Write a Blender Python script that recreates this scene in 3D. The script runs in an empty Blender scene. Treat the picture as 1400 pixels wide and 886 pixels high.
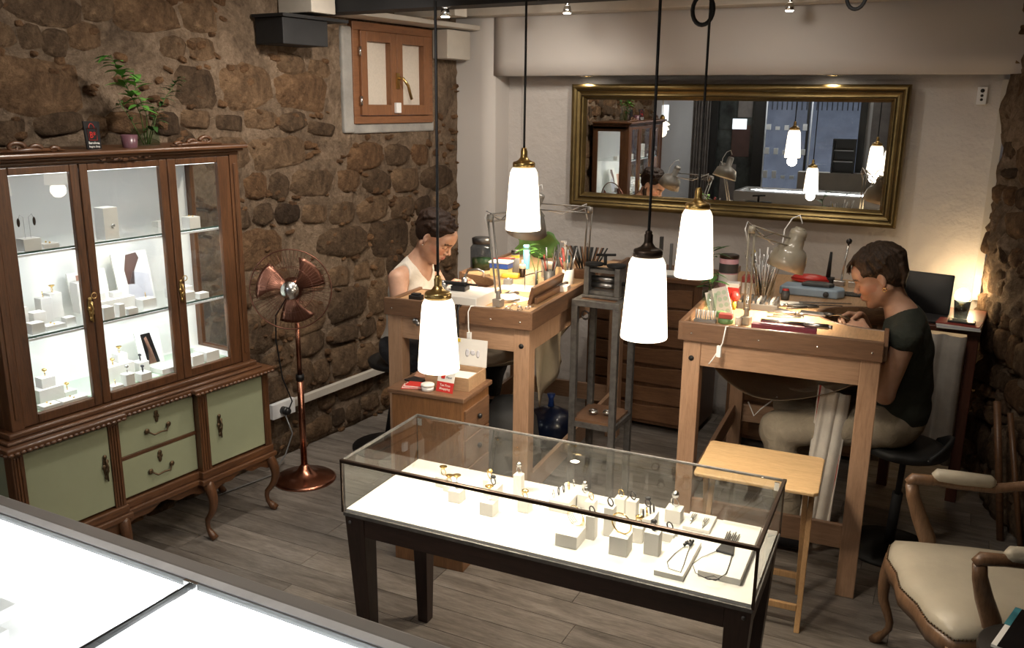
import bpy, math, random
import numpy as np
from mathutils import Vector, Matrix, Euler, noise as mnoise

SC = bpy.context.scene
COL = SC.collection
PI = math.pi

# ------------------------------------------------------------------ camera
CAM_H = 1.936
yaw, pit, rol, FPX = math.radians(31.64), math.radians(14.164), math.radians(0.638), 1207.05
fw = Vector((-math.sin(yaw)*math.cos(pit), math.cos(yaw)*math.cos(pit), -math.sin(pit)))
rt = Vector((math.cos(yaw), math.sin(yaw), 0))
up = rt.cross(fw)
rt2 = rt*math.cos(rol) + up*math.sin(rol)
up2 = -rt*math.sin(rol) + up*math.cos(rol)
cam = bpy.data.cameras.new('camera')
camo = bpy.data.objects.new('camera', cam)
COL.objects.link(camo)
cam.sensor_fit = 'HORIZONTAL'; cam.sensor_width = 36.0
cam.lens = FPX/1400*36.0
cam.clip_start = 0.02; cam.clip_end = 200
camo.matrix_world = Matrix(((rt2.x, up2.x, -fw.x, 0), (rt2.y, up2.y, -fw.y, 0), (rt2.z, up2.z, -fw.z, CAM_H), (0, 0, 0, 1)))
SC.camera = camo

# ------------------------------------------------------------------ view and world (dusk street outside the shop window)
SC.view_settings.view_transform = 'Standard'
SC.view_settings.look = 'None'
SC.view_settings.exposure = 0.2
SC.view_settings.gamma = 1.0
SC.view_settings.use_curve_mapping = False
W = bpy.data.worlds.new('world'); SC.world = W
W.use_nodes = True
bg = W.node_tree.nodes['Background']
bg.inputs[0].default_value = (0.58, 0.63, 0.74, 1); bg.inputs[1].default_value = 1.1
try:
    SC.cycles.use_denoising = True
    SC.cycles.max_bounces = 8; SC.cycles.diffuse_bounces = 4; SC.cycles.glossy_bounces = 4
    SC.cycles.transparent_max_bounces = 24; SC.cycles.transmission_bounces = 6
    SC.cycles.caustics_reflective = False; SC.cycles.caustics_refractive = False
    SC.cycles.sample_clamp_indirect = 4.0
except Exception:
    pass

WARM = (1.0, 0.86, 0.68); NEUT = (1.0, 0.92, 0.82); COOL = (0.93, 0.97, 1.0)

def light(kind, name, loc, power, color=WARM, size=0.1, target=None, size_y=None, spot=60, blend=0.5):
    l = bpy.data.lights.new(name, kind); l.energy = power; l.color = color
    if kind == 'AREA':
        l.size = size
        if size_y: l.shape = 'RECTANGLE'; l.size_y = size_y
        else: l.shape = 'DISK'
    else:
        l.shadow_soft_size = size
    if kind == 'SPOT':
        l.spot_size = math.radians(spot); l.spot_blend = blend
    o = bpy.data.objects.new(name, l); COL.objects.link(o); o.location = loc
    if target is not None:
        d = Vector(target) - Vector(loc)
        o.rotation_euler = d.to_track_quat('-Z', 'Y').to_euler()
    return o

# unseen fill spots added under the ceiling to brighten walls, floor and furniture
for (x, y, tx, ty, tz, p) in ((-2.3, 2.2, -3.5, 2.0, 1.5, 31), (-2.35, 3.1, -3.5, 3.4, 1.3, 44), (-1.8, 3.95, -3.5, 4.4, 1.2, 26), (-1.3, 4.1, -1.6, 5.2, 1.3, 9), (-2.4, 4.2, -3.0, 5.0, 1.2, 13),
                           (-0.6, 3.2, 0.1, 4.2, 1.0, 9), (-1.3, 1.4, -1.9, 2.2, 0.0, 22), (-0.2, 1.9, -0.1, 3.0, 0.4, 4), (-1.2, 3.3, -1.5, 3.0, 0.0, 10), (-0.9, 3.0, -0.6, 4.0, 0.9, 9)):
    light('SPOT', 'ceiling_fill_light', (x, y, 2.44), p*1.5, NEUT if ty < 3 else (1.0, 0.90, 0.78), 0.05, (tx, ty, tz), spot=125, blend=1.0)

# ------------------------------------------------------------------ materials
MT = {}
def newmat(name):
    m = bpy.data.materials.new(name); m.use_nodes = True
    nt = m.node_tree; b = nt.nodes['Principled BSDF']
    MT[name] = m
    return m, nt, nt.nodes, nt.links, b
def coords(nt, scale=(1, 1, 1), kind='Object'):
    t = nt.nodes.new('ShaderNodeTexCoord'); mp = nt.nodes.new('ShaderNodeMapping')
    mp.inputs['Scale'].default_value = scale
    nt.links.new(t.outputs[kind], mp.inputs['Vector'])
    return mp.outputs['Vector']
def noise(nt, vec, scale, detail=4, rough=0.6, dist=0.0):
    n = nt.nodes.new('ShaderNodeTexNoise'); n.inputs['Scale'].default_value = scale
    n.inputs['Detail'].default_value = detail; n.inputs['Roughness'].default_value = rough; n.inputs['Distortion'].default_value = dist
    if vec is not None: nt.links.new(vec, n.inputs['Vector'])
    return n.outputs['Fac']
def ramp(nt, fac, stops):
    r = nt.nodes.new('ShaderNodeValToRGB'); e = r.color_ramp.elements
    while len(e) < len(stops): e.new(0.5)
    for i, (p, c) in enumerate(stops):
        e[i].position = p; e[i].color = (c[0], c[1], c[2], 1)
    nt.links.new(fac, r.inputs[0]); return r.outputs[0]
def mixc(nt, fac, a, b, mode='MIX'):
    m = nt.nodes.new('ShaderNodeMix'); m.data_type = 'RGBA'; m.blend_type = mode
    if isinstance(fac, (int, float)): m.inputs[0].default_value = fac
    else: nt.links.new(fac, m.inputs[0])
    for s, v in ((6, a), (7, b)):
        if isinstance(v, tuple): m.inputs[s].default_value = (v[0], v[1], v[2], 1)
        else: nt.links.new(v, m.inputs[s])
    return m.outputs[2]
def bump(nt, b, h, strength=0.3, dist=0.01):
    n = nt.nodes.new('ShaderNodeBump'); n.inputs['Strength'].default_value = strength; n.inputs['Distance'].default_value = dist
    nt.links.new(h, n.inputs['Height']); nt.links.new(n.outputs[0], b.inputs['Normal'])
def plain(name, c, rough=0.5, metal=0.0, var=0.12, vs=8, bs=0, bscale=60, bd=0.003, coat=0, sss=0):
    m, nt, N, L, b = newmat(name)
    v = coords(nt)
    f = noise(nt, v, vs)
    lo = tuple(x*(1-var) for x in c); hi = tuple(min(1, x*(1+var)) for x in c)
    L.new(ramp(nt, f, [(0.3, lo), (0.7, hi)]), b.inputs['Base Color'])
    b.inputs['Roughness'].default_value = rough; b.inputs['Metallic'].default_value = metal
    if coat: b.inputs['Coat Weight'].default_value = coat
    if sss:
        b.inputs['Subsurface Weight'].default_value = sss
        b.inputs['Subsurface Radius'].default_value = (0.02, 0.008, 0.004)
    if bs: bump(nt, b, noise(nt, v, bscale, 5), bs, bd)
    return m
def wood(name, c1, c2, axis=0, rough=0.5, scale=6, coat=0.0, rnd=0.0):
    m, nt, N, L, b = newmat(name)
    s = [14, 14, 14]; s[axis] = 1.3
    v = coords(nt, tuple(s))
    f = noise(nt, v, scale*0.35, 6, 0.65, 1.2)
    g = noise(nt, v, scale*2.5, 3, 0.7, 0.3)
    a = ramp(nt, f, [(0.32, c1), (0.68, c2)])
    col = mixc(nt, 0.35, a, ramp(nt, g, [(0.35, tuple(x*0.62 for x in c1)), (0.6, c2)]))
    if rnd:
        oi = N.new('ShaderNodeObjectInfo'); mm = N.new('ShaderNodeMapRange')
        mm.inputs[3].default_value = 1-rnd; mm.inputs[4].default_value = 1+rnd
        L.new(oi.outputs['Random'], mm.inputs[0])
        hs = N.new('ShaderNodeHueSaturation'); L.new(mm.outputs[0], hs.inputs['Value']); L.new(col, hs.inputs['Color']); col = hs.outputs[0]
    L.new(col, b.inputs['Base Color'])
    b.inputs['Roughness'].default_value = rough
    if coat: b.inputs['Coat Weight'].default_value = coat; b.inputs['Coat Roughness'].default_value = 0.25
    bump(nt, b, g, 0.12, 0.002)
    return m
def emit(name, c, s):
    m, nt, N, L, b = newmat(name)
    b.inputs['Base Color'].default_value = (*c, 1)
    b.inputs['Emission Color'].default_value = (*c, 1); b.inputs['Emission Strength'].default_value = s
    return m
def glassmat(name, tint=(0.93, 0.97, 0.95), ior=1.5, gloss=1.0):
    m, nt, N, L, b = newmat(name)
    N.remove(b)
    t = N.new('ShaderNodeBsdfTransparent'); t.inputs[0].default_value = (*tint, 1)
    g = N.new('ShaderNodeBsdfGlossy'); g.inputs['Roughness'].default_value = 0.01; g.inputs[0].default_value = (gloss, gloss, gloss, 1)
    f = N.new('ShaderNodeFresnel'); f.inputs[0].default_value = ior
    mx = N.new('ShaderNodeMixShader')
    ge = N.new('ShaderNodeNewGeometry'); su = N.new('ShaderNodeMath'); su.operation = 'SUBTRACT'; su.inputs[0].default_value = 1.0
    mu = N.new('ShaderNodeMath'); mu.operation = 'MULTIPLY'
    L.new(ge.outputs['Backfacing'], su.inputs[1]); L.new(su.outputs[0], mu.inputs[0]); L.new(f.outputs[0], mu.inputs[1])
    L.new(mu.outputs[0], mx.inputs[0]); L.new(t.outputs[0], mx.inputs[1]); L.new(g.outputs[0], mx.inputs[2])
    L.new(mx.outputs[0], N['Material Output'].inputs[0])
    return m

glassmat('glass', (0.965, 0.975, 0.965)); glassmat('glass_top', (0.965, 0.972, 0.96), 1.5, 1.0); glassmat('glass_dark', (0.42, 0.45, 0.48), 1.5)
glassmat('glass_green', (0.80, 0.92, 0.86)); glassmat('glass_case', (0.965, 0.972, 0.965), 1.85)
plain('plaster', (0.58, 0.545, 0.515), 0.85, 0, 0.05, 2.0, 0.55, 14, 0.02)
plain('plaster_smooth', (0.58, 0.545, 0.515), 0.8, 0, 0.03, 1.5, 0.15, 30, 0.004)
plain('white_paint_wood', (0.52, 0.48, 0.42), 0.6, 0, 0.12, 4, 0.3, 25, 0.005)
plain('black_steel', (0.010, 0.010, 0.011), 0.7, 0.0, 0.2, 10)
plain('black_plastic', (0.012, 0.012, 0.013), 0.4)
plain('rubber', (0.008, 0.008, 0.008), 0.6)
plain('grey_cement', (0.30, 0.29, 0.27), 0.9, 0, 0.2, 8, 0.5, 40, 0.01)
wood('dark_oak', (0.050, 0.020, 0.008), (0.135, 0.055, 0.021), 2, 0.42, 6, 0.25)
wood('dark_oak_h', (0.050, 0.020, 0.008), (0.135, 0.055, 0.021), 1, 0.42, 6, 0.25)
wood('pine', (0.17, 0.070, 0.030), (0.26, 0.115, 0.050), 2, 0.5, 5)
wood('pine_h', (0.17, 0.070, 0.030), (0.26, 0.115, 0.050), 1, 0.5, 5)
wood('beech', (0.34, 0.200, 0.120), (0.44, 0.275, 0.175), 2, 0.45, 4, 0.1)
wood('beech_h', (0.34, 0.200, 0.120), (0.44, 0.275, 0.175), 0, 0.45, 4, 0.1)
wood('bench_top', (0.44, 0.26, 0.13), (0.58, 0.37, 0.20), 1, 0.4, 4, 0.1)
wood('bench_edge', (0.120, 0.062, 0.034), (0.20, 0.108, 0.060), 0, 0.4, 5, 0.15)
wood('bench_edge_y', (0.120, 0.062, 0.034), (0.20, 0.108, 0.060), 1, 0.4, 5, 0.15)
wood('bamboo', (0.52, 0.33, 0.16), (0.66, 0.45, 0.23), 0, 0.4, 7, 0.15)
wood('bamboo_v', (0.42, 0.24, 0.11), (0.52, 0.32, 0.15), 2, 0.45, 7)
wood('walnut', (0.11, 0.050, 0.024), (0.20, 0.098, 0.046), 0, 0.45, 6, 0.15)
wood('walnut_v', (0.085, 0.038, 0.017), (0.16, 0.075, 0.033), 2, 0.45, 6, 0.15)
wood('orange_wood', (0.17, 0.075, 0.030), (0.27, 0.130, 0.052), 2, 0.4, 6, 0.2)
wood('red_mahogany', (0.070, 0.020, 0.012), (0.12, 0.038, 0.022), 2, 0.4, 5, 0.2)
wood('wenge', (0.018, 0.008, 0.006), (0.040, 0.018, 0.013), 2, 0.45, 5, 0.15)
wood('wenge_h', (0.018, 0.008, 0.006), (0.040, 0.018, 0.013), 0, 0.45, 5, 0.15)
wood('light_box_wood', (0.36, 0.22, 0.12), (0.48, 0.31, 0.18), 0, 0.6, 5)
wood('chair_wood', (0.095, 0.050, 0.026), (0.20, 0.11, 0.058), 2, 0.38, 7, 0.2)
plain('sage', (0.29, 0.315, 0.205), 0.5, 0, 0.06, 3, 0.05, 80)
plain('sage_glass', (0.55, 0.68, 0.55), 0.3)
plain('brass', (0.55, 0.38, 0.15), 0.3, 1.0)
plain('gold', (0.85, 0.60, 0.22), 0.25, 1.0)
plain('silver', (0.72, 0.72, 0.72), 0.22, 1.0)
plain('oxid', (0.05, 0.05, 0.055), 0.4, 0.7)
plain('dark_bronze', (0.06, 0.042, 0.032), 0.4, 0.85)
plain('old_bronze', (0.12, 0.08, 0.045), 0.45, 0.8)
plain('copper', (0.45, 0.20, 0.13), 0.25, 1.0, 0.08)
plain('copper_dark', (0.22, 0.10, 0.07), 0.35, 0.9, 0.08)
plain('steel', (0.45, 0.45, 0.46), 0.3, 1.0)
plain('iron', (0.16, 0.155, 0.15), 0.5, 0.6, 0.3, 30, 0.2, 80)
plain('aluminium', (0.74, 0.74, 0.76), 0.45, 0.1)
plain('white_display', (0.74, 0.725, 0.70), 0.6, 0, 0.03)
plain('cabinet_white', (0.84, 0.84, 0.82), 0.6, 0, 0.02)
plain('white_paper', (0.80, 0.79, 0.75), 0.8, 0, 0.03)
plain('white_gloss', (0.84, 0.84, 0.84), 0.35, 0, 0.02)
plain('taupe', (0.27, 0.245, 0.225), 0.5, 0, 0.03)
plain('cream_leather', (0.40, 0.355, 0.275), 0.38, 0, 0.10, 5, 0.25, 22, 0.008)
plain('tan_leather', (0.27, 0.22, 0.155), 0.7, 0, 0.15, 6, 0.2, 30, 0.005)
plain('lamp_cream', (0.30, 0.27, 0.21), 0.28, 0.0, 0.04, 5, 0, 60, 0.003, 0.5)
plain('lamp_grey', (0.32, 0.31, 0.29), 0.4, 0.4, 0.05)
plain('linen', (0.40, 0.37, 0.33), 0.95, 0, 0.1, 12, 0.4, 90, 0.004)
plain('towel', (0.60, 0.56, 0.50), 0.95, 0, 0.08, 12, 0.4, 120, 0.004)
plain('towel_red', (0.42, 0.06, 0.05), 0.95)
plain('red', (0.55, 0.035, 0.03), 0.3); plain('red_dull', (0.36, 0.06, 0.05), 0.5)
plain('maroon', (0.16, 0.025, 0.05), 0.45); plain('blue_case', (0.30, 0.40, 0.50), 0.4)
plain('navy', (0.008, 0.018, 0.06), 0.3, 0, 0.15, 8, 0, 60, 0.003, 0.4)
plain('blue', (0.03, 0.09, 0.40), 0.4); plain('lightblue', (0.15, 0.45, 0.65), 0.35)
plain('yellow', (0.70, 0.52, 0.06), 0.5); plain('pale_yellow', (0.75, 0.62, 0.26), 0.5)
plain('leaf', (0.10, 0.27, 0.045), 0.45, 0, 0.35, 14); plain('green_cloth', (0.075, 0.17, 0.045), 0.7)
plain('leaf_dark', (0.030, 0.09, 0.018), 0.5, 0, 0.3, 14)
plain('stem', (0.08, 0.13, 0.03), 0.6); plain('cane', (0.20, 0.15, 0.08), 0.6)
plain('green_pot', (0.10, 0.20, 0.08), 0.5); plain('pink', (0.60, 0.32, 0.36), 0.4)
plain('grey_plastic', (0.17, 0.17, 0.17), 0.5); plain('dark_grey', (0.05, 0.05, 0.05), 0.5)
plain('paper_grey', (0.42, 0.42, 0.42), 0.7); plain('teal', (0.05, 0.22, 0.27), 0.4)
plain('teal_glass', (0.10, 0.16, 0.14), 0.15)
plain('cork', (0.50, 0.34, 0.18), 0.8); plain('skin_print', (0.42, 0.22, 0.15), 0.5); plain('print_grey', (0.60, 0.60, 0.66), 0.5)
plain('skin_print_dark', (0.10, 0.05, 0.04), 0.5)
plain('screen_black', (0.006, 0.006, 0.007), 0.25)
plain('gilt', (0.20, 0.145, 0.060), 0.34, 0.9, 0.2, 10, 0.15, 40, 0.003)
plain('gilt_dark', (0.07, 0.05, 0.024), 0.42, 0.85, 0.25, 12, 0.15, 40, 0.003)
plain('pendant_black', (0.01, 0.01, 0.012), 0.6)
plain('frosted', (0.62, 0.56, 0.48), 0.6, 0, 0.06, 90, 0.3, 150, 0.003)
plain('curtain_grey', (0.20, 0.17, 0.15), 0.9, 0, 0.2, 8); plain('facade', (0.20, 0.21, 0.25), 0.9, 0, 0.2, 3)
plain('poster_dark', (0.05, 0.055, 0.05), 0.3, 0, 0.9, 5); plain('door_dark', (0.02, 0.018, 0.016), 0.4)
plain('candle_glass', (0.13, 0.06, 0.075), 0.3)
emit('led', COOL, 5.0); emit('spot_glow', (1.0, 0.9, 0.75), 26.0); emit('flame', (1.0, 0.45, 0.12), 9.0); emit('warm_glow', (1.0, 0.72, 0.36), 22.0)
emit('sign_white', (0.9, 0.95, 1.0), 1.2)

def mirror_mat():
    m, nt, N, L, b = newmat('mirror')
    b.inputs['Base Color'].default_value = (0.80, 0.81, 0.80, 1); b.inputs['Metallic'].default_value = 1; b.inputs['Roughness'].default_value = 0.0
mirror_mat()
def shade_mat():
    # opal shade: it glows most where the bulb sits, in its lower two thirds
    m, nt, N, L, b = newmat('opal_shade')
    t = N.new('ShaderNodeTexCoord'); s = N.new('ShaderNodeSeparateXYZ'); L.new(t.outputs['Object'], s.inputs[0])
    mr = N.new('ShaderNodeMapRange'); mr.interpolation_type = 'SMOOTHSTEP'
    mr.inputs[1].default_value = 0.255; mr.inputs[2].default_value = 0.165; mr.inputs[3].default_value = 0.62; mr.inputs[4].default_value = 3.2
    L.new(s.outputs[2], mr.inputs[0]); L.new(mr.outputs[0], b.inputs['Emission Strength'])
    b.inputs['Emission Color'].default_value = (1.0, 0.86, 0.66, 1); b.inputs['Base Color'].default_value = (0.8, 0.78, 0.74, 1); b.inputs['Roughness'].default_value = 0.25
shade_mat()
def stone_mat(name, cols, rnd=True, sc=1.0):
    m, nt, N, L, b = newmat(name)
    t = N.new('ShaderNodeTexCoord'); 
    f = noise(nt, t.outputs['Object'], 6*sc, 10, 0.78, 0.5)
    base = ramp(nt, f, [(0.33, cols[0]), (0.5, cols[1]), (0.68, cols[2])])
    if rnd:
        oi = N.new('ShaderNodeObjectInfo')
        tint = ramp(nt, oi.outputs['Random'], [(0.0, (0.42, 0.38, 0.36)), (0.15, (0.80, 0.72, 0.64)), (0.5, (1.15, 1.03, 0.90)), (0.8, (1.40, 1.22, 1.02)), (1.0, (1.15, 0.88, 0.66))])
        base = mixc(nt, 1.0, base, tint, 'MULTIPLY')
    pits = noise(nt, t.outputs['Object'], 38*sc, 6, 0.75)
    base = mixc(nt, 0.55, base, ramp(nt, pits, [(0.32, (0.25, 0.22, 0.19)), (0.62, (1.1, 1.1, 1.1))]), 'MULTIPLY')
    L.new(base, b.inputs['Base Color']); b.inputs['Roughness'].default_value = 0.95; b.inputs['Specular IOR Level'].default_value = 0.15
    h = N.new('ShaderNodeMath'); h.operation = 'ADD'; L.new(f, h.inputs[0])
    k = N.new('ShaderNodeMath'); k.operation = 'MULTIPLY'; k.inputs[1].default_value = 0.45; L.new(pits, k.inputs[0]); L.new(k.outputs[0], h.inputs[1])
    bump(nt, b, h.outputs[0], 1.0, 0.06)
stone_mat('stone', ((0.075, 0.056, 0.042), (0.190, 0.138, 0.096), (0.350, 0.262, 0.182)))
stone_mat('mortar', ((0.120, 0.084, 0.058), (0.290, 0.208, 0.142), (0.460, 0.345, 0.245)), False, 0.7)
def plank_mat():
    m, nt, N, L, b = newmat('floor_plank')
    t = N.new('ShaderNodeTexCoord'); oi = N.new('ShaderNodeObjectInfo')
    add = N.new('ShaderNodeVectorMath'); add.operation = 'MULTIPLY_ADD'; add.inputs[1].default_value = (1, 1, 1)
    cx = N.new('ShaderNodeCombineXYZ'); mu = N.new('ShaderNodeMath'); mu.operation = 'MULTIPLY'; mu.inputs[1].default_value = 37
    L.new(oi.outputs['Random'], mu.inputs[0]); L.new(mu.outputs[0], cx.inputs[0]); L.new(mu.outputs[0], cx.inputs[1])
    L.new(t.outputs['Object'], add.inputs[0]); L.new(cx.outputs[0], add.inputs[2])
    mp = N.new('ShaderNodeMapping'); mp.inputs['Scale'].default_value = (1.4, 9, 1); L.new(add.outputs[0], mp.inputs[0])
    f = noise(nt, mp.outputs[0], 2.2, 7, 0.7, 0.6)
    g = noise(nt, mp.outputs[0], 12, 4, 0.7)
    c = ramp(nt, f, [(0.28, (0.092, 0.077, 0.065)), (0.5, (0.190, 0.166, 0.144)), (0.72, (0.285, 0.256, 0.226))])
    c = mixc(nt, 0.5, c, ramp(nt, g, [(0.3, (0.45, 0.42, 0.4)), (0.62, (1.15, 1.15, 1.15))]), 'MULTIPLY')
    hs = N.new('ShaderNodeHueSaturation'); mr = N.new('ShaderNodeMapRange'); mr.inputs[3].default_value = 0.75; mr.inputs[4].default_value = 1.2
    L.new(oi.outputs['Random'], mr.inputs[0]); L.new(mr.outputs[0], hs.inputs['Value']); L.new(c, hs.inputs['Color'])
    L.new(hs.outputs[0], b.inputs['Base Color']); b.inputs['Roughness'].default_value = 0.5
    bump(nt, b, g, 0.2, 0.003)
plank_mat()

# ------------------------------------------------------------------ mesh builder
class MB:
    def __init__(s, M=None):
        s.v = []; s.f = []; s.sm = []; s.M = M or Matrix.Identity(4)
    def add(s, vs, fs, smooth=False, M=None):
        n = len(s.v); T = s.M @ M if M is not None else s.M
        s.v += [T @ Vector(p) for p in vs]
        s.f += [tuple(i+n for i in f) for f in fs]; s.sm += [smooth]*len(fs)
        return s
    def bx(s, x0, x1, y0, y1, z0, z1, M=None):
        return s.add([(x0,y0,z0),(x1,y0,z0),(x1,y1,z0),(x0,y1,z0),(x0,y0,z1),(x1,y0,z1),(x1,y1,z1),(x0,y1,z1)],
              [(0,3,2,1),(4,5,6,7),(0,1,5,4),(1,2,6,5),(2,3,7,6),(3,0,4,7)], False, M)
    def box(s, c, d, rz=0, M=None):
        T = Matrix.Translation(c) @ Matrix.Rotation(rz, 4, 'Z')
        if M is not None: T = M @ T
        return s.bx(-d[0]/2, d[0]/2, -d[1]/2, d[1]/2, -d[2]/2, d[2]/2, T)
    def lathe(s, prof, c=(0,0,0), seg=20, M=None, close=True):
        vs = []; fs = []; n = len(prof)
        for (r, z) in prof:
            for k in range(seg):
                a = 2*PI*k/seg; vs.append((r*math.cos(a), r*math.sin(a), z))
        for i in range(n-1):
            for k in range(seg):
                k2 = (k+1) % seg; fs.append((i*seg+k, i*seg+k2, (i+1)*seg+k2, (i+1)*seg+k))
        if close:
            if prof[0][0] > 1e-5: fs.append(tuple(reversed(range(seg))))
            if prof[-1][0] > 1e-5: fs.append(tuple(range((n-1)*seg, n*seg)))
        T = Matrix.Translation(c)
        if M is not None: T = T @ M
        return s.add(vs, fs, True, T)
    def cyl(s, p0, p1, r0, r1=None, seg=14):
        return s.tube([p0, p1], [r0, r0 if r1 is None else r1], seg)
    def tube(s, pts, r, seg=8, closed=False, flat=1.0):
        pts = [Vector(p) for p in pts]; n = len(pts)
        rs = r if isinstance(r, (list, tuple)) else [r]*n
        vs = []; fs = []; prev = None
        for i, p in enumerate(pts):
            if closed: t = pts[(i+1) % n]-pts[i-1]
            else: t = pts[min(i+1, n-1)]-pts[max(i-1, 0)]
            if t.length < 1e-9: t = Vector((0, 0, 1))
            t.normalize()
            if prev is None:
                a = Vector((0, 0, 1)) if abs(t.z) < 0.9 else Vector((1, 0, 0))
                u = t.cross(a).normalized()
            else:
                u = prev - t*prev.dot(t)
                u = u.normalized() if u.length > 1e-6 else t.orthogonal().normalized()
            prev = u; w = t.cross(u)
            for k in range(seg):
                a = 2*PI*k/seg; vs.append(p + (u*math.cos(a) + w*math.sin(a)*flat)*rs[i])
        m = n if closed else n-1
        for i in range(m):
            j = (i+1) % n
            for k in range(seg):
                k2 = (k+1) % seg; fs.append((i*seg+k, i*seg+k2, j*seg+k2, j*seg+k))
        if not closed:
            fs.append(tuple(reversed(range(seg)))); fs.append(tuple(range((n-1)*seg, n*seg)))
        return s.add(vs, fs, True)
    def ring(s, c, R, r, nrm=(0, 0, 1), n=20, seg=6, sy=1.0):
        q = Vector(nrm).normalized().to_track_quat('Z', 'Y')
        return s.tube([Vector(c) + q @ Vector((R*math.cos(2*PI*k/n), R*sy*math.sin(2*PI*k/n), 0)) for k in range(n)], r, seg, True)
    def ell(s, c, r, seg=14, rings=8, M=None):
        if isinstance(r, (int, float)): r = (r, r, r)
        prof = [(math.sin(PI*i/rings), -math.cos(PI*i/rings)) for i in range(rings+1)]
        prof[0] = (0.001, -1); prof[-1] = (0.001, 1)
        T = Matrix.Translation(c)
        if M is not None: T = T @ M
        T = T @ Matrix.Diagonal((r[0], r[1], r[2], 1))
        return s.lathe(prof, (0, 0, 0), seg, T)
    def prism(s, poly, z0, z1, M=None, smooth=False):
        n = len(poly)
        vs = [(x, y, z0) for x, y in poly] + [(x, y, z1) for x, y in poly]
        fs = [tuple(reversed(range(n))), tuple(range(n, 2*n))] + [(i, (i+1) % n, n+(i+1) % n, n+i) for i in range(n)]
        return s.add(vs, fs, smooth, M)
    def sheet(s, fn, nu, nv, th=0.0, smooth=True):
        # surface fn(u,v) -> point, with a second side offset by thickness along its normal
        P = [[Vector(fn(i/nu, j/nv)) for j in range(nv+1)] for i in range(nu+1)]
        vs = [P[i][j] for i in range(nu+1) for j in range(nv+1)]; w = nv+1
        fs = [(i*w+j, (i+1)*w+j, (i+1)*w+j+1, i*w+j+1) for i in range(nu) for j in range(nv)]
        if th:
            off = []
            for i in range(nu+1):
                for j in range(nv+1):
                    a = P[min(i+1, nu)][j]-P[max(i-1, 0)][j]; b = P[i][min(j+1, nv)]-P[i][max(j-1, 0)]
                    nn = a.cross(b); nn = nn.normalized() if nn.length > 1e-9 else Vector((0, 0, 1))
                    off.append(P[i][j]-nn*th)
            N = len(vs); vs += off
            fs += [tuple(reversed([q+N for q in f])) for f in fs[:]]
            ed = [(i*w, (i+1)*w) for i in range(nu)] + [((i+1)*w+nv, i*w+nv) for i in range(nu)] + [(j+1, j) for j in range(nv)] + [(nu*w+j, nu*w+j+1) for j in range(nv)]
            fs += [(b, a, a+N, b+N) for a, b in ed]
        return s.add(vs, fs, smooth)
    def mesh(s, name):
        me = bpy.data.meshes.new(name)
        me.from_pydata([tuple(p) for p in s.v], [], s.f)
        me.polygons.foreach_set('use_smooth', s.sm)
        me.update()
        return me

def mm(m): return MT[m] if isinstance(m, str) else m
def link(name, mesh, m, parent=None, bevel=0, label=None):
    o = bpy.data.objects.new(name, mesh); COL.objects.link(o)
    if m is not None and not mesh.materials: mesh.materials.append(mm(m))
    if parent is not None: o.parent = parent
    if bevel:
        b = o.modifiers.new('bevel', 'BEVEL'); b.width = bevel; b.segments = 2; b.limit_method = 'ANGLE'; b.angle_limit = math.radians(40)
    if label: o['label'] = label
    return o
def P(name, mb, m, parent, bevel=0, label=None):
    return link(name, mb.mesh(name), m, parent, bevel, label)
def T(name, label, cat, loc=(0, 0, 0), rz=0, group=None):
    o = bpy.data.objects.new(name, None); COL.objects.link(o); o.empty_display_size = 0.05
    o.location = loc; o.rotation_euler = (0, 0, rz); o['label'] = label; o['category'] = cat
    if group: o['group'] = group
    return o
def S(name, mb, m, label, cat, loc=(0, 0, 0), rz=0, group=None, bevel=0):
    o = link(name, mb.mesh(name), m, None, bevel, label)
    o.location = loc; o.rotation_euler = (0, 0, rz); o['category'] = cat
    if group: o['group'] = group
    return o
def ST(name, mb, m, parent=None, bevel=0):
    o = link(name, mb.mesh(name), m, parent, bevel)
    if parent is None: o['kind'] = 'structure'
    return o
def frame(origin, ux, uy):
    ux = Vector(ux).normalized(); uy = Vector(uy).normalized(); uz = ux.cross(uy)
    return Matrix(((ux.x, uy.x, uz.x, origin[0]), (ux.y, uy.y, uz.y, origin[1]), (ux.z, uy.z, uz.z, origin[2]), (0, 0, 0, 1)))
# ------------------------------------------------------------------ floor
RZF = 0.090
mb = MB(); mb.bx(-3.62, 2.2, -1.4, 5.4, -0.10, -0.012)
floor = ST('floor', mb, 'door_dark')
rnd = random.Random(7)
PW, PL = 0.1365, 1.22
plank_me = MB().bx(0.0012, PL-0.0012, 0.0012, PW-0.0012, -0.012, 0.0).mesh('plank')
plank_me.materials.append(MT['floor_plank'])
ex = Vector((math.cos(RZF), math.sin(RZF), 0)); ey = Vector((-math.sin(RZF), math.cos(RZF), 0))
O0 = Vector((-1.956, 2.487, 0))
def in_room(p):
    if p.x < -3.75 or p.y < -1.35 or p.y > 5.25: return False
    return p.x < -0.3 + 0.4*(5.25-p.y) + 0.25
offs = {}
npl = 0
for j in range(-30, 24):
    off = (j*0.47 % 1.0)*PL
    for i in range(-4, 5):
        o = O0 + ey*(j*PW) + ex*(i*PL + off - 0.6)
        if in_room(o) or in_room(o+ex*PL):
            q = link('plank', plank_me, None, floor); q.location = o; q.rotation_euler = (0, 0, RZF); npl += 1

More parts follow.
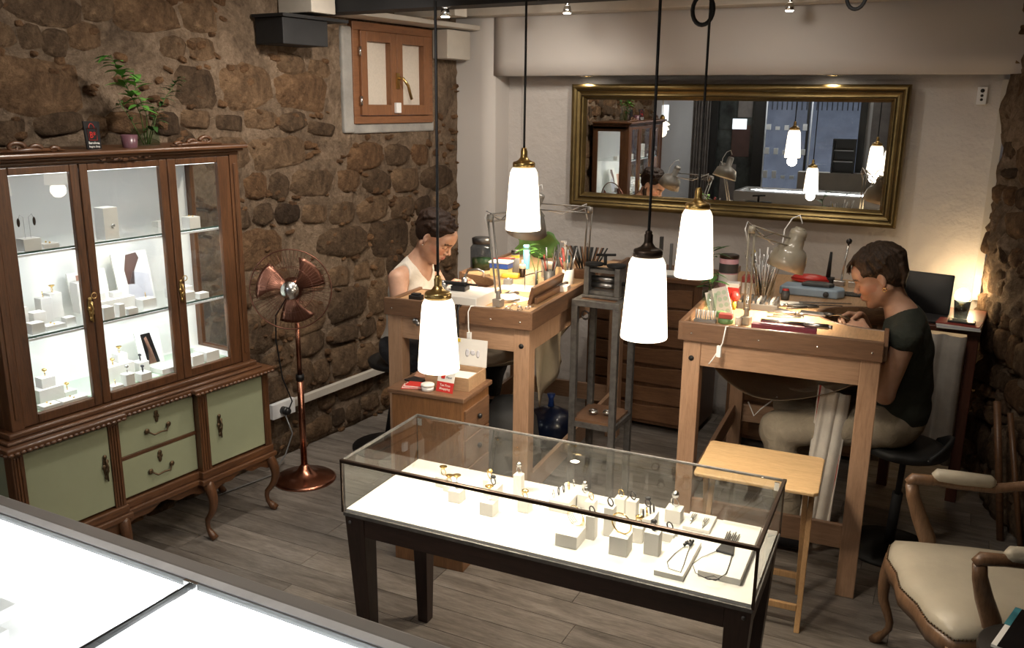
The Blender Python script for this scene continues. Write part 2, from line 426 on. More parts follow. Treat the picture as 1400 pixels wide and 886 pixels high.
# ------------------------------------------------------------------ rough walls
def rough_grid(mb, F, u0, u1, v0, v1, step=0.07, amp=0.022, seed=0, th=0.12, fine=0.0):
    nu = max(1, int((u1-u0)/step)); nv = max(1, int((v1-v0)/step))
    def fn(a, b):
        u = u0+(u1-u0)*a; v = v0+(v1-v0)*b
        d = (mnoise.noise(Vector((u*2.3, v*2.3, seed)))*0.7 + mnoise.noise(Vector((u*9, v*9, seed+5)))*0.45)*amp + (fine*(mnoise.noise(Vector((u*22, v*30, seed)))+0.6*mnoise.noise(Vector((u*48, v*48, seed)))) if fine else 0)
        return F @ Vector((u, v, d))
    mb.sheet(fn, nu, nv, th)
def stone_mesh(a, b, h, rn, n=10):
    vs = []; fs = []
    ph = rn.uniform(0, 6); sq = rn.uniform(0.42, 0.75)
    rad = []
    for k in range(n):
        t = 2*PI*(k+0.5)/n
        c, s_ = math.cos(t), math.sin(t)
        x = a*math.copysign(abs(c)**sq, c); y = b*math.copysign(abs(s_)**sq, s_)
        j = 1 + rn.uniform(-0.16, 0.10)
        rad.append((x*j, y*j))
    tilt = (rn.uniform(-0.25, 0.25)*h/a, rn.uniform(-0.25, 0.25)*h/b)
    for sc_, z in ((1.06, -0.012), (0.90, h*0.60), (0.64, h)):
        for (x, y) in rad:
            jx = 1+rn.uniform(-0.03, 0.03)
            vs.append((x*sc_*jx, y*sc_*jx, z+(x*tilt[0]+y*tilt[1] if z > 0 else 0)+(rn.uniform(-0.15, 0.15)*h if z > 0 else 0)))
    vs.append((0, 0, h*rn.uniform(0.95, 1.25)))
    for r in range(2):
        for k in range(n):
            k2 = (k+1) % n; fs.append((r*n+k, r*n+k2, (r+1)*n+k2, (r+1)*n+k))
    for k in range(n): fs.append((2*n+k, 2*n+(k+1) % n, 3*n))
    return vs, fs
def lay_stones(wall, F, u0, u1, v0, v1, rn, skip, single, hmean=0.16, proud=(0.005, 0.024), wr=(0.8, 2.2), chinks=900):
    stuff = MB(); cnt = 0; v = v0
    while v < v1-0.05:
        h = min(rn.uniform(hmean*0.6, hmean*1.5), v1-v)
        u = u0 + rn.uniform(-0.1, 0.05)
        while u < u1:
            w = h*rn.uniform(*wr) if h > 0.1 else h*rn.uniform(1.2, 3.4)
            w = min(w, 0.42)
            gap = rn.uniform(-0.004, 0.022)
            cu, cv = u+w/2, v+h/2+rn.uniform(-0.022, 0.022)+0.035*math.sin(u*2.1+v*1.3)
            a, b = (w-gap)/2, (h-gap)/2*rn.uniform(0.82, 1.08)
            if cu-a > u0-0.01 and cu+a < u1+0.01 and not skip(cu, cv, a, b) and rn.random() > 0.05:
                vs, fs = stone_mesh(a, b, rn.uniform(*proud), rn)
                M_ = F @ Matrix.Translation((cu, cv, 0.007)) @ Matrix.Rotation(rn.uniform(-0.13, 0.13), 4, 'Z')
                if single(cu, cv) and cnt < 298:
                    m = MB(); m.add(vs, fs, True)
                    o = link('stone', m.mesh('stone'), 'stone', wall); o.matrix_local = M_; cnt += 1
                else:
                    stuff.add(vs, fs, True, M_)
            u += w
        v += h
    for k in range(chinks):
        cu, cv = rn.uniform(u0, u1), rn.uniform(v0, v1); a = rn.uniform(0.012, 0.035); b = a*rn.uniform(0.35, 0.8)
        if skip(cu, cv, a, b): continue
        vs, fs = stone_mesh(a, b, rn.uniform(0.008, 0.022), rn, 7)
        stuff.add(vs, fs, True, F @ Matrix.Translation((cu, cv, 0.004)) @ Matrix.Rotation(rn.uniform(-0.5, 0.5), 4, 'Z'))
    if stuff.v:
        o = P('stone_rubble', stuff, 'stone', wall); o['kind'] = 'stuff'
    return cnt

WY0, WY1, WZ0, WZ1 = 3.905, 4.645, 1.80, 2.36
FL = frame((-3.5, 0, 0), (0, 1, 0), (0, 0, 1))
mb = MB()
LG = dict(step=0.032, amp=0.013, seed=1, fine=0.010)
rough_grid(mb, FL, 0.55, WY0, 0, 2.6, **LG); rough_grid(mb, FL, WY1, 4.99, 0, 2.6, **LG)
rough_grid(mb, FL, WY0, WY1, 0, WZ0, **LG); rough_grid(mb, FL, WY0, WY1, WZ1, 2.6, **LG)
wall_left = ST('wall_left', mb, 'mortar')
rn = random.Random(21)
def skL(u, v, a, b):
    if u+a > WY0-0.10 and u-a < WY1+0.04 and v+b > WZ0-0.06: return True
    if v+b > 2.57: return True
    if u+a > 3.2 and u-a < 5.0 and v+b > 2.17 and (u < 3.75 or u > 4.6): return True
    return False
lay_stones(wall_left, FL, 0.58, 4.97, 0.0, 2.58, rn, skL, lambda u, v: u > 1.78 and not (u < 2.45 and v < 1.6), hmean=0.165)
P('cement_patch', MB().bx(-3.51, -3.478, WY0-0.075, WY0+0.02, WZ0-0.05, WZ1-0.03).bx(-3.51, -3.484, WY0, WY1+0.03, WZ0-0.055, WZ0+0.01), 'grey_cement', wall_left, 0.01, 'grey cement render round the little window')
ST('wall_left_plaster', MB().bx(-3.62, -3.49, -1.4, 0.56, 0, 2.6), 'plaster_smooth')

FR_ = frame((-0.30, 5.25, 0), (0.371, -0.928, 0), (0, 0, 1))
# local z of FR_ points into the wall or the room: make it face the room
FR = frame((-0.30, 5.25, 0), (0.371, -0.928, 0), (0, 0, 1))
flip = 1 if (FR.to_3x3() @ Vector((0, 0, 1))).x < 0 else -1
if flip < 0:
    L0 = 6.9
    FR = frame((-0.30+0.371*L0, 5.25-0.928*L0, 0), (-0.371, 0.928, 0), (0, 0, 1))
    ulo, uhi = 0.0, L0
    near = lambda u: u > L0-3.2
else:
    ulo, uhi = 0.0, 6.9; near = lambda u: u < 3.2
mb = MB(); rough_grid(mb, FR, ulo, uhi, 0, 2.6, 0.04, 0.075, 9, 0.12, 0.03)
wall_right = ST('wall_right', mb, 'mortar')
lay_stones(wall_right, FR, ulo+0.03, uhi-0.02, 0.0, 2.56, random.Random(5), lambda u, v, a, b: v+b > 2.55, lambda u, v: near(u), hmean=0.13, proud=(0.008, 0.035), wr=(0.7, 1.6))

# ------------------------------------------------------------------ back wall with its recess
BO = Vector((-3.52, 4.95, 0)); BRZ = 0.06
def place(o, loc=BO, rz=BRZ): o.location = loc; o.rotation_euler = (0, 0, rz); return o
mb = MB()
def pl(u0, u1, v0, v1, y, seed, amp=0.006, step=0.09, th=0.2):
    F = frame((0, y, 0), (1, 0, 0), (0, 0, 1))       # local z points to -y (into the room)
    rough_grid(mb, F, u0, u1, v0, v1, step, amp, seed, th)
pl(-0.10, 0.30, 0, 2.6, 0, 3); pl(0.30, 3.45, 2.095, 2.6, 0.0, 4, 0.003)
wall_back = place(ST('wall_back', mb, 'plaster_smooth'))
mb = MB(); pl(0.2, 3.5, 0, 2.12, 0.20, 6, 0.012, 0.08, 0.15)
P('recess_wall', mb, 'plaster', wall_back)
P('recess_cheek', MB().bx(0.2, 0.305, 0.02, 0.25, 0, 2.1), 'plaster_smooth', wall_back)
# narrow white trim on the right of the recess, two recessed downlights in the soffit, a pipe line at left
place(ST('trim_1', MB().bx(3.20, 3.235, 0.145, 0.20, 0.92, 2.07), 'white_paint_wood'))
place(ST('trim_2', MB().bx(0.415, 0.425, 0.185, 0.20, 1.1, 2.09), 'plaster_smooth'))
for i, (x, lab) in enumerate(((0.92, 'recessed downlight in the soffit above the left end of the gilt mirror'), (2.38, 'recessed downlight in the soffit above the right end of the gilt mirror'))):
    c = BO + Matrix.Rotation(BRZ, 3, 'Z') @ Vector((x, 0.075, 2.095))
    t = T('recessed_downlight', lab, 'light', c, BRZ, 'recessed downlights over the mirror')
    P('trim_ring', MB().ring((0, 0, -0.002), 0.035, 0.005), 'silver', t)
    P('lens', MB().lathe([(0.03, -0.004), (0.03, 0.002)], seg=16), 'spot_glow', t)
    light('SPOT', 'downlight', c+Vector((0, -0.0, -0.012)), 4.0, (1, 0.78, 0.5), 0.02, c+Vector((0, 0.05, -1)), spot=110, blend=0.8)
t = T('wall_detector', 'small white wall detector with black eyes at top right of the back wall', 'detector', BO + Matrix.Rotation(BRZ, 3, 'Z') @ Vector((3.115, 0.195, 1.99)), BRZ)
P('housing', MB().bx(-0.024, 0.024, -0.03, 0, -0.045, 0.045), 'white_gloss', t, 0.004)
for z in (0.025, 0.0, -0.02): P('eye', MB().cyl((0, -0.033, z), (0, -0.028, z), 0.010 if z > 0 else 0.007), 'black_plastic', t)

# ------------------------------------------------------------------ ceiling and its beams
ceiling = ST('ceiling', MB().bx(-3.62, 2.3, -1.4, 5.4, 2.58, 2.68), 'white_paint_wood')
rb = P('joist', MB().bx(0.0, 3.3, -0.14, -0.005, 2.45, 2.58), 'white_paint_wood', ceiling, 0.006); rb.location = BO; rb.rotation_euler = (0, 0, 0.045)
for y in (2.75, 1.9, 1.0, 0.1, -0.8): P('joist', MB().bx(-3.5, 1.9-0.4*y*0.5, y, y+0.13, 2.46, 2.58), 'white_paint_wood', ceiling, 0.006)
S('steel_beam', MB().bx(-3.48, 0.3, 3.56, 3.70, 2.365, 2.38).bx(-3.48, 0.3, 3.62, 3.64, 2.38, 2.55).bx(-3.48, 0.3, 3.56, 3.70, 2.55, 2.565).bx(-3.48, 0.3, 3.56, 3.575, 2.38, 2.55), 'black_steel', 'long black steel beam crossing under the white ceiling', 'beam')
t = T('beam_bearing', 'black box bearing on the stone wall left of the little window', 'bearing', (-3.49, 3.22, 2.195))
P('box', MB().bx(0.0, 0.19, 0, 0.31, 0.0, 0.125), 'black_steel', t, 0.004)
P('top_plate', MB().bx(0.0, 0.215, -0.02, 0.44, 0.125, 0.14), 'black_steel', t)
ST('trim_3', MB().bx(-3.49, -3.26, 3.38, 3.55, 2.352, 2.575), 'white_paint_wood', None, 0.004)
ST('trim_4', MB().bx(-3.49, -3.30, 3.76, 4.93, 2.372, 2.400), 'white_paint_wood', None, 0.004)
ST('trim_5', MB().bx(-3.49, -3.37, 4.67, 4.92, 2.19, 2.365), 'white_paint_wood', None, 0.006)
ST('trim_6', MB().bx(-3.49, -3.05, 4.30, 4.42, 2.402, 2.575), 'white_paint_wood', None, 0.004)
# small halogen spots
def halo(loc, lab, tgt, pw=3):
    t = T('halogen_spot', lab, 'light', loc, 0, 'small ceiling spots')
    P('stem', MB().cyl((0, 0, 0.0), (0, 0, 0.05), 0.012), 'silver', t)
    P('housing', MB().lathe([(0.016, 0.015), (0.022, 0.0), (0.026, -0.022), (0.022, -0.022), (0.02, -0.016)], seg=16, close=False), 'silver', t)
    P('lens', MB().lathe([(0.022, -0.020), (0.018, -0.026)], seg=14), 'spot_glow', t)
    light('SPOT', 'halogen_light', Vector(loc)+Vector((0, 0, -0.035)), pw, NEUT, 0.02, tgt, spot=80, blend=0.7)
halo((-1.29, 4.72, 2.415), 'small ceiling spot on the back joist left of the empty hook', (-1.3, 4.6, 0), 5)
halo((-2.44, 4.50, 2.43), 'small ceiling spot behind the cord of the rearmost left pendant', (-2.5, 4.2, 0), 5)
halo((-2.61, 3.60, 2.345), 'small lit spot under the black steel beam above the window', (-2.9, 3.4, 0), 6)
# two black iron rings hung from the ceiling
for loc, lab in (((-1.035, 2.80, 2.19), 'black iron ring that the cord of the rear right pendant passes through'), ((-0.755, 3.66, 2.30), 'empty black iron ring under the ceiling at top right')):
    t = T('iron_ring', lab, 'hook', loc, 0, 'black iron rings')
    P('ring', MB().tube([(0.034*math.cos(a)*(1 if a > PI else 1), 0, 0.03+0.045*math.sin(a)) for a in [2*PI*k/20 for k in range(20)]], 0.007, 8, True), 'black_steel', t)
    P('strap', MB().bx(-0.045, 0.045, -0.012, 0.012, 0.07, 0.085).bx(-0.008, 0.008, -0.008, 0.008, 0.08, 2.58-loc[2]-0.0), 'black_steel', t)

# ------------------------------------------------------------------ the little window in the stone wall
wn = bpy.data.objects.new('window_1', None); COL.objects.link(wn); wn['kind'] = 'structure'; wn.location = (-3.5, WY0, WZ0)
LW, HW = WY1-WY0, WZ1-WZ0
fr = MB().bx(-0.05, 0.030, 0, LW, HW-0.045, HW).bx(-0.05, 0.030, 0, LW, 0, 0.045).bx(-0.05, 0.030, 0, 0.05, 0.045, HW-0.045).bx(-0.05, 0.030, LW-0.05, LW, 0.045, HW-0.045)
P('window_frame', fr, 'pine_h', wn, 0.003)
for k, (a, b) in enumerate(((0.052, LW/2-0.001), (LW/2+0.001, LW-0.052))):
    z0, z1 = 0.047, HW-0.047; w = 0.055
    m = MB().bx(-0.03, 0.045, a, a+w, z0, z1).bx(-0.03, 0.045, b-w, b, z0, z1).bx(-0.03, 0.045, a+w, b-w, z0, z0+w*1.1).bx(-0.03, 0.045, a+w, b-w, z1-w, z1)
    s = P('sash', m, 'pine', wn, 0.003)
    P('pane', MB().bx(-0.005, 0.005, a+w, b-w, z0+w*1.1, z1-w), 'frosted', s)
P('handle', MB().bx(0.045, 0.055, LW/2-0.015, LW/2+0.012, 0.20, 0.29).tube([(0.05, LW/2, 0.26), (0.085, LW/2+0.005, 0.26), (0.09, LW/2+0.045, 0.22), (0.092, LW/2+0.075, 0.14)], 0.009, 8), 'brass', wn)
P('catch', MB().bx(0.045, 0.065, LW/2-0.035, LW/2+0.01, 0.06, 0.12), 'white_gloss', wn, 0.003)
for z in (0.13, 0.40): P('hinge', MB().cyl((0.045, 0.045, z-0.025), (0.045, 0.045, z+0.025), 0.008), 'silver', wn)
# cable trunking along the stone wall and its socket
ST('trim_7', MB().bx(-3.47, -3.44, 3.30, 4.90, 0.285, 0.325), 'white_paint_wood')
t = T('wall_socket', 'white double socket low on the stone wall behind the copper fan', 'socket', (-3.455, 3.22, 0.30))
P('plate', MB().bx(0, 0.03, -0.09, 0.075, -0.04, 0.045), 'white_gloss', t, 0.004)
P('plug', MB().cyl((0.03, -0.02, 0.0), (0.065, -0.02, 0.0), 0.022).ell((0.07, -0.02, 0), (0.014, 0.02, 0.02)), 'black_plastic', t)
S('fan_cable', MB().tube([(-3.385, 3.20, 0.30), (-3.36, 3.21, 0.36), (-3.37, 3.16, 0.5), (-3.36, 3.12, 0.72), (-3.33, 3.10, 0.86), (-3.24, 3.09, 0.96)], 0.004, 6), 'black_plastic', 'thin black cable rising from the wall socket to the fan head', 'cable')
S('floor_cable', MB().tube([(-3.40, 3.19, 0.29), (-3.36, 3.2, 0.18), (-3.39, 3.17, 0.06), (-3.34, 3.02, 0.008), (-3.38, 2.7, 0.008)], 0.004, 6), 'grey_plastic', 'grey cable dropping from the wall socket to the floor behind the cabinet', 'cable')

# ------------------------------------------------------------------ shop front behind the camera (seen in the mirror)
mb = MB().bx(-3.62, 2.4, -1.42, -1.30, 2.12, 2.6).bx(-1.40, 2.4, -1.42, -1.30, 0, 2.12).bx(-2.60, -1.40, -1.42, -1.30, 0, 0.50)
ST('wall_front', mb, 'plaster_smooth')
ST('wall_front_dark', MB().bx(-1.30, 2.2, -1.30, -1.27, 0.0, 2.12), 'curtain_grey')
w2 = ST('window_2', MB().bx(-2.62, -2.56, -1.40, -1.28, 0.5, 2.12).bx(-1.44, -1.36, -1.40, -1.28, 0.5, 2.12).bx(-2.06, -2.03, -1.38, -1.31, 0.5, 2.12).bx(-2.6, -1.4, -1.40, -1.28, 0.47, 0.53), 'door_dark')
P('pane', MB().bx(-2.56, -2.06, -1.36, -1.35, 0.53, 2.12), 'glass', w2); P('pane', MB().bx(-2.03, -1.44, -1.36, -1.35, 0.53, 2.12), 'glass', w2)
d1 = ST('door_1', MB().bx(-3.27, -3.17, -1.40, -1.28, 0, 2.12).bx(-2.70, -2.62, -1.40, -1.28, 0, 2.12).bx(-3.17, -2.70, -1.38, -1.30, 0, 0.3), 'door_dark')
P('poster_panel', MB().bx(-3.17, -2.70, -1.35, -1.34, 0.3, 2.12), 'poster_dark', d1)
cu = MB(); cu.sheet(lambda a, b: (-3.50+0.24*a, -1.27+0.015*math.sin(a*40), 0.02+2.1*b), 30, 4, 0.004)
S('grey_curtain', cu, 'curtain_grey', 'long grey curtain beside the shop door, seen in the mirror', 'curtain')
S('street_facade', MB().bx(-9, 5, -7.2, -7.0, -0.3, 6).bx(-9, 5, -7.0, -6.3, 2.28, 2.38), 'facade', 'dusky blue grey facade across the street, seen in the mirror', 'building')
rl = T('street_railing', 'dark balcony railing across the street, seen in the mirror', 'railing', (-5.5, -6.4, 2.4))
P('rail', MB().bx(-3, 8, -0.02, 0.02, 0.75, 0.80), 'black_steel', rl)
bar = MB().bx(-0.012, 0.012, -0.012, 0.012, 0, 0.76).mesh('bar'); bar.materials.append(MT['black_steel'])
for k in range(64):
    o = link('bar', bar, None, rl); o.location = (-2.9+k*0.17, 0, 0)
S('white_partition', MB().bx(-2.05, -1.05, -0.95, -0.80, 0.0, 1.08), 'white_paint_wood', 'low white partition in front of the shop window, seen in the mirror', 'partition')
t = T('window_vitrine', 'small black framed lit vitrine on the low white partition, seen in the mirror', 'display case', (-1.55, -0.875, 1.08))
P('frame', MB().bx(-0.13, 0.13, -0.06, -0.05, 0, 0.4).bx(-0.13, -0.11, -0.05, 0.06, 0, 0.4).bx(0.11, 0.13, -0.05, 0.06, 0, 0.4).bx(-0.11, 0.11, -0.05, 0.06, 0.38, 0.4), 'black_plastic', t)
P('shelf', MB().bx(-0.11, 0.11, -0.05, 0.05, 0.13, 0.14), 'white_gloss', t); P('shelf', MB().bx(-0.11, 0.11, -0.05, 0.05, 0.26, 0.27), 'white_gloss', t)
t = T('tiered_lamp', 'small tiered white glass pendant beside the stone wall, seen in the mirror', 'pendant lamp', (-3.27, 1.0, 1.55))
P('shade', MB().lathe([(0.02, 0.16), (0.06, 0.14), (0.085, 0.115), (0.07, 0.11), (0.05, 0.10), (0.07, 0.08), (0.075, 0.06), (0.05, 0.055), (0.055, 0.03), (0.04, 0.0), (0.005, -0.02)]), emit('tier_glow', (1, 0.88, 0.7), 2.5), t)
P('fitting', MB().lathe([(0.01, 0.22), (0.025, 0.20), (0.03, 0.16)]).tube([(0, 0, 0.2), (0, 0, 1.02)], 0.004, 6), 'brass', t)
S('lit_wall_panel', MB().bx(-3.49, -3.475, 0.0, 0.24, 1.68, 1.86), 'sign_white', 'small lit white panel on the plaster wall, seen in the mirror', 'panel')

t = T('window_shelves', 'glass shelves with white stands inside the shop window, seen in the mirror', 'shelves', (-2.55, -1.20, 0))
for z in (0.95, 1.25, 1.55): P('shelf', MB().bx(0, 0.55, -0.08, 0.08, z, z+0.008), 'glass', t)
for x in (0.0, 0.55): P('upright', MB().bx(x-0.008, x+0.008, -0.08, -0.064, 0, 2.1), 'aluminium', t)
rq = random.Random(2)
for z in (0.95, 1.25, 1.55):
    for k in range(5): S('display_block', MB().bx(-.025, .025, -.02, .02, 0, rq.uniform(.03, .09)), 'white_display', ('first', 'second', 'third', 'fourth', 'last')[k]+' white stand on the '+{0.95: 'low', 1.25: 'middle', 1.55: 'high'}[z]+' shop window shelf, seen in the mirror', 'display stand', (-2.50+0.11*k, -1.20, z+0.0085), 0, 'white stands in the shop window')
gr = MB()
grl = T('window_grille', 'dark roller grille bars across the top of the shop window, seen in the mirror', 'grille', (-2.56, -1.33, 1.80))
for k in range(19): P('bar', MB().bx(0.06*k, 0.06*k+0.012, 0, 0.012, 0, 0.32), 'black_steel', grl)
for (a, b, c, d, mt_) in ((-3.15, -2.95, 1.55, 2.05, 'poster_dark'), (-2.98, -2.75, 1.2, 1.6, 'skin_print_dark'), (-3.1, -2.9, 0.6, 1.1, 'curtain_grey'), (-2.92, -2.74, 1.7, 2.0, 'curtain_grey')):
    P('poster', MB().bx(a, b, -1.335, -1.33, c, d), mt_, d1)
P('white_notice', MB().bx(-2.98, -2.80, -1.328, -1.322, 1.55, 1.68), 'sign_white', d1)
light('AREA', 'shop_front_fill', (-2.2, -1.0, 2.4), 14, COOL, 0.8, (-2.2, -1.2, 0.8))  # added fill lamp without a fixture, brightens the shop front for the mirror
# ------------------------------------------------------------------ gilt mirror
MO = Vector((-2.712, 5.132, 0)); MRZ = 0.06
x1, z0, z1 = 1.965, 1.280, 2.045
t = T('gilt_mirror', 'wide rectangular mirror in a broad gilt frame on the white back wall', 'mirror', MO + Vector((0, 0, z0)), MRZ)
t.rotation_euler = (0.0052, 0, MRZ)
H = z1-z0
prof = [(0.0, 0.045, 'gilt'), (0.018, 0.055, 'gilt_dark'), (0.045, 0.034, 'gilt'), (0.075, 0.040, 'gilt_dark'), (0.088, 0.020, 'gilt')]
# mitred profile: inset s, height out of the wall d
pr = [(0.0, 0.0), (0.0, 0.045), (0.008, 0.055), (0.020, 0.058), (0.030, 0.050), (0.052, 0.032), (0.066, 0.040), (0.074, 0.040), (0.080, 0.030), (0.094, 0.014), (0.094, 0.0)]
def side(a, b, n):
    # a,b outer corners (x,z), n inward normals at both ends (mitre)
    vs = []; fs = []
    for (p, q) in ((a, n[0]), (b, n[1])):
        for (s_, d) in pr: vs.append((p[0]+q[0]*s_, -d, p[1]+q[1]*s_))
    m = len(pr)
    for i in range(m-1): fs.append((i, i+1, m+i+1, m+i))
    return vs, fs
cs = [(0, 0), (x1, 0), (x1, H), (0, H)]; nn = [(1, 1), (-1, 1), (-1, -1), (1, -1)]
for i in range(4):
    j = (i+1) % 4
    vs, fs = side(cs[i], cs[j], (nn[i], nn[j])); m = MB(); m.add(vs, fs, True)
    P('frame_side', m, 'gilt', t)
lines = MB()
for s_, d in ((0.038, 0.044), (0.070, 0.043)):
    lines.tube([(s_, -d, s_), (x1-s_, -d, s_), (x1-s_, -d, H-s_), (s_, -d, H-s_)], 0.004, 6, True)
P('frame_bead', lines, 'gilt_dark', t)
P('mirror_glass', MB().bx(0.085, x1-0.085, -0.012, -0.004, 0.085, H-0.085), 'mirror', t)
def W_(o): return MB(Matrix.Translation(-Vector(o)))
# ------------------------------------------------------------------ vitrine cabinet on the left
o = Vector((-3.45, 1.54, 0))
cab = T('vitrine_cabinet', 'antique oak glass cabinet with sage green doors and drawers against the stone wall', 'cabinet', o)
XF, XB, Y0, Y1 = -3.045, -3.44, 1.555, 2.765
YA, YB = 1.965, 2.385          # breakfront: drawers between the two doors, set back a little
XC = XF-0.028
m = W_(o)
m.bx(XB, XC-0.02, Y0+0.03, Y1-0.03, 0.31, 0.345)      # bottom
m.bx(XB, XB+0.012, Y0+0.02, Y1-0.02, 0.31, 0.70)      # back
m.bx(XB, XF-0.03, Y1-0.02, Y1-0.005, 0.33, 0.70)      # right side
m.bx(XB, XC, YA-0.01, YA+0.01, 0.33, 0.70).bx(XB, XC, YB-0.01, YB+0.01, 0.33, 0.70)
P('carcase', m, 'dark_oak_h', cab)
for (a, b, x) in ((Y0, Y0+0.045, XF), (YA-0.028, YA+0.018, XF), (YB-0.022, YB+0.028, XF), (Y1-0.035, Y1, XF)):
    mp = W_(o).bx(x-0.05, x, a, b, 0.30, 0.695)
    for k in range(3):
        yy = a+(b-a)*(k+1)/4; mp.bx(x, x+0.004, yy-0.004, yy+0.004, 0.34, 0.68)
    P('pilaster', mp, 'dark_oak', cab, 0.002)
P('drawer_rail', W_(o).bx(XC-0.02, XC, YA+0.018, YB-0.022, 0.508, 0.524), 'dark_oak_h', cab, 0.002)
P('side_panel', W_(o).bx(XB+0.03, XF-0.05, Y0+0.008, Y0+0.02, 0.34, 0.69), 'sage', cab)
def esc(mb, x, y, z, s=1.0):
    mb.ell((x, y, z+0.012*s), (0.004, 0.010*s, 0.012*s), 8, 6).ell((x, y, z-0.012*s), (0.004, 0.008*s, 0.012*s), 8, 6).ell((x, y+0.006*s, z), (0.005, 0.006*s, 0.008*s), 8, 6).ell((x, y-0.006*s, z), (0.005, 0.006*s, 0.008*s), 8, 6)
def drop_handle(mb, x, y, z, s=1.0):
    mb.ell((x+0.003, y, z), (0.004, 0.010*s, 0.045*s), 8, 8)
    for k, (dy, dz) in enumerate(((0, 0.04), (0.006, 0.02), (-0.006, 0.0), (0.006, -0.02), (0, -0.045))):
        mb.ell((x+0.006, y+dy*s, z+dz*s), (0.006, 0.009*s, 0.010*s), 8, 6)
    mb.tube([(x+0.012, y, z+0.03*s), (x+0.018, y+0.004, z), (x+0.014, y, z-0.03*s), (x+0.012, y+0.002, z-0.06*s)], 0.0035, 6)
for (a, b, hy, lab) in ((Y0+0.045, YA-0.028, YA-0.055, None), (YB+0.028, Y1-0.035, YB+0.085, None)):
    d = P('door', W_(o).bx(XF-0.03, XF-0.006, a, b, 0.345, 0.682), 'sage', cab, 0.003)
    h = W_(o); drop_handle(h, XF-0.006, hy, 0.525); P('handle', h, 'old_bronze', d)
for (a, b) in ((0.524, 0.685), (0.345, 0.508)):
    d = P('drawer', W_(o).bx(XC-0.03, XC-0.002, YA+0.02, YB-0.024, a, b), 'sage', cab, 0.003)
    yc = (YA+YB)/2; zc = a+(b-a)*0.38
    h = W_(o).tube([(XC+0.004, yc-0.05, zc+0.012), (XC+0.02, yc-0.03, zc-0.004), (XC+0.024, yc, zc+0.002), (XC+0.02, yc+0.03, zc-0.004), (XC+0.004, yc+0.05, zc+0.012)], 0.004, 6)
    for s_ in (-1, 1): h.ell((XC+0.003, yc+s_*0.052, zc+0.014), (0.006, 0.012, 0.012), 10, 6)
    P('pull', h, 'old_bronze', d)
    e_ = W_(o); esc(e_, XC, yc, b-0.035, 1.1); P('escutcheon', e_, 'old_bronze', d)
def brk(x, extra):
    # broken-front outline (x, y)
    return [(XB, Y0-extra), (x+extra, Y0-extra), (x+extra, YA+0.02+extra), (x-0.028+extra, YA+0.02+extra), (x-0.028+extra, YB-0.024-extra), (x+extra, YB-0.024-extra), (x+extra, Y1+extra), (XB, Y1+extra)]
P('base_moulding', W_(o).prism(brk(XF, 0.006), 0.300, 0.335).prism(brk(XF, 0.016), 0.275, 0.300), 'dark_oak_h', cab, 0.005)
P('top', W_(o).prism(brk(XF, 0.006), 0.692, 0.702).prism(brk(XF, 0.022), 0.702, 0.722), 'dark_oak_h', cab, 0.005)
rope = W_(o)
def ropeline(p, q):
    p = Vector(p); q = Vector(q); n = max(2, int((q-p).length/0.022))
    for k in range(n):
        c = p+(q-p)*((k+0.5)/n); rope.ell(c, (0.009, 0.0125, 0.007) if abs(q.y-p.y) > abs(q.x-p.x) else (0.0125, 0.009, 0.007), 6, 4)
ropeline((XF+0.022, Y0-0.02, 0.702), (XF+0.022, YA+0.04, 0.702)); ropeline((XF-0.006, YA+0.04, 0.702), (XF-0.006, YB-0.045, 0.702)); ropeline((XF+0.022, YB-0.045, 0.702), (XF+0.022, Y1+0.02, 0.702)); ropeline((XB, Y0-0.022, 0.702), (XF+0.02, Y0-0.022, 0.702))
P('carved_rope_edge', rope, 'dark_oak_h', cab)
# scalloped apron and cabriole legs
def scallop(y0, y1, x):
    n = 24; top = [(y0, 0.28), (y1, 0.28)]
    low = [(y1+(y0-y1)*k/n, 0.28-0.018-0.034*abs(math.cos(PI*k/n*1.0))**1.5-0.008*math.cos(PI*6*k/n)) for k in range(n+1)]
    return W_(o).prism([(p[0], p[1]) for p in top+low], 0, 0.018, Matrix(((0, 0, 1, x-0.02), (1, 0, 0, 0), (0, 1, 0, 0), (0, 0, 0, 1))))
for a, b, x in ((Y0+0.02, YA-0.02, XF), (YA, YB, XC+0.0), (YB+0.02, Y1-0.02, XF)): P('apron', scallop(a, b, x), 'dark_oak_h', cab)
for (x, y, dx, dy) in ((XF-0.015, Y0+0.03, 1, -0.6), (XF-0.012, YA, 1, -0.2), (XF-0.012, YB, 1, 0.2), (XF-0.015, Y1-0.02, 1, 0.6), (XB+0.04, Y0+0.03, -0.1, -0.7), (XB+0.04, Y1-0.03, -0.1, 0.7)):
    pts = []; rs = []
    for k in range(13):
        t_ = k/12; z = 0.285*(1-t_)
        bul = 0.030*math.sin(PI*min(1, t_*1.5))*(1 if t_ < 0.67 else 0) - 0.012*math.sin(PI*max(0, (t_-0.55)/0.45)) + (0.026*max(0, (t_-0.82)/0.18))
        pts.append((x+dx*bul, y+dy*bul, z+0.006*(k == 12))); rs.append(0.027-0.017*min(1, t_*1.25)+(0.007 if t_ > 0.9 else 0))
    P('leg', W_(o).tube(pts, rs, 10), 'dark_oak', cab)
